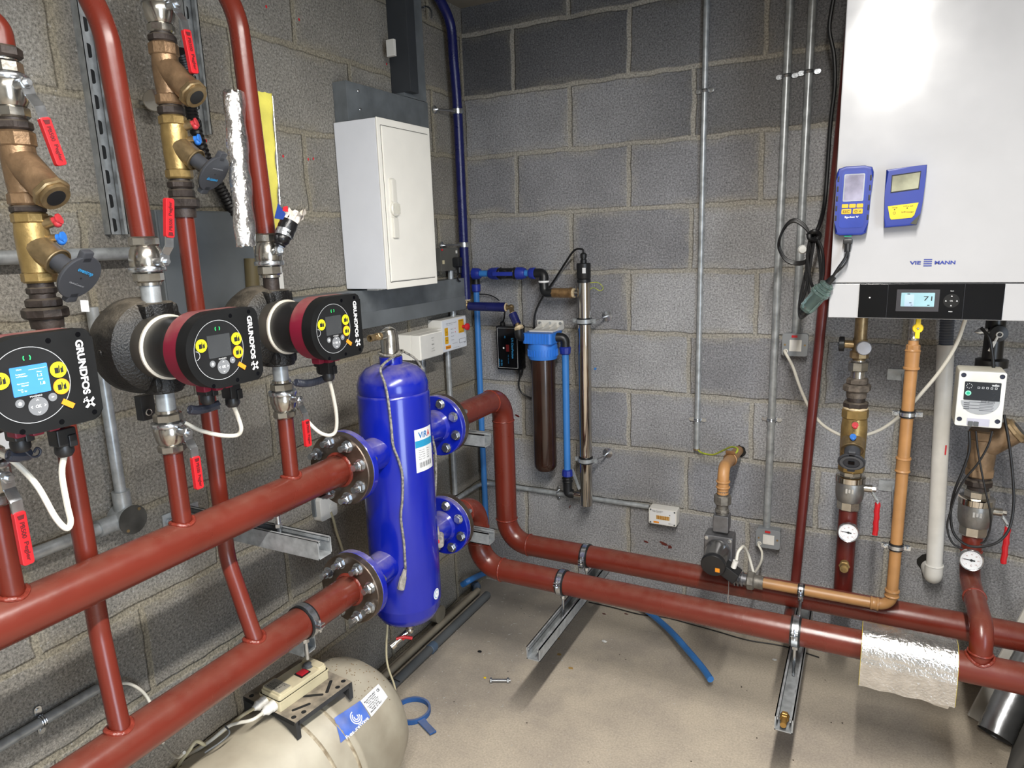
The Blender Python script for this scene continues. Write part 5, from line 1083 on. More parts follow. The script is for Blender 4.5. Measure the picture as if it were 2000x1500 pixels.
# ---------------------------------------------------------------- conduits and electrical plates
zc = B(1180, 977, .013).z
conduit([L(893, 966, .012) if 0 else V((.013, -.25, zc)), (.013, -.013, zc), (B(1268, 995, .013).x, -.013, zc)], .0095, 'thin steel conduit running round the corner to the white sensor box', rd=.05)
P = V((B(1090, 962, .013).x, -.013, zc)); saddle(P, X, -Y, .0095, 'saddle on the level conduit below the steel lamp tube')
SD = .05; a, b_ = B(1267, 991, SD), B(1321, 1030, SD)
t = thing('gas_sensor', ((a.x + b_.x) / 2, -.025, b_.z), 'white gas sensor box with a gold mesh window on the back wall', 'sensor')
G().bb((a.x, -.0005, b_.z), (b_.x, -SD * .75, a.z), .004).mk('case', WPL, t); m = FB(((a.x + b_.x) / 2, -SD * .75, (a.z + b_.z) / 2)); w_, h_ = b_.x - a.x, a.z - b_.z
lid = G().rrect(m, w_, h_, .0005, SD * .25, .006, bev=.002).mk('lid', WPL, t); m = m @ M4.Translation((0, 0, SD * .25 + .0003)); G().rrect(m, w_ * .9, h_ * .88, 0, .0005, .004).mk('face_label', PAPER, lid)
ms = G().rrect(m, w_ * .46, h_ * .24, .0005, .0015, .001, .002, -.002).mk('mesh_window', mat('gold_mesh', 'c58a2e', .4, .5, var=.3, vs=300), lid)
g = G()
for i in range(9):
    for j in range(4): disc(g, m, -.024 + .0066 * i, -.009 + j * .0048, .0013, .0016, 6)
g.mk('mesh_holes', mat('cream_dots', 'efe2b0', .5), ms)
g = G(); g.text('Gas Sensor', m @ M4.Translation((-w_ * .18, h_ * .36, .0006)), .0045, w_ * .4); g.text('Wall mounted', m @ M4.Translation((-w_ * .2, h_ * .29, .0006)), .003, w_ * .3); g.text('CE 1.1', m @ M4.Translation((w_ * .3, -h_ * .34, .0006)), .0055, w_ * .16); disc(g, m, w_ * .26, h_ * .18, .002, .0006, 10); g.mk('face_print', INK, lid)
G().rrect(m, w_ * .2, h_ * .11, .0005, .001, .001, -w_ * .22, -h_ * .36).mk('maker_badge', OSTK, lid)
for sx_ in (-1, 1):
    for sy_ in (-1, 1): disc(G(), m, sx_ * w_ * .43, sy_ * h_ * .4, .0035, .0004, 12).mk('case_screw', GRYP, lid)
def vcond(u, v, vb, r, lab, d=.0135, saddles=()):
    p = B(u, v, d); zb = zat(p.x, -d, vb)
    o = conduit([(p.x, -d, CE - .001), (p.x, -d, zb)], r, lab, 'steel conduits on the back wall')
    for s_, l2 in saddles: saddle(V((p.x, -d, zat(p.x, -d, s_))), Z, -Y, r, l2)
    return p.x, zb
c1 = vcond(1369, 500, 876, .0098, 'left-most vertical conduit on the back wall, ending at an earth wire', saddles=((177, 'upper saddle on the left-most vertical conduit'), (820, 'lower saddle on the left-most vertical conduit')))
c2 = vcond(1521, 500, 1034, .0125, 'middle vertical conduit on the back wall, reaching the lower switch', .0155, ((148, 'upper saddle on the middle vertical conduit'), (820, 'lower saddle on the middle vertical conduit')))
c3 = vcond(1567, 400, 655, .0125, 'right vertical conduit on the back wall, ending at the upper switch', .0155, ((140, 'saddle on the right vertical conduit, near the boiler'),))
G().hexn((c1[0], -.0135, c1[1] - .006), (c1[0], -.0135, c1[1]), .012, 10).mk('brass_bush', BRASS, None, 'small brass bush on the end of the left-most vertical conduit', 'pipe fitting')
GX, GY = 1.0, -.45
lead('earth_wire', [(c1[0], -.0135, c1[1]), B(1370, 884, .03), B(1392, 888, .06), B(1412, 880, .10), B(1428, 873, .14), B(1440, 876, .17), B(1438, 884, .19), B(1428, 888, .2)], .0032, GRNP, 'green and yellow earth wire from the conduit to the gas pipe')
def switch(u0, v0, u1, v1, lab):
    a, b_ = B(u0, v0, .045), B(u1, v1, .045); t = thing('switch_plate', ((a.x + b_.x) / 2, -.02, b_.z), lab, 'switch', 'metalclad switches')
    G().bb((a.x + .002, -.0005, b_.z + .002), (b_.x - .002, -.041, a.z - .002), .006).mk('back_box', GSW, t); m = FB(((a.x + b_.x) / 2, -.041, (a.z + b_.z) / 2)); w_, h_ = b_.x - a.x, a.z - b_.z
    fp = G().rrect(m, w_, h_, .0005, .004, .009, bev=.001).mk('front_plate', GSW, t); m = m @ M4.Translation((0, 0, .0042)); G().rrect(m, w_ * .46, h_ * .5, 0, .002, .001, .002, -.002).mk('switch_insert', WPL, fp)
    k = G().rrect(m, w_ * .2, h_ * .42, .002, .0035, .001, -.002, 0).mk('rocker', mat('rocker_white', 'dcdad6', .35), fp); G().rrect(m, w_ * .22, h_ * .1, 0, .003, .001, -.002, h_ * .38).mk('neon', mat('red_neon_glass', 'b01820', .2, emit=.15), fp)
    for q in (-1, 1): G().lathe(m @ M4.Translation((q * w_ * .38, 0, 0)), [(.0035, 0), (.0035, .0008), (.001, .001)], 12).mk('plate_screw', BRASS, fp)
    g = G(); ring(g, m, -w_ * .34, -h_ * .28, .0075, .003, .0012, 16); g.mk('flex_outlet', WPL, fp)
    return m @ V((-w_ * .34, -h_ * .28, 0))
o1 = switch(1528, 651, 1577, 697, 'metalclad switch with a lit red neon, left of the thin red pipe')
o2 = switch(1477, 1031, 1523, 1075, 'metalclad switch low on the wall beside the gas valve')
lead('boiler_flex', [o1, o1 - Y * .02, B(1548, 715, .08), B(1562, 755, .09), B(1580, 795, .1), B(1605, 828, .13), B(1640, 849, .17), B(1665, 853, .18), B(1690, 850, .2), B(1722, 838, .22), B(1752, 817, .25), B(1775, 795, .3), B(1800, 768, .33), B(1838, 722, .36), B(1868, 672, .38), B(1886, 622, .4)], .0048, WCAB, 'long white flex swagging from the upper switch up to the boiler', n=5)
lead('valve_flex', [o2, o2 - Y * .02, B(1488, 1078, .08), B(1487, 1095, .12), B(1480, 1110, .2), B(1471, 1123, .3)], .004, WCAB, 'short white flex hanging from the lower switch')

# ---------------------------------------------------------------- thin red pipe
a = B(1603, 640, .25); b_ = B(1562, 1050, .25); dd = (b_ - a) / (a.z - b_.z); top = a - dd * (2.25 - a.z); rt = .0145; bot = a + dd * (a.z - .34)
G().tube(rounded([top, bot, (bot.x, -.55, .352)], .05), rt, 18).mk('thin_red_pipe', REDD, None, 'thin red pipe leaning down the back wall beside the boiler', 'pipe')
# ---------------------------------------------------------------- boiler
BF = .50; xl = B(1617, 620, BF).x; zb = B(1617, 620, BF).z; xp0, xp1 = B(1677, 590, BF).x, B(1960, 590, BF).x; xr = xp1 + (xp0 - xl); zs = B(1620, 553, BF).z
t = thing('wall_boiler', ((xl + xr) / 2, -.3, zb), 'large white wall hung boiler with a black control panel strip', 'boiler'); BOI = t
G().bb((xl + .004, -.12, zb + .004), (xr - .004, -BF + .02, zb + .85), .004).mk('casing', WHT, t)
G().bb((xl + .05, -.0005, zb + .1), (xr - .05, -.12, zb + .8)).mk('mounting_frame', GALV, t)
G().bb((xl, -BF + .025, zs + .001), (xr, -BF - .004, zb + .852), .003).mk('front_cover', WHT, t)
G().bb((xl, -BF + .03, zb), (xr, -BF + .001, zs - .0015), .002).mk('lower_panel', WHT, t)
m = FB(((xp0 + xp1) / 2, -BF + .001, (zb + zs) / 2)); w_, h_ = xp1 - xp0, zs - zb - .004
cp = G().box(m, (0, 0, .002), (w_, h_, .004), .001).mk('control_panel', BLKG, t); m = m @ M4.Translation((0, .0, .0042))
lx = B(1792, 585, BF).x - (xp0 + xp1) / 2
sc_ = G().rrect(m, .092, .054, 0, .0008, .001, lx, .002).mk('screen_surround', mat('screen_grey', '3d3c40', .15), cp); lcd = G().rrect(m, .072, .034, .0008, .0012, .001, lx, .004).mk('lcd', mat('lcd_pale_blue', '8fb4bd', .3, emit=.12), sc_)
g = G(); q = m @ M4.Translation((lx, .004, .0014)); g.text('71', q @ M4.Translation((.022, .003, 0)), .011, .018); g.box(q, (-.02, .014, 0), (.006, .002, .0002)).box(q, (.024, -.0135, 0), (.005, .002, .0002)).box(q, (-.015, -.008, 0), (.005, .0015, .0002)).box(q, (-.012, -.0135, 0), (.004, .001, .0002)); g.mk('lcd_digits', INK, lcd)
G().rrect(m, .02, .03, .0012, .0014, .001, lx - .018, .002).mk('lcd_icons', mat('lcd_icon', 'a9c0d6', .4), lcd)
dx = B(1858, 585, BF).x - (xp0 + xp1) / 2; dl = G().lathe(m @ M4.Translation((dx, .002, 0)), [(.017, 0), (.017, .001), (.006, .0015), (.001, .001)], 32).mk('dial_pad', mat('dial_black', '0b0c10', .1, coat=.5), cp)
g = G(); q = m @ M4.Translation((dx, .002, .002))
for x, y_ in ((0, .0115), (.0115, 0), (-.0115, 0), (0, -.0115)): g.prism(q, [(x - .0018, y_ - .0013), (x + .0018, y_ - .0013), (x, y_ + .0018)], 0, .0002)
g.text('OK', q, .003, .006); g.text('back', q @ M4.Translation((0, .024, 0)), .0022, .007); g.text('menu', q @ M4.Translation((0, -.026, 0)), .0028, .008); g.mk('dial_print', WINK, dl)
for f_ in (-.29, .24): G().box(m, (w_ * f_, 0, .0002), (.0006, h_, .0004)).mk('panel_joint', mat('panel_joint', '2c2d33', .4), cp)
G().ball(m @ V((-w_ * .42, .008, 0)), .002).mk('pilot', WINK, cp)
c = B(1819, 513, BF + .0045); m = FB(c); k = .001
g = G(); g.text('VIE', m @ M4.Translation((-.034, 0, .0003)), .0085, .024, bold=.04); g.text('MANN', m @ M4.Translation((.0285, 0, .0003)), .0085, .043, bold=.04)
for i, y_ in enumerate((.0075, .0025, -.0025, -.0075)): g.box(m, (-.0075, y_, .0004), (.0175, .0024, .0003))
g.mk('maker_name', NAVY, t)
# hanging magnetic instruments
f0 = BF + .004
t = thing('flue_gas_meter', B(1668, 391, f0 + .02), 'blue handheld meter with a screen and yellow keys stuck to the boiler front', 'meter')
c = (B(1645, 335, f0 + .03) + B(1690, 450, f0 + .03)) / 2; c.y = -f0; up = V((.012, 0, 1)); mm_ = fr(c + V((-.002, 0, 0)), V((1, 0, -.012)), up)
a, b_ = B(1705, 391, f0 + .03), B(1633, 391, f0 + .03); w_ = a.x - b_.x; h_ = B(1668, 323, f0 + .03).z - B(1668, 459, f0 + .03).z
pts = [(w_ * .5 * x, h_ * y_) for x, y_ in ((.62, -.5), (.86, -.47), (.93, -.3), (.95, .1), (1, .3), (1, .4), (.9, .47), (.5, .5), (-.5, .5), (-.9, .47), (-1, .4), (-1, .3), (-.95, .1), (-.93, -.3), (-.86, -.47), (-.62, -.5))]
G().prism(mm_, [(x * .9, y_ * .96) for x, y_ in pts], .0005, .012).mk('back_shell', mat('navy_shell', '1b2452', .45), t)
bd = G().prism(mm_, pts, .01, .034, .006).mk('blue_boot', mat('royal_blue_rubber', '172d84', .42, var=.04), t)
q = mm_ @ M4.Translation((0, 0, .034)); G().rrect(q, w_ * .68, h_ * .82, 0, .0008, .008, 0, .004).mk('face_panel', mat('royal_blue_face', '1c3590', .35), bd)
sw = G().rrect(q, w_ * .56, h_ * .39, .0008, .0018, .003, 0, h_ * .19).mk('screen_bezel', mat('silver_bezel', 'b8bcc4', .2, .5), bd)
G().rrect(q, w_ * .5, h_ * .36, .0018, .0022, .002, 0, h_ * .19).mk('screen', mat('screen_reflect', '9a97ab', .07, var=.25, vs=25, coat=1), sw)
kp = thing
for i, (x, y_, ww, hh, tx) in enumerate(((-.2, -.07, .18, .058, ''), (0, -.07, .18, .058, ''), (.2, -.07, .18, .058, ''), (-.155, -.15, .27, .075, 'ESC'), (.155, -.15, .27, .075, 'O <'))):
    k = G().rrect(q, w_ * ww, h_ * hh, .0008, .0025, .002, w_ * x, h_ * y_, bev=.0006).mk('key', mat('key_yellow', 'd0a41c', .5), bd)
    if tx: g = G(); g.text(tx, q @ M4.Translation((w_ * x, h_ * y_, .0028)), .0055, w_ * .18); g.mk('key_print', INK, k)
g = G(); g.text('Sprint V', q @ M4.Translation((0, -h_ * .235, .0012)), .006, w_ * .38, bold=.02); g.mk('meter_name', WINK, bd)
for s_ in (-1, 1):
    for i in range(5): G().box(q, (s_ * w_ * .435, h_ * (.32 - i * .14), -.001), (.004, h_ * .08, .004), .001).mk('side_grip', BLK, bd)
p = B(1656, 462, f0 + .02); G().box(FB(p), (0, .003, 0), (.018, .008, .014), .002).mk('green_port', mat('mint_green', '3fae8c', .4), bd)
t = thing('hose_connector', B(1656, 480, f0 + .02), 'black forked plug and hoses hanging from the blue handheld meter', 'hose')
G().box(FB(B(1656, 472, f0 + .02)), (0, 0, 0), (.022, .014, .014), .003).tube([B(1656, 476, f0 + .02), B(1655, 492, f0 + .022)], .0075, 10).mk('plug_body', BLK, t)
for ps, r in (([(1656, 488, .025), (1650, 505, .03), (1635, 527, .03), (1622, 548, .02)], .0036), ([(1657, 488, .025), (1655, 508, .03), (1642, 525, .03), (1618, 545, .02), (1600, 560, -.01)], .0024)):
    G().tube(smooth([B(u, v, f0 + d) for u, v, d in ps], 6), r, 8).mk('hose', BCAB, t)
t = thing('receipt_printer', B(1766, 387, f0), 'blue pocket printer with a yellow panel stuck to the boiler front', 'printer')
a, b_ = B(1729, 330, f0 + .04), B(1802, 443, f0 + .04); cx_, cz_ = (a.x + b_.x) / 2, (a.z + b_.z) / 2; w_, h_ = b_.x - a.x, a.z - b_.z; m = FB((cx_, -f0, cz_ + .0))
O = [(w_ * x, h_ * y_) for x, y_ in ((.36, -.47), (.42, -.3), (.46, -.05), (.48, .3), (.49, .53), (.2, .52), (-.47, .49), (-.47, .1), (-.44, -.3), (-.42, -.5))]
pb = G().prism(m, O, .0005, .036, .005).mk('printer_body', MATS['royal_blue_rubber'], t); q = m @ M4.Translation((0, 0, .0362))
wn = G().prism(q, [(w_ * x, h_ * y_) for x, y_ in ((.34, .13), (.36, .43), (-.33, .39), (-.33, .09))], 0, .0008).mk('paper_window', mat('window_frame_dark', '2a2b30', .2), pb)
G().prism(q, [(w_ * x, h_ * y_) for x, y_ in ((.32, .15), (.34, .41), (-.31, .37), (-.31, .11))], .0008, .0012).mk('paper_roll', mat('paper_roll', '9a9a84', .15, var=.35, vs=14, coat=.6), wn)
yp = G().prism(q, [(w_ * x, h_ * y_) for x, y_ in ((.28, -.3), (.36, -.09), (-.37, -.13), (-.3, -.33), (-.26, -.36), (.22, -.34))], .0002, .001).mk('yellow_panel', mat('key_yellow2', 'd2b91e', .5), pb)
g = G(); g.text('charge', q @ M4.Translation((-w_ * .2, -h_ * .16, .0012)), .003, .012); g.text('infrared', q @ M4.Translation((w_ * .12, -h_ * .14, .0012)), .003, .02); g.text('IrPrinter', q @ M4.Translation((w_ * .12, -h_ * .24, .0012)), .004, .026); ring(g, q, -w_ * .2, -h_ * .25, .003, .0006, .0014, 12); disc(g, q, -w_ * .2, -h_ * .19, .0015, .0012, 8); disc(g, q, w_ * .1, -h_ * .175, .0015, .0012, 8); g.mk('panel_print', INK, yp)
G().prism(q, [(w_ * x, h_ * y_) for x, y_ in ((.35, -.46), (.42, -.28), (.2, -.44))], .0002, .0008).mk('grey_corner', mat('dark_corner', '3a3a2c', .5), pb)
# aqua water trap with black hose bundle
a, b_ = B(1618, 553, .52), B(1573, 606, .50); dr = (b_ - a).normalized(); ln = (b_ - a).length
t = thing('water_trap', b_, 'translucent aqua plastic water trap hanging off the left edge of the boiler', 'water trap')
G().lathe(ax(a, dr), [(.008, 0), (.0145, .002), (.0175, .008), (.0175, .018), (.021, .022), (.021, .026), (.024, .03), (.024, .036), (.0205, .042), (.0195, ln - .01), (.016, ln)], 28).mk('trap_shell', AQUA, t)
for h in (.007, .016, .024, .033): G().torus(ax(a + dr * h, dr), .018 if h < .02 else .0235, .0016).mk('ring', AQUA, t)
G().cyl(a + dr * .01, b_ - dr * .012, .009).mk('inner_filter', mat('pale_filter', 'c4cfcb', .5), t); G().cyl(a - dr * .02, a + dr * .004, .0075).mk('top_nozzle', BLK, t); G().cyl(b_ - dr * .002, b_ + dr * .012, .012, .009).mk('bottom_plug', BLK, t)
HB = lambda *P: [B(u, v, d) for u, v, d in P]
t = thing('sampling_hose', B(1560, 500, .35), 'black hose coiled in a loop beside the boiler', 'hose')
g = G()
for j in range(3):
    o_ = j * 2.2; g = G().tube(smooth(HB((1585, 462 + o_, .3), (1572, 445 - o_, .3), (1553, 433 - o_, .3), (1537, 440 - o_ * .6, .3), (1524, 462, .3 + j * .008), (1523 - j, 485, .3), (1535, 505 + o_, .3), (1555, 512 + o_, .3), (1575, 508 + o_, .31), (1584, 490, .33)), 6), .0036, 8).mk('loop', BCAB, t)
for P in (((1586, 458, .32), (1580, 490, .33), (1575, 530, .34), (1580, 570, .36), (1583, 580, .36)), ((1592, 458, .32), (1585, 500, .34), (1575, 560, .36), (1562, 600, .38), (1566, 618, .42), (1574, 608, .48)), ((1588, 465, .3), (1572, 540, .32), (1562, 590, .34), (1563, 620, .38), (1578, 612, .45)), ((1595, 470, .3), (1600, 500, .32), (1603, 540, .33), (1598, 565, .33)), ((1582, 465, .33), (1577, 500, .34), (1582, 545, .36), (1590, 565, .38)), ((1597, 468, .33), (1606, 490, .34), (1608, 530, .34), (1603, 560, .35))):
    G().tube(smooth(HB(*P), 6), .0042, 8).mk('hose_run', BCAB, t)
G().tube(smooth(HB((1578, 460, .33), (1590, 452, .34), (1600, 458, .33), (1595, 468, .33), (1582, 466, .34), (1580, 458, .34)), 5), .007, 8).mk('knot', BCAB, t)
G().lathe(ax(B(1567, 487, .3), (.2, -1, 0)), [(.001, 0), (.012, .001), (.013, .006), (.01, .012), (.001, .013)], 16).mk('clear_clip', mat('milky_clip', 'c9c9c6', .4), t)
lead('flue_hose', HB((1632, -20, .12), (1624, 20, .12), (1620, 60, .12), (1629, 110, .12), (1630, 170, .12), (1622, 240, .14), (1616, 330, .18), (1610, 400, .22), (1600, 440, .28), (1588, 465, .3)), .0058, BCAB, 'black hose running down between the conduit and the boiler')

# ---------------------------------------------------------------- gas line
GY = -.45; gx = B(1760, 950, .45).x; gz = B(1650, 1168, .45).z; gr = rpx((gx, GY, .8), Z, 25); xa = B(1488, 1140, .45).x
ztg = zat(gx, GY, 720)
t = thing('gas_pipe', (gx, GY, gz), 'ochre painted gas pipe dropping from the boiler then turning left', 'pipe')
G().tube(rounded([(gx, GY, ztg), (gx, GY, gz), (xa, GY, gz)], .034, 8), gr, 22).mk('pipe', ORG, t)
for p, d, h in (((gx, GY, zat(gx, GY, 922)), Z, zat(gx, GY, 893) - zat(gx, GY, 922)), ((gx, GY, gz + .03), Z, .022), ((gx - .052, GY, gz), X, .022)):
    p = V(p); G().lathe(ax(p, d), [(gr, 0), (gr + .003, .001), (gr + .004, .003), (gr + .003, .006), (gr + .002, .007), (gr + .002, h - .007), (gr + .004, h - .004), (gr + .003, h), (gr, h + .001)], 24).mk('press_socket', ORG, t)
z1, z0 = zat(gx, GY, 664), zat(gx, GY, 722)
t = thing('gas_union', (gx, GY, z0), 'ochre painted union under the yellow gas tap', 'pipe fitting')
h = z1 - z0; G().lathe(M4.Translation((gx, GY, z0)), [(gr + .0005, 0), (gr + .0045, .002), (gr + .0045, .006), (gr + .002, .008), (gr + .0025, h * .62), (gr + .004, h * .64), (gr * .85, h * .75), (gr * .8, h)], 24).hexn((gx, GY, z0 + h * .66), (gx, GY, z0 + h * .85), gr * 1.1, 8).mk('union_body', ORG, t)
z1 = zb - .001; z0 = zat(gx, GY, 664); h = z1 - z0; t = thing('gas_tap', (gx, GY, z0), 'gas tap with a yellow lever under the boiler', 'valve')
G().lathe(M4.Translation((gx, GY, z0)), [(.013, 0), (.014, h * .1), (.011, h * .2), (.012, h * .35), (.015, h * .5), (.012, h * .7), (.012, h)], 20).mk('tap_body', NICK, t)
P = V((gx + .006, GY - .016, z0 + h * .56)); G().lathe(ax(P, -Y), [(.012, 0), (.0125, .003), (.011, .006)], 24).box(FB(P - Y * .004), (.0, 0, 0), (.011, .052, .007), .002).mk('yellow_lever', YEL, t); G().ball(P - Y * .008, .003).mk('lever_screw', ZINC, t)
for v, lab in ((808, 'upper'), (1067, 'lower')):
    z = zat(gx, GY, v); c = pclamp(V((gx, GY, z)), Z, gr, Y, lab + ' rubber lined clamp on the ochre gas drop', 'clamps on the ochre gas pipe', ears=(0, PI), wd=.014)
    G().cyl((gx, GY + gr, z), (gx, -.006, z + .02), .004).mk('stand_off_rod', ZINC, c)
    G().rrect(FB((gx, -.0005, z + .02)), .085, .036, 0, .004, .004).mk('wall_plate', GALV, c)
vx = B(1412, 950, .45).x
# valve assembly
t = thing('gas_solenoid_valve', (vx, GY, gz - .02), 'gas solenoid valve with a round black cap pointing out into the room', 'valve')
z = lambda v: zat(vx, GY, v)
G().box(M4.Translation((vx, GY, (z(1003) + z(1035)) / 2)), (0, 0, 0), (.046, .046, z(1003) - z(1035)), .004).mk('inlet_block', mat('cast_aluminium', '77777a', .4, .75, var=.2, vs=40), t)
c = V((vx - .004, GY, z(1066))); G().box(FB(c), (0, 0, 0), (.086, .086, .06), .006).mk('valve_body', MATS['cast_aluminium'], t)
for sx_ in (-1, 1):
    for sy_ in (-1, 1): P = c + V((sx_ * .034, -.03, sy_ * .034)); G().lathe(ax(P, -Y), [(.006, 0), (.006, .004), (.001, .0045)], 12).mk('body_screw', ZINC, t)
d = V((.02, -1, -.16)).normalized(); a = c + V((0, -.028, -.004)); e = a + d * .07
G().cyl(a, e, .037, .034, 32).mk('coil_can', mat('satin_can', '8b8a88', .22, .9, var=.15, vs=12), t)
bk_ = G().lathe(ax(e - d * .004, d), [(.035, 0), (.036, .003), (.036, .014), (.034, .017), (.001, .0175)], 36).mk('black_cap', BLK, t)
G().box(ax(e + d * .0138, d, Z), (-.013 if ax(e, d, Z).col[0].x < 0 else .013, -.012, 0), (.013, .013, .001)).mk('orange_tag', OSTK, bk_)
P = c + V((.043, -.068, -.045)); bx = G().box(fr(P, (1, -.1, -.55), (.5, 0, 1)), (0, 0, 0), (.055, .036, .05), .004).mk('terminal_box', BLK, t)
q = P + V((.012, -.012, .03)); G().cyl(q - Z * .01, q + V((.006, 0, .012)), .008).mk('gland', WPL, bx)
for k, (x0, x1, r) in enumerate(((.044, .048, .024), (.054, .058, .024), (.064, .069, .022))): G().cyl((vx + x0, GY, gz), (vx + x1, GY, gz), r).mk('outlet_fin', MATS['cast_aluminium'], t)
G().cyl((vx + .035, GY, gz), (vx + .085, GY, gz), .0175).mk('outlet_tail', MATS['cast_aluminium'], t)
lead('valve_flex', [q + V((.008, 0, .014)), B(1441, 1080, .52), B(1447, 1071, .51), B(1453, 1068, .48), B(1462, 1085, .44), B(1472, 1120, .43)], .0042, WCAB, 'short white flex curling out of the gas solenoid valve')
xn = B(1459, 1130, .45).x; t = thing('gas_outlet_union', (xn, GY, gz - .02), 'grey iron union between the gas valve and the ochre pipe', 'pipe fitting')
G().hexn((xn, GY, gz), (xn + .022, GY, gz), .0285, 8).cyl((vx + .08, GY, gz), (xn, GY, gz), .019).cyl((xn + .02, GY, gz), (xa + .004, GY, gz), .0205).mk('union_body', mat('grey_iron', '75716a', .5, .6, var=.25, vs=60, bump=.3), t)
t = thing('gas_inlet_union', (vx, GY, z(1005)), 'grey iron union on top of the gas solenoid valve', 'pipe fitting')
G().hexn((vx, GY, z(984)), (vx, GY, z(966)), .0255, 8).cyl((vx, GY, z(1005)), (vx, GY, z(984)), .0175).hexn((vx, GY, z(1000)), (vx, GY, z(993)), .021, 8).lathe(M4.Translation((vx, GY, 0)), [(.016, z(966)), (.0175, z(958))], 18).mk('union_body', MATS['grey_iron'], t)
t = thing('gas_inlet_pipe', (vx, -.2, z(960)), 'ochre gas elbow coming out of a rough hole in the back wall', 'pipe')
h0 = B(1441, 883, 0) + Y * .03; h1 = V((vx, GY, z(912)))
G().tube(rounded([h0, h1, (vx, GY, z(964))], .035, 8), .0172, 20).mk('pipe', ORG, t)
for v in (940, 951): G().torus(M4.Translation((vx, GY, z(v))), .018, .003).mk('press_bead', ORG, t)
q = h0.lerp(h1, .62); G().torus(ax(q, h1 - h0), .0185, .004).box(FB(q + Z * .024), (0, 0, 0), (.03, .012, .008), .002).mk('earth_clamp', mat('tarnished_copper', '8e6a48', .4, .7), t)
g = G(); c = B(1445, 882, .0008); g.prism(FB(c), [(.021 * math.cos(a) * random.uniform(.8, 1.15), .023 * math.sin(a) * random.uniform(.8, 1.15)) for a in [k * PI / 9 for k in range(18)]], 0, .0004); g.mk('wall_hole', mat('hole_dark', '15130f', .95), None, 'dark rough hole round the gas pipe in the back wall', 'hole')
lead('hanging_wire', [B(1423, 1128, .5), B(1423, 1150, .5), B(1422, 1175, .52), B(1428, 1200, .57)], .0012, mat('grey_wire', '8a7f78', .5), 'thin wire dangling below the gas solenoid valve', 'wire')

# ---------------------------------------------------------------- flow and return drops under the boiler
FXc, FYc = 1.447, -.33; zF = lambda v: zat(FXc, FYc, v); rF = rpx((FXc, FYc, .6), Z, 37.5)
t = thing('boiler_flow_drop', (FXc, FYc, RZ), 'short red pipe below the left balancing valve carrying a dial gauge', 'pipe', 'red drops under the boiler')
G().cyl((FXc, FYc - .0, RZ + .01), (FXc, FYc, zF(992)), rF, seg=28).mk('drop_pipe', REDD, t)
def gauge(c, R, lab, d=(0, -1, .18), par=None):
    t = thing('dial_gauge', c, lab, 'gauge', 'dial thermometers on the red drops'); d = V(d).normalized(); m = ax(c, d); m = fr(c, X, Z.cross(X) * 0 + d.cross(X) ) if 0 else fr(c, X, d.cross(X))
    G().lathe(m, [(R * .9, -.016), (R, -.014), (R, .004), (R * .97, .006), (R * .9, .005)], 40, cap=False).lathe(m, [(.008, -.035), (.008, -.014)], 14).lathe(m, [(R * .9, -.0155), (.001, -.0155)], 20, cap=False).mk('gauge_case', ZINC, t)
    fc = disc(G(), m, 0, 0, R * .9, .002, 40).mk('gauge_face', PAPER, t); g = G(); q = m @ M4.Translation((0, 0, .0028))
    for i in range(25):
        a = math.radians(225 - i * 270 / 24); r_ = q @ M4.Rotation(a, 4, 'Z'); g.box(r_, (R * .74, 0, 0), (R * (.12 if i % 4 == 0 else .07), R * .018, .0002))
    for i in range(7): a = math.radians(225 - i * 45); g.text(str(i * 20), q @ M4.Translation((R * .55 * math.cos(a), R * .55 * math.sin(a), 0)), R * .1)
    g.text('C', q @ M4.Translation((0, -R * .5, 0)), R * .16); g.mk('gauge_scale', RINK if 0 else mat('dull_red_ink', '8c4a48', .6), fc)
    a = math.radians(174); r_ = q @ M4.Rotation(a, 4, 'Z'); g = G().prism(r_, [(-R * .3, -R * .07), (R * .72, -R * .012), (R * .72, R * .012), (-R * .3, R * .07)], .0005, .001); disc(g, q, 0, 0, R * .12, .001, 14); g.mk('needle', INK, fc); return t
gauge(B(1657, 1040, -FYc + rF + .03), rpx((FXc, FYc - .08, .6), Z, 42), 'dial thermometer on the left red drop under the boiler')
P = V((FXc, FYc - rF - .004, zF(1094))); t = thing('drain_plug', P, 'brass hexagon plug on the left red drop below its gauge', 'plug'); G().cyl(P + Y * .01, P - Y * .012, .0125).hexn(P - Y * .01, P - Y * .018, .0155).cyl(P - Y * .018, P - Y * .034, .0115).mk('plug_body', mat('rusty_brass', '9c8355', .45, .6, var=.3, vs=70, bump=.3), t)
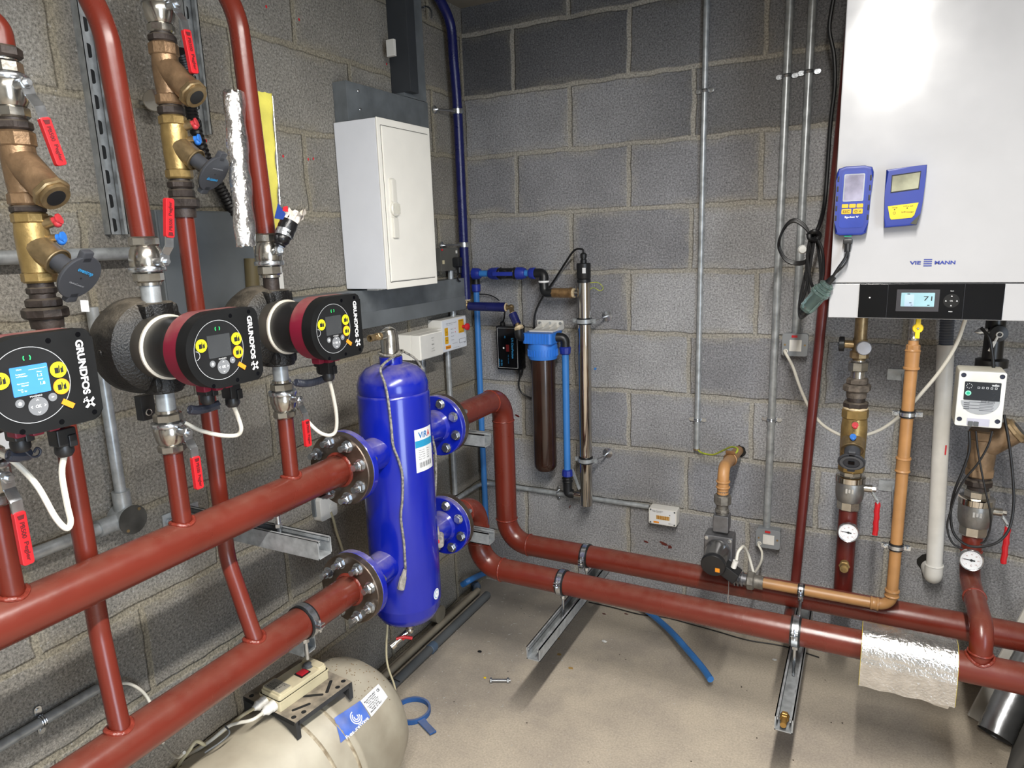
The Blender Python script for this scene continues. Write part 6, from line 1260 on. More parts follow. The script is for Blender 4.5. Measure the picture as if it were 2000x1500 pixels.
def bigvalve(x, y, v0, v1, R, lab, gp): 
    z1, z0 = zat(x, y, v0), zat(x, y, v1); h = z1 - z0; t = thing('ball_valve', (x, y, z0), lab, 'valve', 'large ball valves under the boiler'); m = M4.Translation((x, y, z0))
    G().hexn((x, y, z0), (x, y, z0 + h * .24), R * .84, 8, .2).mk('end_nut', NICK, t); G().lathe(m, [(R * .86, h * .22), (R * .95, h * .3), (R, h * .42), (R, h * .66), (R * .96, h * .7)], 32).mk('valve_body', mat('dull_nickel', '8f8e8b', .38, .8, var=.12, vs=40, bump=.2), t)
    G().lathe(m, [(R * .96, h * .68), (R * 1.05, h * .7), (R * 1.05, h * .82), (R * .9, h * .84)], 32).mk('chrome_ring', CHROME, t); G().hexn((x, y, z0 + h * .82), (x, y, z1), R * .76, 8, .2).mk('end_nut', NICK, t)
    g = G(); 
    for k in range(3): g.box(FB((x - .008 + k * .008, y - R + .0005, z0 + h * .54)), (0, 0, 0), (.005, .014 - .004 * (k % 2), .002))
    g.mk('cast_mark', ZINC, t)
    c = V((x + R, y, z0 + h * .56)); G().cyl(c - X * .004, c + X * .02, .011).hexn(c + X * .018, c + X * .03, .008).mk('stem', NICK, t)
    a = [V(c + X * .018), V(c + V((.02, 0, -.01))), V(c + V((.034, 0, -.032))), V(c + V((.036, 0, -.04)))]; lv = G()
    for p, q in zip(a, a[1:]): lv.box(fr((p + q) / 2, q - p, Y), (0, 0, 0), ((q - p).length + .003, .016, .0028))
    lv = lv.mk('lever', GALV, t); e = a[-1]; pts = [e + V((math.sin(k * 1.6) * .0008, 0, -k * .009)) for k in range(int(gp * 1.25 / .009) + 1)]; lv2 = G().tube(rounded(a, .006), .0042, 8).mk('lever_strap', GALV, lv)
    G().tube(pts, [.0072 + .0008 * (k % 2) for k in range(len(pts))], 10).mk('lever_grip', GRIP, lv)
bigvalve(FXc, FYc, 915, 994, .0385, 'large ball valve below the left balancing valve, red handle hanging', .085)
t, fm, f, d, kn = balancing(FXc, FYc, 797, 920, 'brass balancing valve under the boiler, grey wheel facing out', R=.034, dirn=(0, -.82, -.57), kw=.95, front=True, group='brass balancing valves with grey hand wheels')
g = G(); ring(g, fm, 0, 0, .03, .008, .003, 28); g.mk('wheel_ring', mat('wheel_ring_grey', '5b5d60', .45), kn); G().rrect(fm, .016, .014, .001, .003, .002).mk('scale_window', BLKG, kn)
t = nipple(FXc, FYc, 770, 800, .024, MALL, 'dark iron nipple above the left balancing valve under the boiler', nut=(.15, .55, .034))
g = G(); 
for k in range(24): a = k * PI / 12; 
g.torus(M4.Translation((FXc, FYc, zF(797))), .028, .005, 24, 6).mk('hemp_ring', PTFE, None, 'ring of hemp and paste on the left boiler drop', 'jointing')
def union2(x, y, v0, v1, lab, R): return union(x, y, v0, v1, lab, R, mat('weathered_iron', '6b6259', .55, .5, var=.3, vs=60, bump=.5, bs=150))
union2(FXc, FYc, 738, 776, 'weathered iron union under the left boiler connection', .037)
t = nipple(FXc, FYc, 703, 742, .019, NICK, 'nickel hex union high on the left boiler drop', nut=(.45, .95, .0275), nm='hex_union')
zz_ = zF(664); t = thing('service_valve', (FXc, FYc, zF(705)), 'brass service valve with a black knob and grey relief cap under the boiler', 'valve')
G().cyl((FXc, FYc, zF(662)), (FXc, FYc, zb + .001), .0165).cyl((FXc, FYc, zF(690)), (FXc, FYc, zF(662)), .019).hexn((FXc, FYc, zF(700)), (FXc, FYc, zF(685)), .0245, 8).cyl((FXc, FYc, zF(705)), (FXc, FYc, zF(699)), .016).cyl((FXc, FYc, zF(674)), (FXc - .04, FYc, zF(673)), .0115).mk('valve_body', BRASS, t)
G().lathe(ax((FXc - .038, FYc, zF(673)), -X), [(.01, 0), (.0215, .002), (.0215, .014), (.019, .016)], 20).mk('black_knob', BLK, t)
G().lathe(ax((FXc + .008, FYc - .016, zF(680) + .004), (.1, -1, .1)), [(.016, 0), (.0195, .008), (.0195, .03), (.0175, .034), (.001, .036)], 24).mk('relief_cap', mat('grey_cap', '8b8c92', .3), t)
# right drop
GXc, GYc = 1.764, -.29; zG = lambda v: zat(GXc, GYc, v); rG = rpx((GXc, GYc, .65), Z, 43)
t = thing('boiler_return_drop', (GXc, GYc, RZ), 'red drop at far right swinging forward in an elbow onto the front pipe', 'pipe', 'red drops under the boiler')
G().tube(rounded([(GXc, GYc, zG(1043)), (GXc, GYc, .515), (GXc, R2Y, .515), (GXc, R2Y, RZ + .01)], [.07, .07], 10), rG, 28).mk('drop_pipe', RED, t)
for p, dd in (((GXc, GYc, .59), Z), ((GXc, (GYc + R2Y) / 2 + .012, .515), Y), ((GXc, R2Y, .452), Z)): G().torus(ax(p, dd), rG, .003, 32).mk('weld_bead', WELD, t)
g = G(); pts = [(GXc + (rG + .004) * math.cos(a), R2Y + (rG + .003) * math.sin(a), RZ + math.sqrt(max(0, PR ** 2 - ((rG + .004) * math.sin(a)) ** 2)) + .002) for a in [2 * PI * i / 32 for i in range(32)]]
g.tube(pts, .004, 8, closed=True).mk('weld_bead', WELD, t)
gauge(B(1897, 1094, -GYc + rG + .05), rpx((GXc, GYc - .07, .6), Z, 50), 'dial thermometer on the far right red drop', d=(-.1, -1, .2))
bigvalve(GXc, GYc, 955, 1044, .042, 'large ball valve at far right, red handle hanging', .09)
t = nipple(GXc, GYc, 926, 960, .026, MALL, 'dark hemp covered nipple at far right above the ball valve', nut=(.35, .75, .0345))
t = strainer(GXc, GYc, 838, 930, 'tan bronze Y strainer below the white pump controller', R=.036, dirn=(.75, -.1, .62), mt_=mat('dull_bronze', '8a7258', .5, .45, var=.25, vs=30, bump=.3), cap=mat('dull_bronze_cap', '8f7a5c', .5, .5), sc_=1.15)
t = thing('black_elbow_valve', (GXc, GYc, zG(716)), 'black valve with a short white lever hanging under the boiler at far right', 'valve')
G().lathe(M4.Translation((GXc, GYc, 0)), [(.022, zG(718)), (.038, zG(716)), (.038, zG(702)), (.024, zG(699)), (.023, zG(665)), (.023, zb + .001)], 24).mk('valve_body', mat('satin_black_paint', '141312', .35, var=.3), t)
P = V((GXc + .003, GYc - .02, zG(648))); G().lathe(ax(P, (0, -1, .05)), [(.02, 0), (.022, .012), (.02, .03), (.001, .034)], 24).mk('round_boss', BLK, t)
a = P + V((0, -.036, 0)); G().torus(FB(a), .0065, .0018, 20, 6).tube([a + V((-.004, 0, -.006)), a + V((-.011, -.002, -.026))], .003, 8).box(fr(a + V((-.0135, -.002, -.031)), (.35, 0, 1), (0, 1, 0)), (0, 0, 0), (.028, .004, .008), .001).mk('white_lever', WPL, t)
P = P + V((-.04, 0, .002)); G().lathe(ax(P, (-1, -.1, -.1)), [(.009, -.018), (.009, 0), (.001, .012)], 12).mk('chrome_tip', ZINC, t)
# wilo controller
WD = .43; a, b_ = B(1874, 724, WD), B(1956, 838, WD); t = thing('pump_controller', ((a.x + b_.x) / 2, -WD, b_.z), 'small white pump controller with a dark display and green dot', 'control box')
G().bb((a.x, -WD + .09, b_.z), (b_.x, -WD + .012, a.z), .006).mk('case', CREAM if 0 else mat('ivory_case', 'd3cfc0', .42), t)
m = FB(((a.x + b_.x) / 2, -WD + .012, (a.z + b_.z) / 2)); w_, h_ = b_.x - a.x, a.z - b_.z; fr_ = G().rrect(m, w_, h_, 0, .012, .006, bev=.003).mk('front_cover', mat('pale_front', 'dadbd6', .35), t); m = m @ M4.Translation((0, 0, .0122))
dp = G().rrect(m, w_ * .76, h_ * .33, 0, .0008, .002, .002, h_ * .15).mk('display', mat('display_slate', '22262c', .25), fr_)
g = G(); g.text('wilo', m @ M4.Translation((w_ * .28, h_ * .27, .001)), .006, .016, bold=.04)
for i in range(5): ring(g, m, w_ * (-.06 + i * .09), h_ * .215, .0035, .0012, .001, 4, .785, .785 + 6.2)
for i in range(8): a_ = i * PI / 4; disc(g, m, -w_ * .26 + .006 * math.cos(a_), h_ * .24 + .006 * math.sin(a_), .001, .001, 6)
g.mk('display_print', mat('grey_white_print', 'c9cdd2', .5), dp)
k = disc(G(), m, -w_ * .27, h_ * .11, .0065, .001, 20).mk('green_dot', mat('mint_dot', '8fe0c4', .4), dp); disc(G(), m, -w_ * .27, h_ * .11, .004, .0016, 16).mk('green_ring', mat('deep_mint', '1fa07c', .4, emit=.3), k)
pts = [(w_ * .41 * math.cos(a_) * 1.0, h_ * (-.03) + h_ * .24 * math.sin(a_)) for a_ in [PI + k * PI / 16 for k in range(17)]]; pl = G().prism(m, pts + [(w_ * .41, h_ * .0)], 0, .0005).mk('rating_plate', mat('silver_plate', 'a9adb2', .3, .3), fr_)
g = G()
for i in range(6): g.box(m, (w_ * (.02 + .12 * (i % 2)), -h_ * (.05 + i * .028), .0007), (w_ * (.3 if i % 2 else .5), .0012, .0002))
for i in range(12): g.box(m, (w_ * (.02 + i * .025), -h_ * .035, .0008), (.0012, .006, .0002))
for i in range(4): g.box(m, (-w_ * .28, -h_ * (.07 + i * .035), .0007), (w_ * .12, .002, .0002))
g.text('Wilo-Para', m @ M4.Translation((w_ * .12, -h_ * .01, .0007)), .0025, w_ * .2); g.mk('plate_print', mat('plate_ink', '4c4f55', .6), pl)
for sx_ in (-1, 1):
    for sy_ in (-1, 1): G().lathe(m @ M4.Translation((sx_ * w_ * .4, sy_ * h_ * .4 + .004, 0)), [(.006, 0), (.0055, .0008), (.001, .0004)], 14).mk('corner_screw', mat('blue_black_screw', '1d2236', .4), fr_)
G().rrect(m, w_ * .48, h_ * .13, -.001, .0006, .001, 0, -h_ * .41).mk('terminal_recess', mat('recess_lilac', 'b9b9c8', .5), fr_)
for q in (-.16, -.04): G().box(m, (w_ * q, -h_ * .44, .0), (.011, .012, .008), .001).mk('terminal_plug', GRYP, fr_)
# black leads around the right drop
GL = 'black leads looping round the far right drop'
for P, r, lab in ((((1893, 842, .42), (1893, 880, .42), (1880, 920, .42), (1864, 960, .42), (1857, 1000, .42), (1862, 1040, .42), (1885, 1063, .42), (1915, 1068, .42), (1950, 1058, .42), (1972, 1030, .4), (1980, 980, .38), (1977, 920, .36), (1970, 860, .34), (1961, 810, .32)), .0034, 'widest black lead, looping right of the far right valve'),
                  (((1906, 842, .43), (1910, 880, .43), (1917, 920, .43), (1925, 960, .43), (1934, 1000, .43), (1934, 1030, .42), (1925, 1055, .42), (1915, 1062, .42)), .0024, 'thin black lead falling in front of the far right ball valve'),
                  (((1938, 842, .43), (1930, 870, .43), (1910, 905, .43), (1885, 935, .43), (1868, 965, .43), (1856, 1000, .43), (1850, 1030, .43), (1860, 1060, .43), (1880, 1072, .43)), .0026, 'thin black lead slanting left across the bronze strainer'),
                  (((1916, 640, .35), (1932, 660, .36), (1938, 690, .36), (1941, 722, .36)), .004, 'black lead from the round boss down behind the pump controller')):
    lead('black_lead', HB(*P), r, BCAB, lab, grp=GL, n=5)
# waste pipe
a, b_ = B(1845, 720, .08), B(1827, 1060, .08); wx = (a.x + b_.x) / 2; wr = rpx((wx, -.08, .8), Z, 34); t = thing('waste_pipe', (wx, -.08, zat(wx, -.08, 1130)), 'white plastic waste pipe beside the ochre gas pipe', 'pipe')
tl = (a - b_) / (a.z - b_.z); base = b_ + tl * (zat(wx, -.08, 1120) - b_.z); topw = b_ + tl * (zat(wx, -.08, 673) - b_.z)
G().tube([topw, base], wr, 24).mk('pipe', WPIPE, t)
G().tube(rounded([base + tl * .03, base - tl * .012, (base.x - .006, -.004, base.z - .012)], .022), wr * 1.12, 24).torus(ax(base + tl * .032, tl), wr * 1.05, .003).mk('elbow', WPL, t)
c = V((base.x - .014, -.0012, base.z - .0)); G().prism(FB(c), [((wr + .007) * math.cos(a_) * random.uniform(.85, 1.1), (wr + .008) * math.sin(a_) * random.uniform(.85, 1.1)) for a_ in [k * PI / 9 for k in range(18)]], 0, .0004).mk('wall_hole', MATS['hole_dark'], None, 'dark rough hole behind the end of the white waste pipe', 'hole')
G().tube([topw - tl * .03] + [topw + tl * (.004 * k) for k in range(24)], [.018 + .0015 * (k % 2) for k in range(25)], 16).mk('corrugated_drain', mat('grey_corrugated', '59606e', .5), None, 'grey corrugated drain hose pushed into the white waste pipe', 'hose')
P = topw - tl * .32; G().box(FB(P + V((.012, -wr, 0))), (0, 0, 0), (.004, .03, .0012)).mk('red_drip', RINK, None, 'red paint drip on the white waste pipe', 'paint marks')

# ---------------------------------------------------------------- supports along the back wall
x1 = B(1085, 1130, .6).x; x1b = B(1135, 1085, .39).x; sx1 = F(1080, 1225, .29).x; sx2 = F(1542, 1350, .29).x; SZ = .262
def fstrut(x, ye, lab, over=0):
    t = thing('channel_bracket', (x, ye, SZ), lab, 'bracket', 'steel channel brackets on the back wall'); g, m = channel((x, -.21, SZ), (x, ye, SZ), .043, .041, Z); g.mk('channel', GALV, t)
    return t
t1 = fstrut(sx1, -.83, 'steel channel bracket under the pipes, near the corner'); t2 = fstrut(sx2, -.845, 'steel channel bracket under the pipes with a brass bolt in its end')
for x, y, lab in ((sx1, R2Y, 'clamp on the front red pipe near the corner'), (sx1, R1Y, 'clamp on the rear red pipe near the corner'), (sx2, R2Y, 'clamp on the front red pipe left of the foil sleeve')):
    pclamp(V((x, y, RZ)), X, PR, Z, 'rubber lined ' + lab, ears=(-.35 if y == R2Y else PI, PI + .35 if y != R2Y else PI * .9), rod=(0, 0, -(RZ - SZ - .006)), wd=.022)
gcx = B(1565, 1152, .45).x; pclamp(V((gcx, GY, gz)), X, gr, Z, 'small clamp with a rod on the level ochre gas pipe', 'clamps on the ochre gas pipe', ears=(-.5, PI), rod=(0, -.04, -(gz - SZ - .02)), wd=.014)
P = F(1531, 1408, SZ + .022); t = thing('brass_bolt', P, 'stubby brass bolt lying in the end of the steel channel', 'bolt'); G().cyl(P - Y * .018, P + Y * .012, .0075).hexn(P + Y * .005, P + Y * .012, .0115).hexn(P + Y * .015, P + Y * .026, .0115).mk('bolt', mat('dull_brass', '9c7840', .4, .6), t)
# foil sleeve hung on the front pipe
xa, xb = B(1682, 1270, .62).x, B(1868, 1320, .64).x
t = thing('foil_sleeve', ((xa + xb) / 2, R2Y, .31), 'foil faced insulation sleeve draped over the front red pipe', 'insulation')
def sleeve(R, zb1, zb2, n=36, K=44, wob=0, x0=xa, x1=xb):
    prof = [(R2Y - R - .004, zb1 + (RZ - zb1) * k / 8) for k in range(8)] + [(R2Y - R * math.cos(a), RZ + R * math.sin(a)) for a in [PI * k / 24 for k in range(25)]] + [(R2Y + R, RZ - (RZ - zb2) * k / 5) for k in range(1, 6)]
    rows = []
    for i in range(K + 1):
        x = x0 + (x1 - x0) * i / K; row = []
        for j, (y, z) in enumerate(prof):
            q = V((x, y, z)); nrm = V((0, y - R2Y, max(z - RZ, 0))).normalized(); row.append(q + nrm * random.uniform(-wob, wob) + V((0, 0, .0015 * math.sin(i * .5) * (j == 0))))
        rows.append(row)
    return rows
def skin(g, rows):
    vv = [[g.b.verts.new(q) for q in r] for r in rows]
    for a, b in zip(vv, vv[1:]):
        for k in range(len(a) - 1): g.b.faces.new((a[k], a[k + 1], b[k + 1], b[k]))
    return vv
skin(G_ := G(), sleeve(.063, .325, .36, wob=.0004)); G_.mk('foil_skin', FOIL, t, sharp=80)
g = G(); o_ = skin(g, sleeve(.0618, .327, .36, x0=xa - .001, x1=xb + .001)); i_ = skin(g, sleeve(.0425, .329, .36, x0=xa - .001, x1=xb + .001))
for e_ in (0, -1):
    for k in range(len(o_[e_]) - 1): g.b.faces.new((o_[e_][k], o_[e_][k + 1], i_[e_][k + 1], i_[e_][k]))
g.mk('wool_lining', WOOL, t)
G().quad((xa + .13, R2Y - .06, .329), (xb - .01, R2Y - .062, .326), (xb - .012, R2Y - .055, .31), (xa + .17, R2Y - .056, .313)).mk('torn_flap', FOIL, t)

# ---------------------------------------------------------------- loose things on the floor
t = lead('cut_water_pipe', [F(1245, 1180, .03), F(1275, 1202, .035), F(1310, 1233, .045), F(1345, 1272, .05), F(1371, 1303, .05), F(1388, 1327, .05)], .0115, PIPEB, 'cut end of light blue plastic pipe curving out over the floor', 'pipe')
lead('floor_wire', [F(1150, 1176, .004), F(1195, 1186, .004), F(1250, 1200, .004), F(1300, 1206, .004), F(1360, 1222, .004), F(1400, 1233, .004), F(1460, 1250, .004), F(1530, 1262, .004), F(1600, 1284, .004)], .0022, BCAB, 'thin black wire lying along the foot of the back wall', 'wire')
a, b_ = F(957, 1329, .0095), F(995, 1329, .0095); d = (b_ - a).normalized(); t = thing('loose_bolt', (a + b_) / 2 - Z * .0095, 'loose zinc hex bolt with a nut lying on the floor', 'bolt')
G().hexn(a, a + d * .007, .0095).cyl(a, b_ + d * .004, .0055).mk('bolt', ZINC, t); G().hexn(b_ - d * .009, b_ - d * .001, .0095).mk('nut', ZINC, t)
# filter wrench
c = F(805, 1388, .008); t = thing('filter_wrench', c - Z * .007, 'blue plastic ring wrench lying on the floor by the tank', 'tool')
R_ = (F(772, 1388, .008) - F(840, 1388, .008)).length / 2 * 1.02
G().lathe(M4.Translation(c), [(R_ - .005, -.007), (R_ + .002, -.007), (R_ + .002, .009), (R_ - .005, .009), (R_ - .005, -.007)], 44, cap=False).mk('ring', mat('dusty_blue_plastic', '27548f', .5, var=.2, vs=20, dust=.22), t)
e = F(846, 1432, .008); d = (e - c).normalized(); s_ = d.cross(Z); b0 = c + d * R_; ln = (e - b0).length; wr_ = MATS['dusty_blue_plastic']
g = G()
for k in range(-2, 3): g.tube([b0 + s_ * k * .005, b0 + d * ln * .35 + s_ * k * .0048, e + s_ * k * .0045], .0026, 8)
g.prism(fr(b0, d, s_), [(-.004, -.014), (ln * .35, -.0105), (ln, -.0115), (ln, .0115), (ln * .35, .0105), (-.004, .014)], -.003, .001); g.mk('ribbed_handle', wr_, t)
# debris
g = G()
for i in range(230):
    x, y = random.gauss(.28, .22), random.uniform(-1.0, -.05)
    if x < .03 or x > 2.5: continue
    a = random.uniform(0, PI); l_ = random.uniform(.002, .011); g.box(M4.Translation((x, y, .0012)) @ M4.Rotation(a, 4, 'Z'), (0, 0, 0), (l_, random.uniform(.0005, .0012), .0008))
for i in range(60):
    a = random.uniform(0, PI); g.box(M4.Translation((random.uniform(.3, 2.2), random.uniform(-1.6, -.2), .0012)) @ M4.Rotation(a, 4, 'Z'), (0, 0, 0), (random.uniform(.002, .008), .001, .0008))
g.mk('swarf', mat('pale_swarf', 'c2c0ba', .5), None, 'scattered pale plastic shavings and grit on the floor', 'debris', kind='stuff', flat=True)
g = G()
for i in range(60):
    x, y = random.uniform(.3, 2.4), random.uniform(-1.7, -.3); g.ball((x, y, .001), random.uniform(.001, .003), (1, 1, .5), 6)
g.mk('dark_grit', mat('dark_grit', '3a3128', .9), None, 'dark grit crumbs scattered on the floor', 'debris', kind='stuff')
def chip(u, v, s_, mt_, lab, nm='chip'):
    c = F(u, v, .001); g = G(); g.ball(c + Z * s_ * .2, s_, (1.2, .8, .35), 8)
    for q in g.b.verts: q.co += V((random.uniform(-1, 1), random.uniform(-1, 1), 0)) * s_ * .25; q.co.z = max(q.co.z, .0006)
    g.mk(nm, mt_, None, lab, 'debris')
chip(1180, 1253, .009, WPL, 'white crumb of plaster on the floor between the channels', 'plaster_crumb'); chip(937, 1273, .007, BLK, 'small black scrap on the floor near the vessel', 'rubber_scrap'); chip(1513, 1289, .007, WPL, 'white crumb on the floor left of the right-hand channel', 'plaster_crumb')
chip(947, 1324, .005, YEL, 'tiny yellow plug beside the loose bolt', 'yellow_plug')
for u, v, lab in ((1090, 1247, 'ochre drip on the floor right of the near channel'), (1092, 1278, 'ochre drip on the floor below the first'), (1115, 1305, 'ochre drip on the floor nearest the camera')):
    c = F(u, v, .0006); g = G().prism(M4.Translation(c), [(.011 * math.cos(a) * random.uniform(.6, 1), .008 * math.sin(a) * random.uniform(.6, 1)) for a in [k * PI / 6 for k in range(12)]], 0, .0003); g.mk('paint_drip', mat('ochre_drip', 'a5854a', .7), None, lab, 'paint marks')
for u, v in ((1180, 1199), (1223, 1199)):
    c = F(u, v, .0006); g = G().prism(M4.Translation(c), [(.008 * math.cos(a), .004 * math.sin(a)) for a in [k * PI / 6 for k in range(12)]], 0, .0003); g.mk('paint_drip', REDD, None, ('left' if u < 1200 else 'right') + ' red drip on the floor at the foot of the back wall', 'paint marks')

# ---------------------------------------------------------------- offcuts at the right edge
a = F(1943, 1436, .042); bt = B(2066, 1175, .05); t = thing('foil_duct', a, 'silver foil duct offcut leaning at the right edge under the red pipes', 'duct')
d = (bt - a).normalized(); n_ = 30; ln = (bt - a).length; 
g = G(); g.tube([a + d * ln * k / n_ for k in range(n_ + 1)], [.045 + random.uniform(-.0012, .0012) for k in range(n_ + 1)], 36, cap=False); g.tube([a + d * ln * k / n_ for k in range(n_ + 1)], .0415, 36, cap=False); g.mk('duct_skin', mat('smooth_foil', 'c4c7ca', .28, .9, var=.15, vs=10, bump=.6, bs=25), t)
a0, a1 = F(1903, 1405, .01), B(2022, 1180, .02); m = fr(a0, a1 - a0, (1, .25, 0)); t = G().box(m, ((a1 - a0).length / 2, .0, 0), ((a1 - a0).length, .042, .012), .003).mk('white_board', mat('dusty_white_board', 'cbc8c0', .6, var=.1), None, 'white flat offcut board leaning behind the red pipes at right', 'board')
c = F(2000, 1480, 0); t = thing('corrugated_sheet', c, 'dark corrugated plastic sheet standing at the bottom right corner', 'sheet')
p0, p1 = F(1968, 1500, 0), F(1998, 1385, 0); d = (p1 - p0); d.z = 0; ln = d.length * 1.2 + .25; d.normalize(); p0 = p0 - d * .25; g = G(); n_ = 60; up = V((.25, .0, 1)).normalized()
rows = [[g.b.verts.new(p0 + d * ln * i / n_ + d.cross(Z) * .003 * (-1) ** (j) + up * (.34 * j / 90) + V((0, 0, .003))) for j in range(91)] for i in range(n_ + 1)]
for a_, b2 in zip(rows, rows[1:]):
    for k in range(90): g.b.faces.new((a_[k], a_[k + 1], b2[k + 1], b2[k]))
g.mk('sheet', mat('dark_corrugated', '55534f', .5), t, flat=True)

# ---------------------------------------------------------------- pressure tank
TX, TZ, TR, TY = .26, .205, .19, -1.112
t = thing('pressure_tank', (TX, TY - .4, .0), 'big dusty cream pressure tank lying on its side under the red headers', 'tank'); TK = t
m = ax((TX, TY, TZ), -Y)
prof = [(.001, 0), (.03, .001), (TR * .5, .012), (TR * .72, .032), (TR * .88, .062), (TR * .965, .1), (TR, .14), (TR, .25), (TR + .003, .254), (TR + .003, .262), (TR, .266), (TR, .7), (TR * .97, .74), (TR * .88, .78), (TR * .5, .83), (.001, .845)]
G().lathe(m, prof, 72, cap=False).mk('shell', TANK, t, sharp=60)
for h in (.27, .335): G().lathe(m, [(TR - .001, h), (TR + .0022, h + .004), (TR + .0026, h + .008), (TR - .001, h + .012)], 72, cap=False).mk('seam_band', mat('rusty_seam', 'a39a86', .6, var=.35, vs=60, bump=.8, bs=120, c2='7a6b54'), t)
for y in (TY - .22, TY - .6): G().box(M4.Translation((TX, y, .02)), (0, 0, 0), (.26, .05, .04), .005).mk('foot', BLK, t)
def tk(ang, h, dr=0): return m @ V(((TR + dr) * math.cos(ang), (TR + dr) * math.sin(ang), h))
def tpatch(pts, dr, nm, mt_, par):
    """patch on the tank skin; pts are (arc metres, along metres)"""
    g = G(); us = [p_[0] for p_ in pts]; n = 10
    vs_ = []
    # subdivide edges and fan from centre strip
    (ax0, ay0), (bx, by), (cx2, cy2), (dx2, dy2) = pts; grid = [[None] * (n + 1) for _ in range(n + 1)]
    for i in range(n + 1):
        for j in range(n + 1):
            f_, h_ = i / n, j / n; x = (1 - f_) * ((1 - h_) * ax0 + h_ * dx2) + f_ * ((1 - h_) * bx + h_ * cx2); y = (1 - f_) * ((1 - h_) * ay0 + h_ * dy2) + f_ * ((1 - h_) * by + h_ * cy2)
            r = TR; r = trad(y) + dr; grid[i][j] = g.b.verts.new(m @ V((r * math.cos(x / TR), r * math.sin(x / TR), y)))
    for i in range(n):
        for j in range(n): g.b.faces.new((grid[i][j], grid[i + 1][j], grid[i + 1][j + 1], grid[i][j + 1]))
    return g.mk(nm, mt_, par)
def trad(h):
    for (r0, h0), (r1, h1) in zip(prof, prof[1:]):
        if h0 <= h <= h1: return r0 + (r1 - r0) * (h - h0) / max(1e-6, h1 - h0)
    return TR
def inv(u, v):     # (arc, along) under a pixel
    d_ = ray(u, v); 
    for k in range(700):
        p_ = CAM + d_ * (.9 + k * .002); q = p_ - V((TX, TY, TZ)); h = -q.y
        if h > 0 and math.hypot(q.x, q.z) < trad(h): lp = m.inverted() @ p_; return math.atan2(lp.y, lp.x) * TR, lp.z
    return 0, .2
C_ = [inv(664, 1452), inv(722, 1402), inv(702, 1370), inv(652, 1404)]
bl = tpatch(C_, .0022, 'blue_label', mat('label_blue', '2f62c0', .45, var=.12, vs=25, dust=.3), t)
D_ = [inv(724, 1401), inv(756, 1362), inv(738, 1337), inv(703, 1370)]
wl = tpatch(D_, .0022, 'white_label', PAPER, t)
def ttext(g, body, c, ex, h, w2, dr=.0028):
    q = G(); q.text(body, M4.Identity(4), h, w2, 0, bold=.02); ex = V(ex).normalized(); ey = V((-ex.y, ex.x)); vm_ = {}
    sgn = TSG
    for v_ in q.b.verts:
        p_ = V(c) + ex * v_.co.x + ey * v_.co.y * sgn; r = trad(p_.y) + dr; vm_[v_] = g.b.verts.new(m @ V((r * math.cos(p_.x / TR), r * math.sin(p_.x / TR), p_.y)))
    for f_ in q.b.faces: g.b.faces.new([vm_[v_] for v_ in f_.verts])
    q.b.free()
i0, i1, i2 = V(inv(675, 1440)), V(inv(712, 1405)), V(inv(660, 1425)); exx = i1 - i0; TSG = 1 if V((-exx.y, exx.x)).dot(i2 - i0) > 0 else -1
g = G(); ttext(g, 'PressureWave', (V(inv(676, 1441)) + V(inv(716, 1404))) / 2, exx, .009, exx.length * 1.15); g.mk('label_print', WINK, bl)
g = G(); cc = V(inv(694, 1402)); 
for k in range(3): 
    rr_ = .017 - k * .005; pr = [g.b.verts.new(m @ V(((trad(cc.y + rr_ * math.sin(a)) + .0028) * math.cos((cc.x + rr_ * math.cos(a)) / TR), (trad(cc.y + rr_ * math.sin(a)) + .0028) * math.sin((cc.x + rr_ * math.cos(a)) / TR), cc.y + rr_ * math.sin(a)))) for a in [.4 * k + q * PI / 10 for q in range(15)]]
    pr2 = [g.b.verts.new(v_.co.copy()) for v_ in pr]
    for v_, a in zip(pr2, [.4 * k + q * PI / 10 for q in range(15)]):
        r2 = rr_ - .0025; v_.co = m @ V(((trad(cc.y + r2 * math.sin(a)) + .0028) * math.cos((cc.x + r2 * math.cos(a)) / TR), (trad(cc.y + r2 * math.sin(a)) + .0028) * math.sin((cc.x + r2 * math.cos(a)) / TR), cc.y + r2 * math.sin(a)))
    for q in range(14): g.b.faces.new((pr[q], pr[q + 1], pr2[q + 1], pr2[q]))
g.mk('wave_emblem', WINK, bl)
g = G(); e0, e1 = V(inv(716, 1384)), V(inv(738, 1360)); ey = V(inv(722, 1394)) - V(inv(706, 1370)); 
for k in range(7): ttext(g, ('Model PWB 60LX', 'Max working pressure', '10 bar  150 psi', 'Precharge 2.4 bar', 'Max temp 90 C', 'Serial  0418', 'Made in EU')[k], (e0 + e1) / 2 + ey * (k - 3) * .13, e1 - e0, .0035, (e1 - e0).length * (.9 - .15 * (k % 3)))
ttext(g, 'CE', V(inv(737, 1349)), e1 - e0, .007, .011); g.mk('label_print', INK, wl)
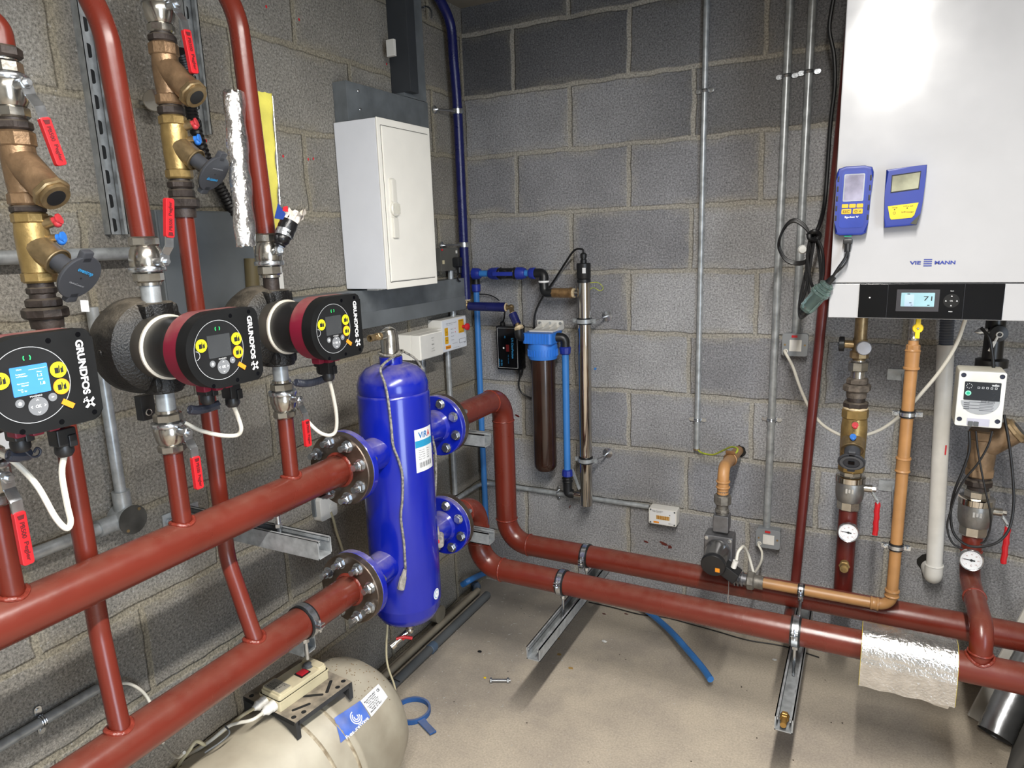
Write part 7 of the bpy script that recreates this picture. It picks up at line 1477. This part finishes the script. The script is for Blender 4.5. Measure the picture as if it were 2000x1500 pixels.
# bracket and float controller on top
bz = TZ + TR + .006
P1, P2, P3, P4 = F(475, 1362, bz + .02), F(583, 1412, bz + .02), F(686, 1328, bz + .02), F(600, 1290, bz + .02)
c = (P1 + P3) / 2; ex = V((.10, .995, 0)).normalized(); ey = Z.cross(ex) * -1
wb = abs((P2 - P1).dot(ey)); lb_ = abs((P3 - P2).dot(ex)); c = (P1 + P2 + P3) / 3 + ((P1 + P3 - P2) - (P1 + P2 + P3) / 3) * .25
m2 = fr((c.x, c.y, bz + .02), ex, Z.cross(ex)); t = thing('pump_plate', (c.x, c.y, bz - .02), 'black slotted mounting plate on top of the cream tank', 'bracket')
pl = G().rrect(m2, lb_, wb, -.012, 0, .006).mk('plate', mat('dusty_black_plate', '2b2c2e', .6, var=.2, vs=20, dust=.75), t)
for s_ in (-1, 1): 
    n = 12; pts = [(-wb / 2, -.001), (wb / 2, -.001)] + [(wb / 2 - wb * k / n, -.012 - .034 * abs(1 - 2 * k / n) ** 2) for k in range(n + 1)]; G().prism(fr(m2 @ V((s_ * (lb_ / 2 - .006), 0, 0)), Z.cross(ex), Z), pts, -.006, .006).mk('saddle_leg', MATS['dusty_black_plate'], t)
for x, y in ((-.44, -.4), (-.44, .4), (.44, -.4), (.44, .4), (-.3, -.43), (.3, -.43)): disc(G(), m2, x * lb_, y * wb, .006, .0005, 16).mk('bolt_hole', INK, pl)
for x, y, a, l_ in ((.25, -.32, .6, .05), (0, -.28, -.9, .05), (-.25, -.33, -.4, .045)): G().rrect(m2 @ M4.Translation((x * lb_, y * wb, 0)) @ M4.Rotation(a, 4, 'Z'), l_, .008, .0003, .0007, .003).mk('slot', INK, pl)
cc = F(574, 1352, bz + .022); c0, c1, c2 = F(548, 1392, bz + .02), F(506, 1374, bz + .02), F(646, 1322, bz + .02)
ex = (c2 - c0); ex.z = 0; lc = ex.length * .97; ex.normalize(); ey = Z.cross(ex); wc = abs((c1 - c0).dot(ey)); o_ = c0 + ex * lc / 2 + ey * wc / 2 * (1 if (c1 - c0).dot(ey) > 0 else -1)
m3 = fr((o_.x, o_.y, bz + .0205), ex, ey) @ M4.Diagonal((1, 1, .62, 1)); t = thing('pump_control_box', (o_.x, o_.y, bz + .02), 'cream pump control box with a red rocker switch on top of the tank', 'control box')
G().rrect(m3, lc, wc, 0, .042, .005).mk('base_case', CREAM, t); G().rrect(m3, lc * 1.01, wc * 1.03, .034, .042, .004).mk('flange_lip', CREAM, t)
lid = G().rrect(m3, lc * .97, wc * .93, .042, .06, .006, bev=.003).mk('lid', CREAM, t); G().rrect(m3, lc * .26, wc * .9, .058, .068, .006, -lc * .33, 0, bev=.002).mk('raised_end', CREAM, lid); G().rrect(m3, lc * .14, wc * .9, .058, .068, .006, lc * .4, 0, bev=.002).mk('raised_end', CREAM, lid)
lb2 = G().rrect(m3, lc * .22, wc * .78, .068, .0685, .003, -lc * .33, 0).mk('rating_label', mat('dull_silver_label', '9f9c92', .4, .3, dust=.2), lid)
g = G(); q = m3 @ M4.Translation((-lc * .33, 0, .069)) @ M4.Rotation(-PI / 2, 4, 'Z')
g.text('PTC', q @ M4.Translation((wc * .14, lc * .07, 0)), .006, .02); 
for k in range(5): g.text(('Type HYD', '230 V ~ 50 Hz', 'IP 54', 'max 10 bar', 'CE')[k], q @ M4.Translation((-.004, lc * (.04 - .03 * k), 0)), .0035, wc * .5)
g.mk('label_print', INK, lb2)
rk = G().rrect(m3, .03, .028, .06, .0625, .002, lc * .12, -wc * .12).mk('switch_bezel', BLK, lid); G().prism(m3 @ M4.Translation((lc * .12, -wc * .12, .0625)), [(-.011, -.01), (.011, -.01), (.011, .01), (-.011, .01)], 0, .005, .001).mk('red_rocker', mat('red_rocker_translucent', 'b01828', .25, coat=.4), rk)
G().lathe(m3 @ M4.Translation((lc * .3, wc * .05, .06)), [(.014, 0), (.014, .003), (.01, .005), (.0095, .012), (.006, .015), (.001, .0155)], 18).mk('grey_button', GRYP, lid)
for s_ in (-.22, .22):
    P = m3 @ V((-lc / 2, s_ * wc, .02)); gl_ = G().lathe(ax(P, -ex), [(.0135, 0), (.0135, .008), (.012, .01), (.0125, .022), (.008, .028), (.006, .034)], 12).mk('cable_gland', WPL, t)
    e = P - ex * .034; tgt = [L(u, v, .25) for u, v in ()]
    k = 0 if s_ > 0 else 1
    lead('control_flex', [e, e - ex * .03 + Z * .002, F(455 - 6 * k, 1412 + 5 * k, .42), F(420 - 8 * k, 1440 + 6 * k, .40), F(385 - 8 * k, 1462 + 8 * k, .36), F(352 - 10 * k, 1480 + 10 * k, .3), F(300, 1530, .2)], .004, CREAM if k == 0 else WCAB, ('yellowed' if k == 0 else 'whiter') + ' flex running from the control box glands over the tank to the lower left', grp='flexes from the pump control box')
lead('flex_loop', [F(400, 1455, .41), F(383, 1448, .43), F(370, 1465, .42), F(352, 1490, .38), F(345, 1510, .33)], .004, CREAM, 'loop of cream flex at the bottom edge on the left of the tank', 'cable')
lead('grey_lead', [F(440, 1418, .43), F(448, 1432, .425), F(430, 1450, .42), F(400, 1470, .41)], .002, GRYP, 'thin dark wire crossing the cream tank', 'wire')
lead('blue_scrap', [F(615, 1306, TZ + TR * .98), F(640, 1303, TZ + TR * .97), F(665, 1308, TZ + TR * .93)], .0014, mat('faded_blue_scrap', '5a6f9c', .6), 'thin curl of blue tape on top of the tank', 'scrap')
# dust and scraps on the tank
g = G()
for k in range(130):
    u_, v_ = random.gauss(690, 45), random.gauss(1325, 22); q = inv(u_, v_)
    if q[1] > .02 and q[0] != 0: r = trad(q[1]) + .0008; g.ball(m @ V((r * math.cos(q[0] / TR), r * math.sin(q[0] / TR), q[1])), random.uniform(.0008, .0018), (1, 1, .6), 6)
g.mk('tank_grit', mat('brown_grit', '7a6445', .9), None, 'brown grit lying on the shoulder of the cream tank', 'debris', kind='stuff')
for o in ALL:
    if '_o' in o: del o['_o']
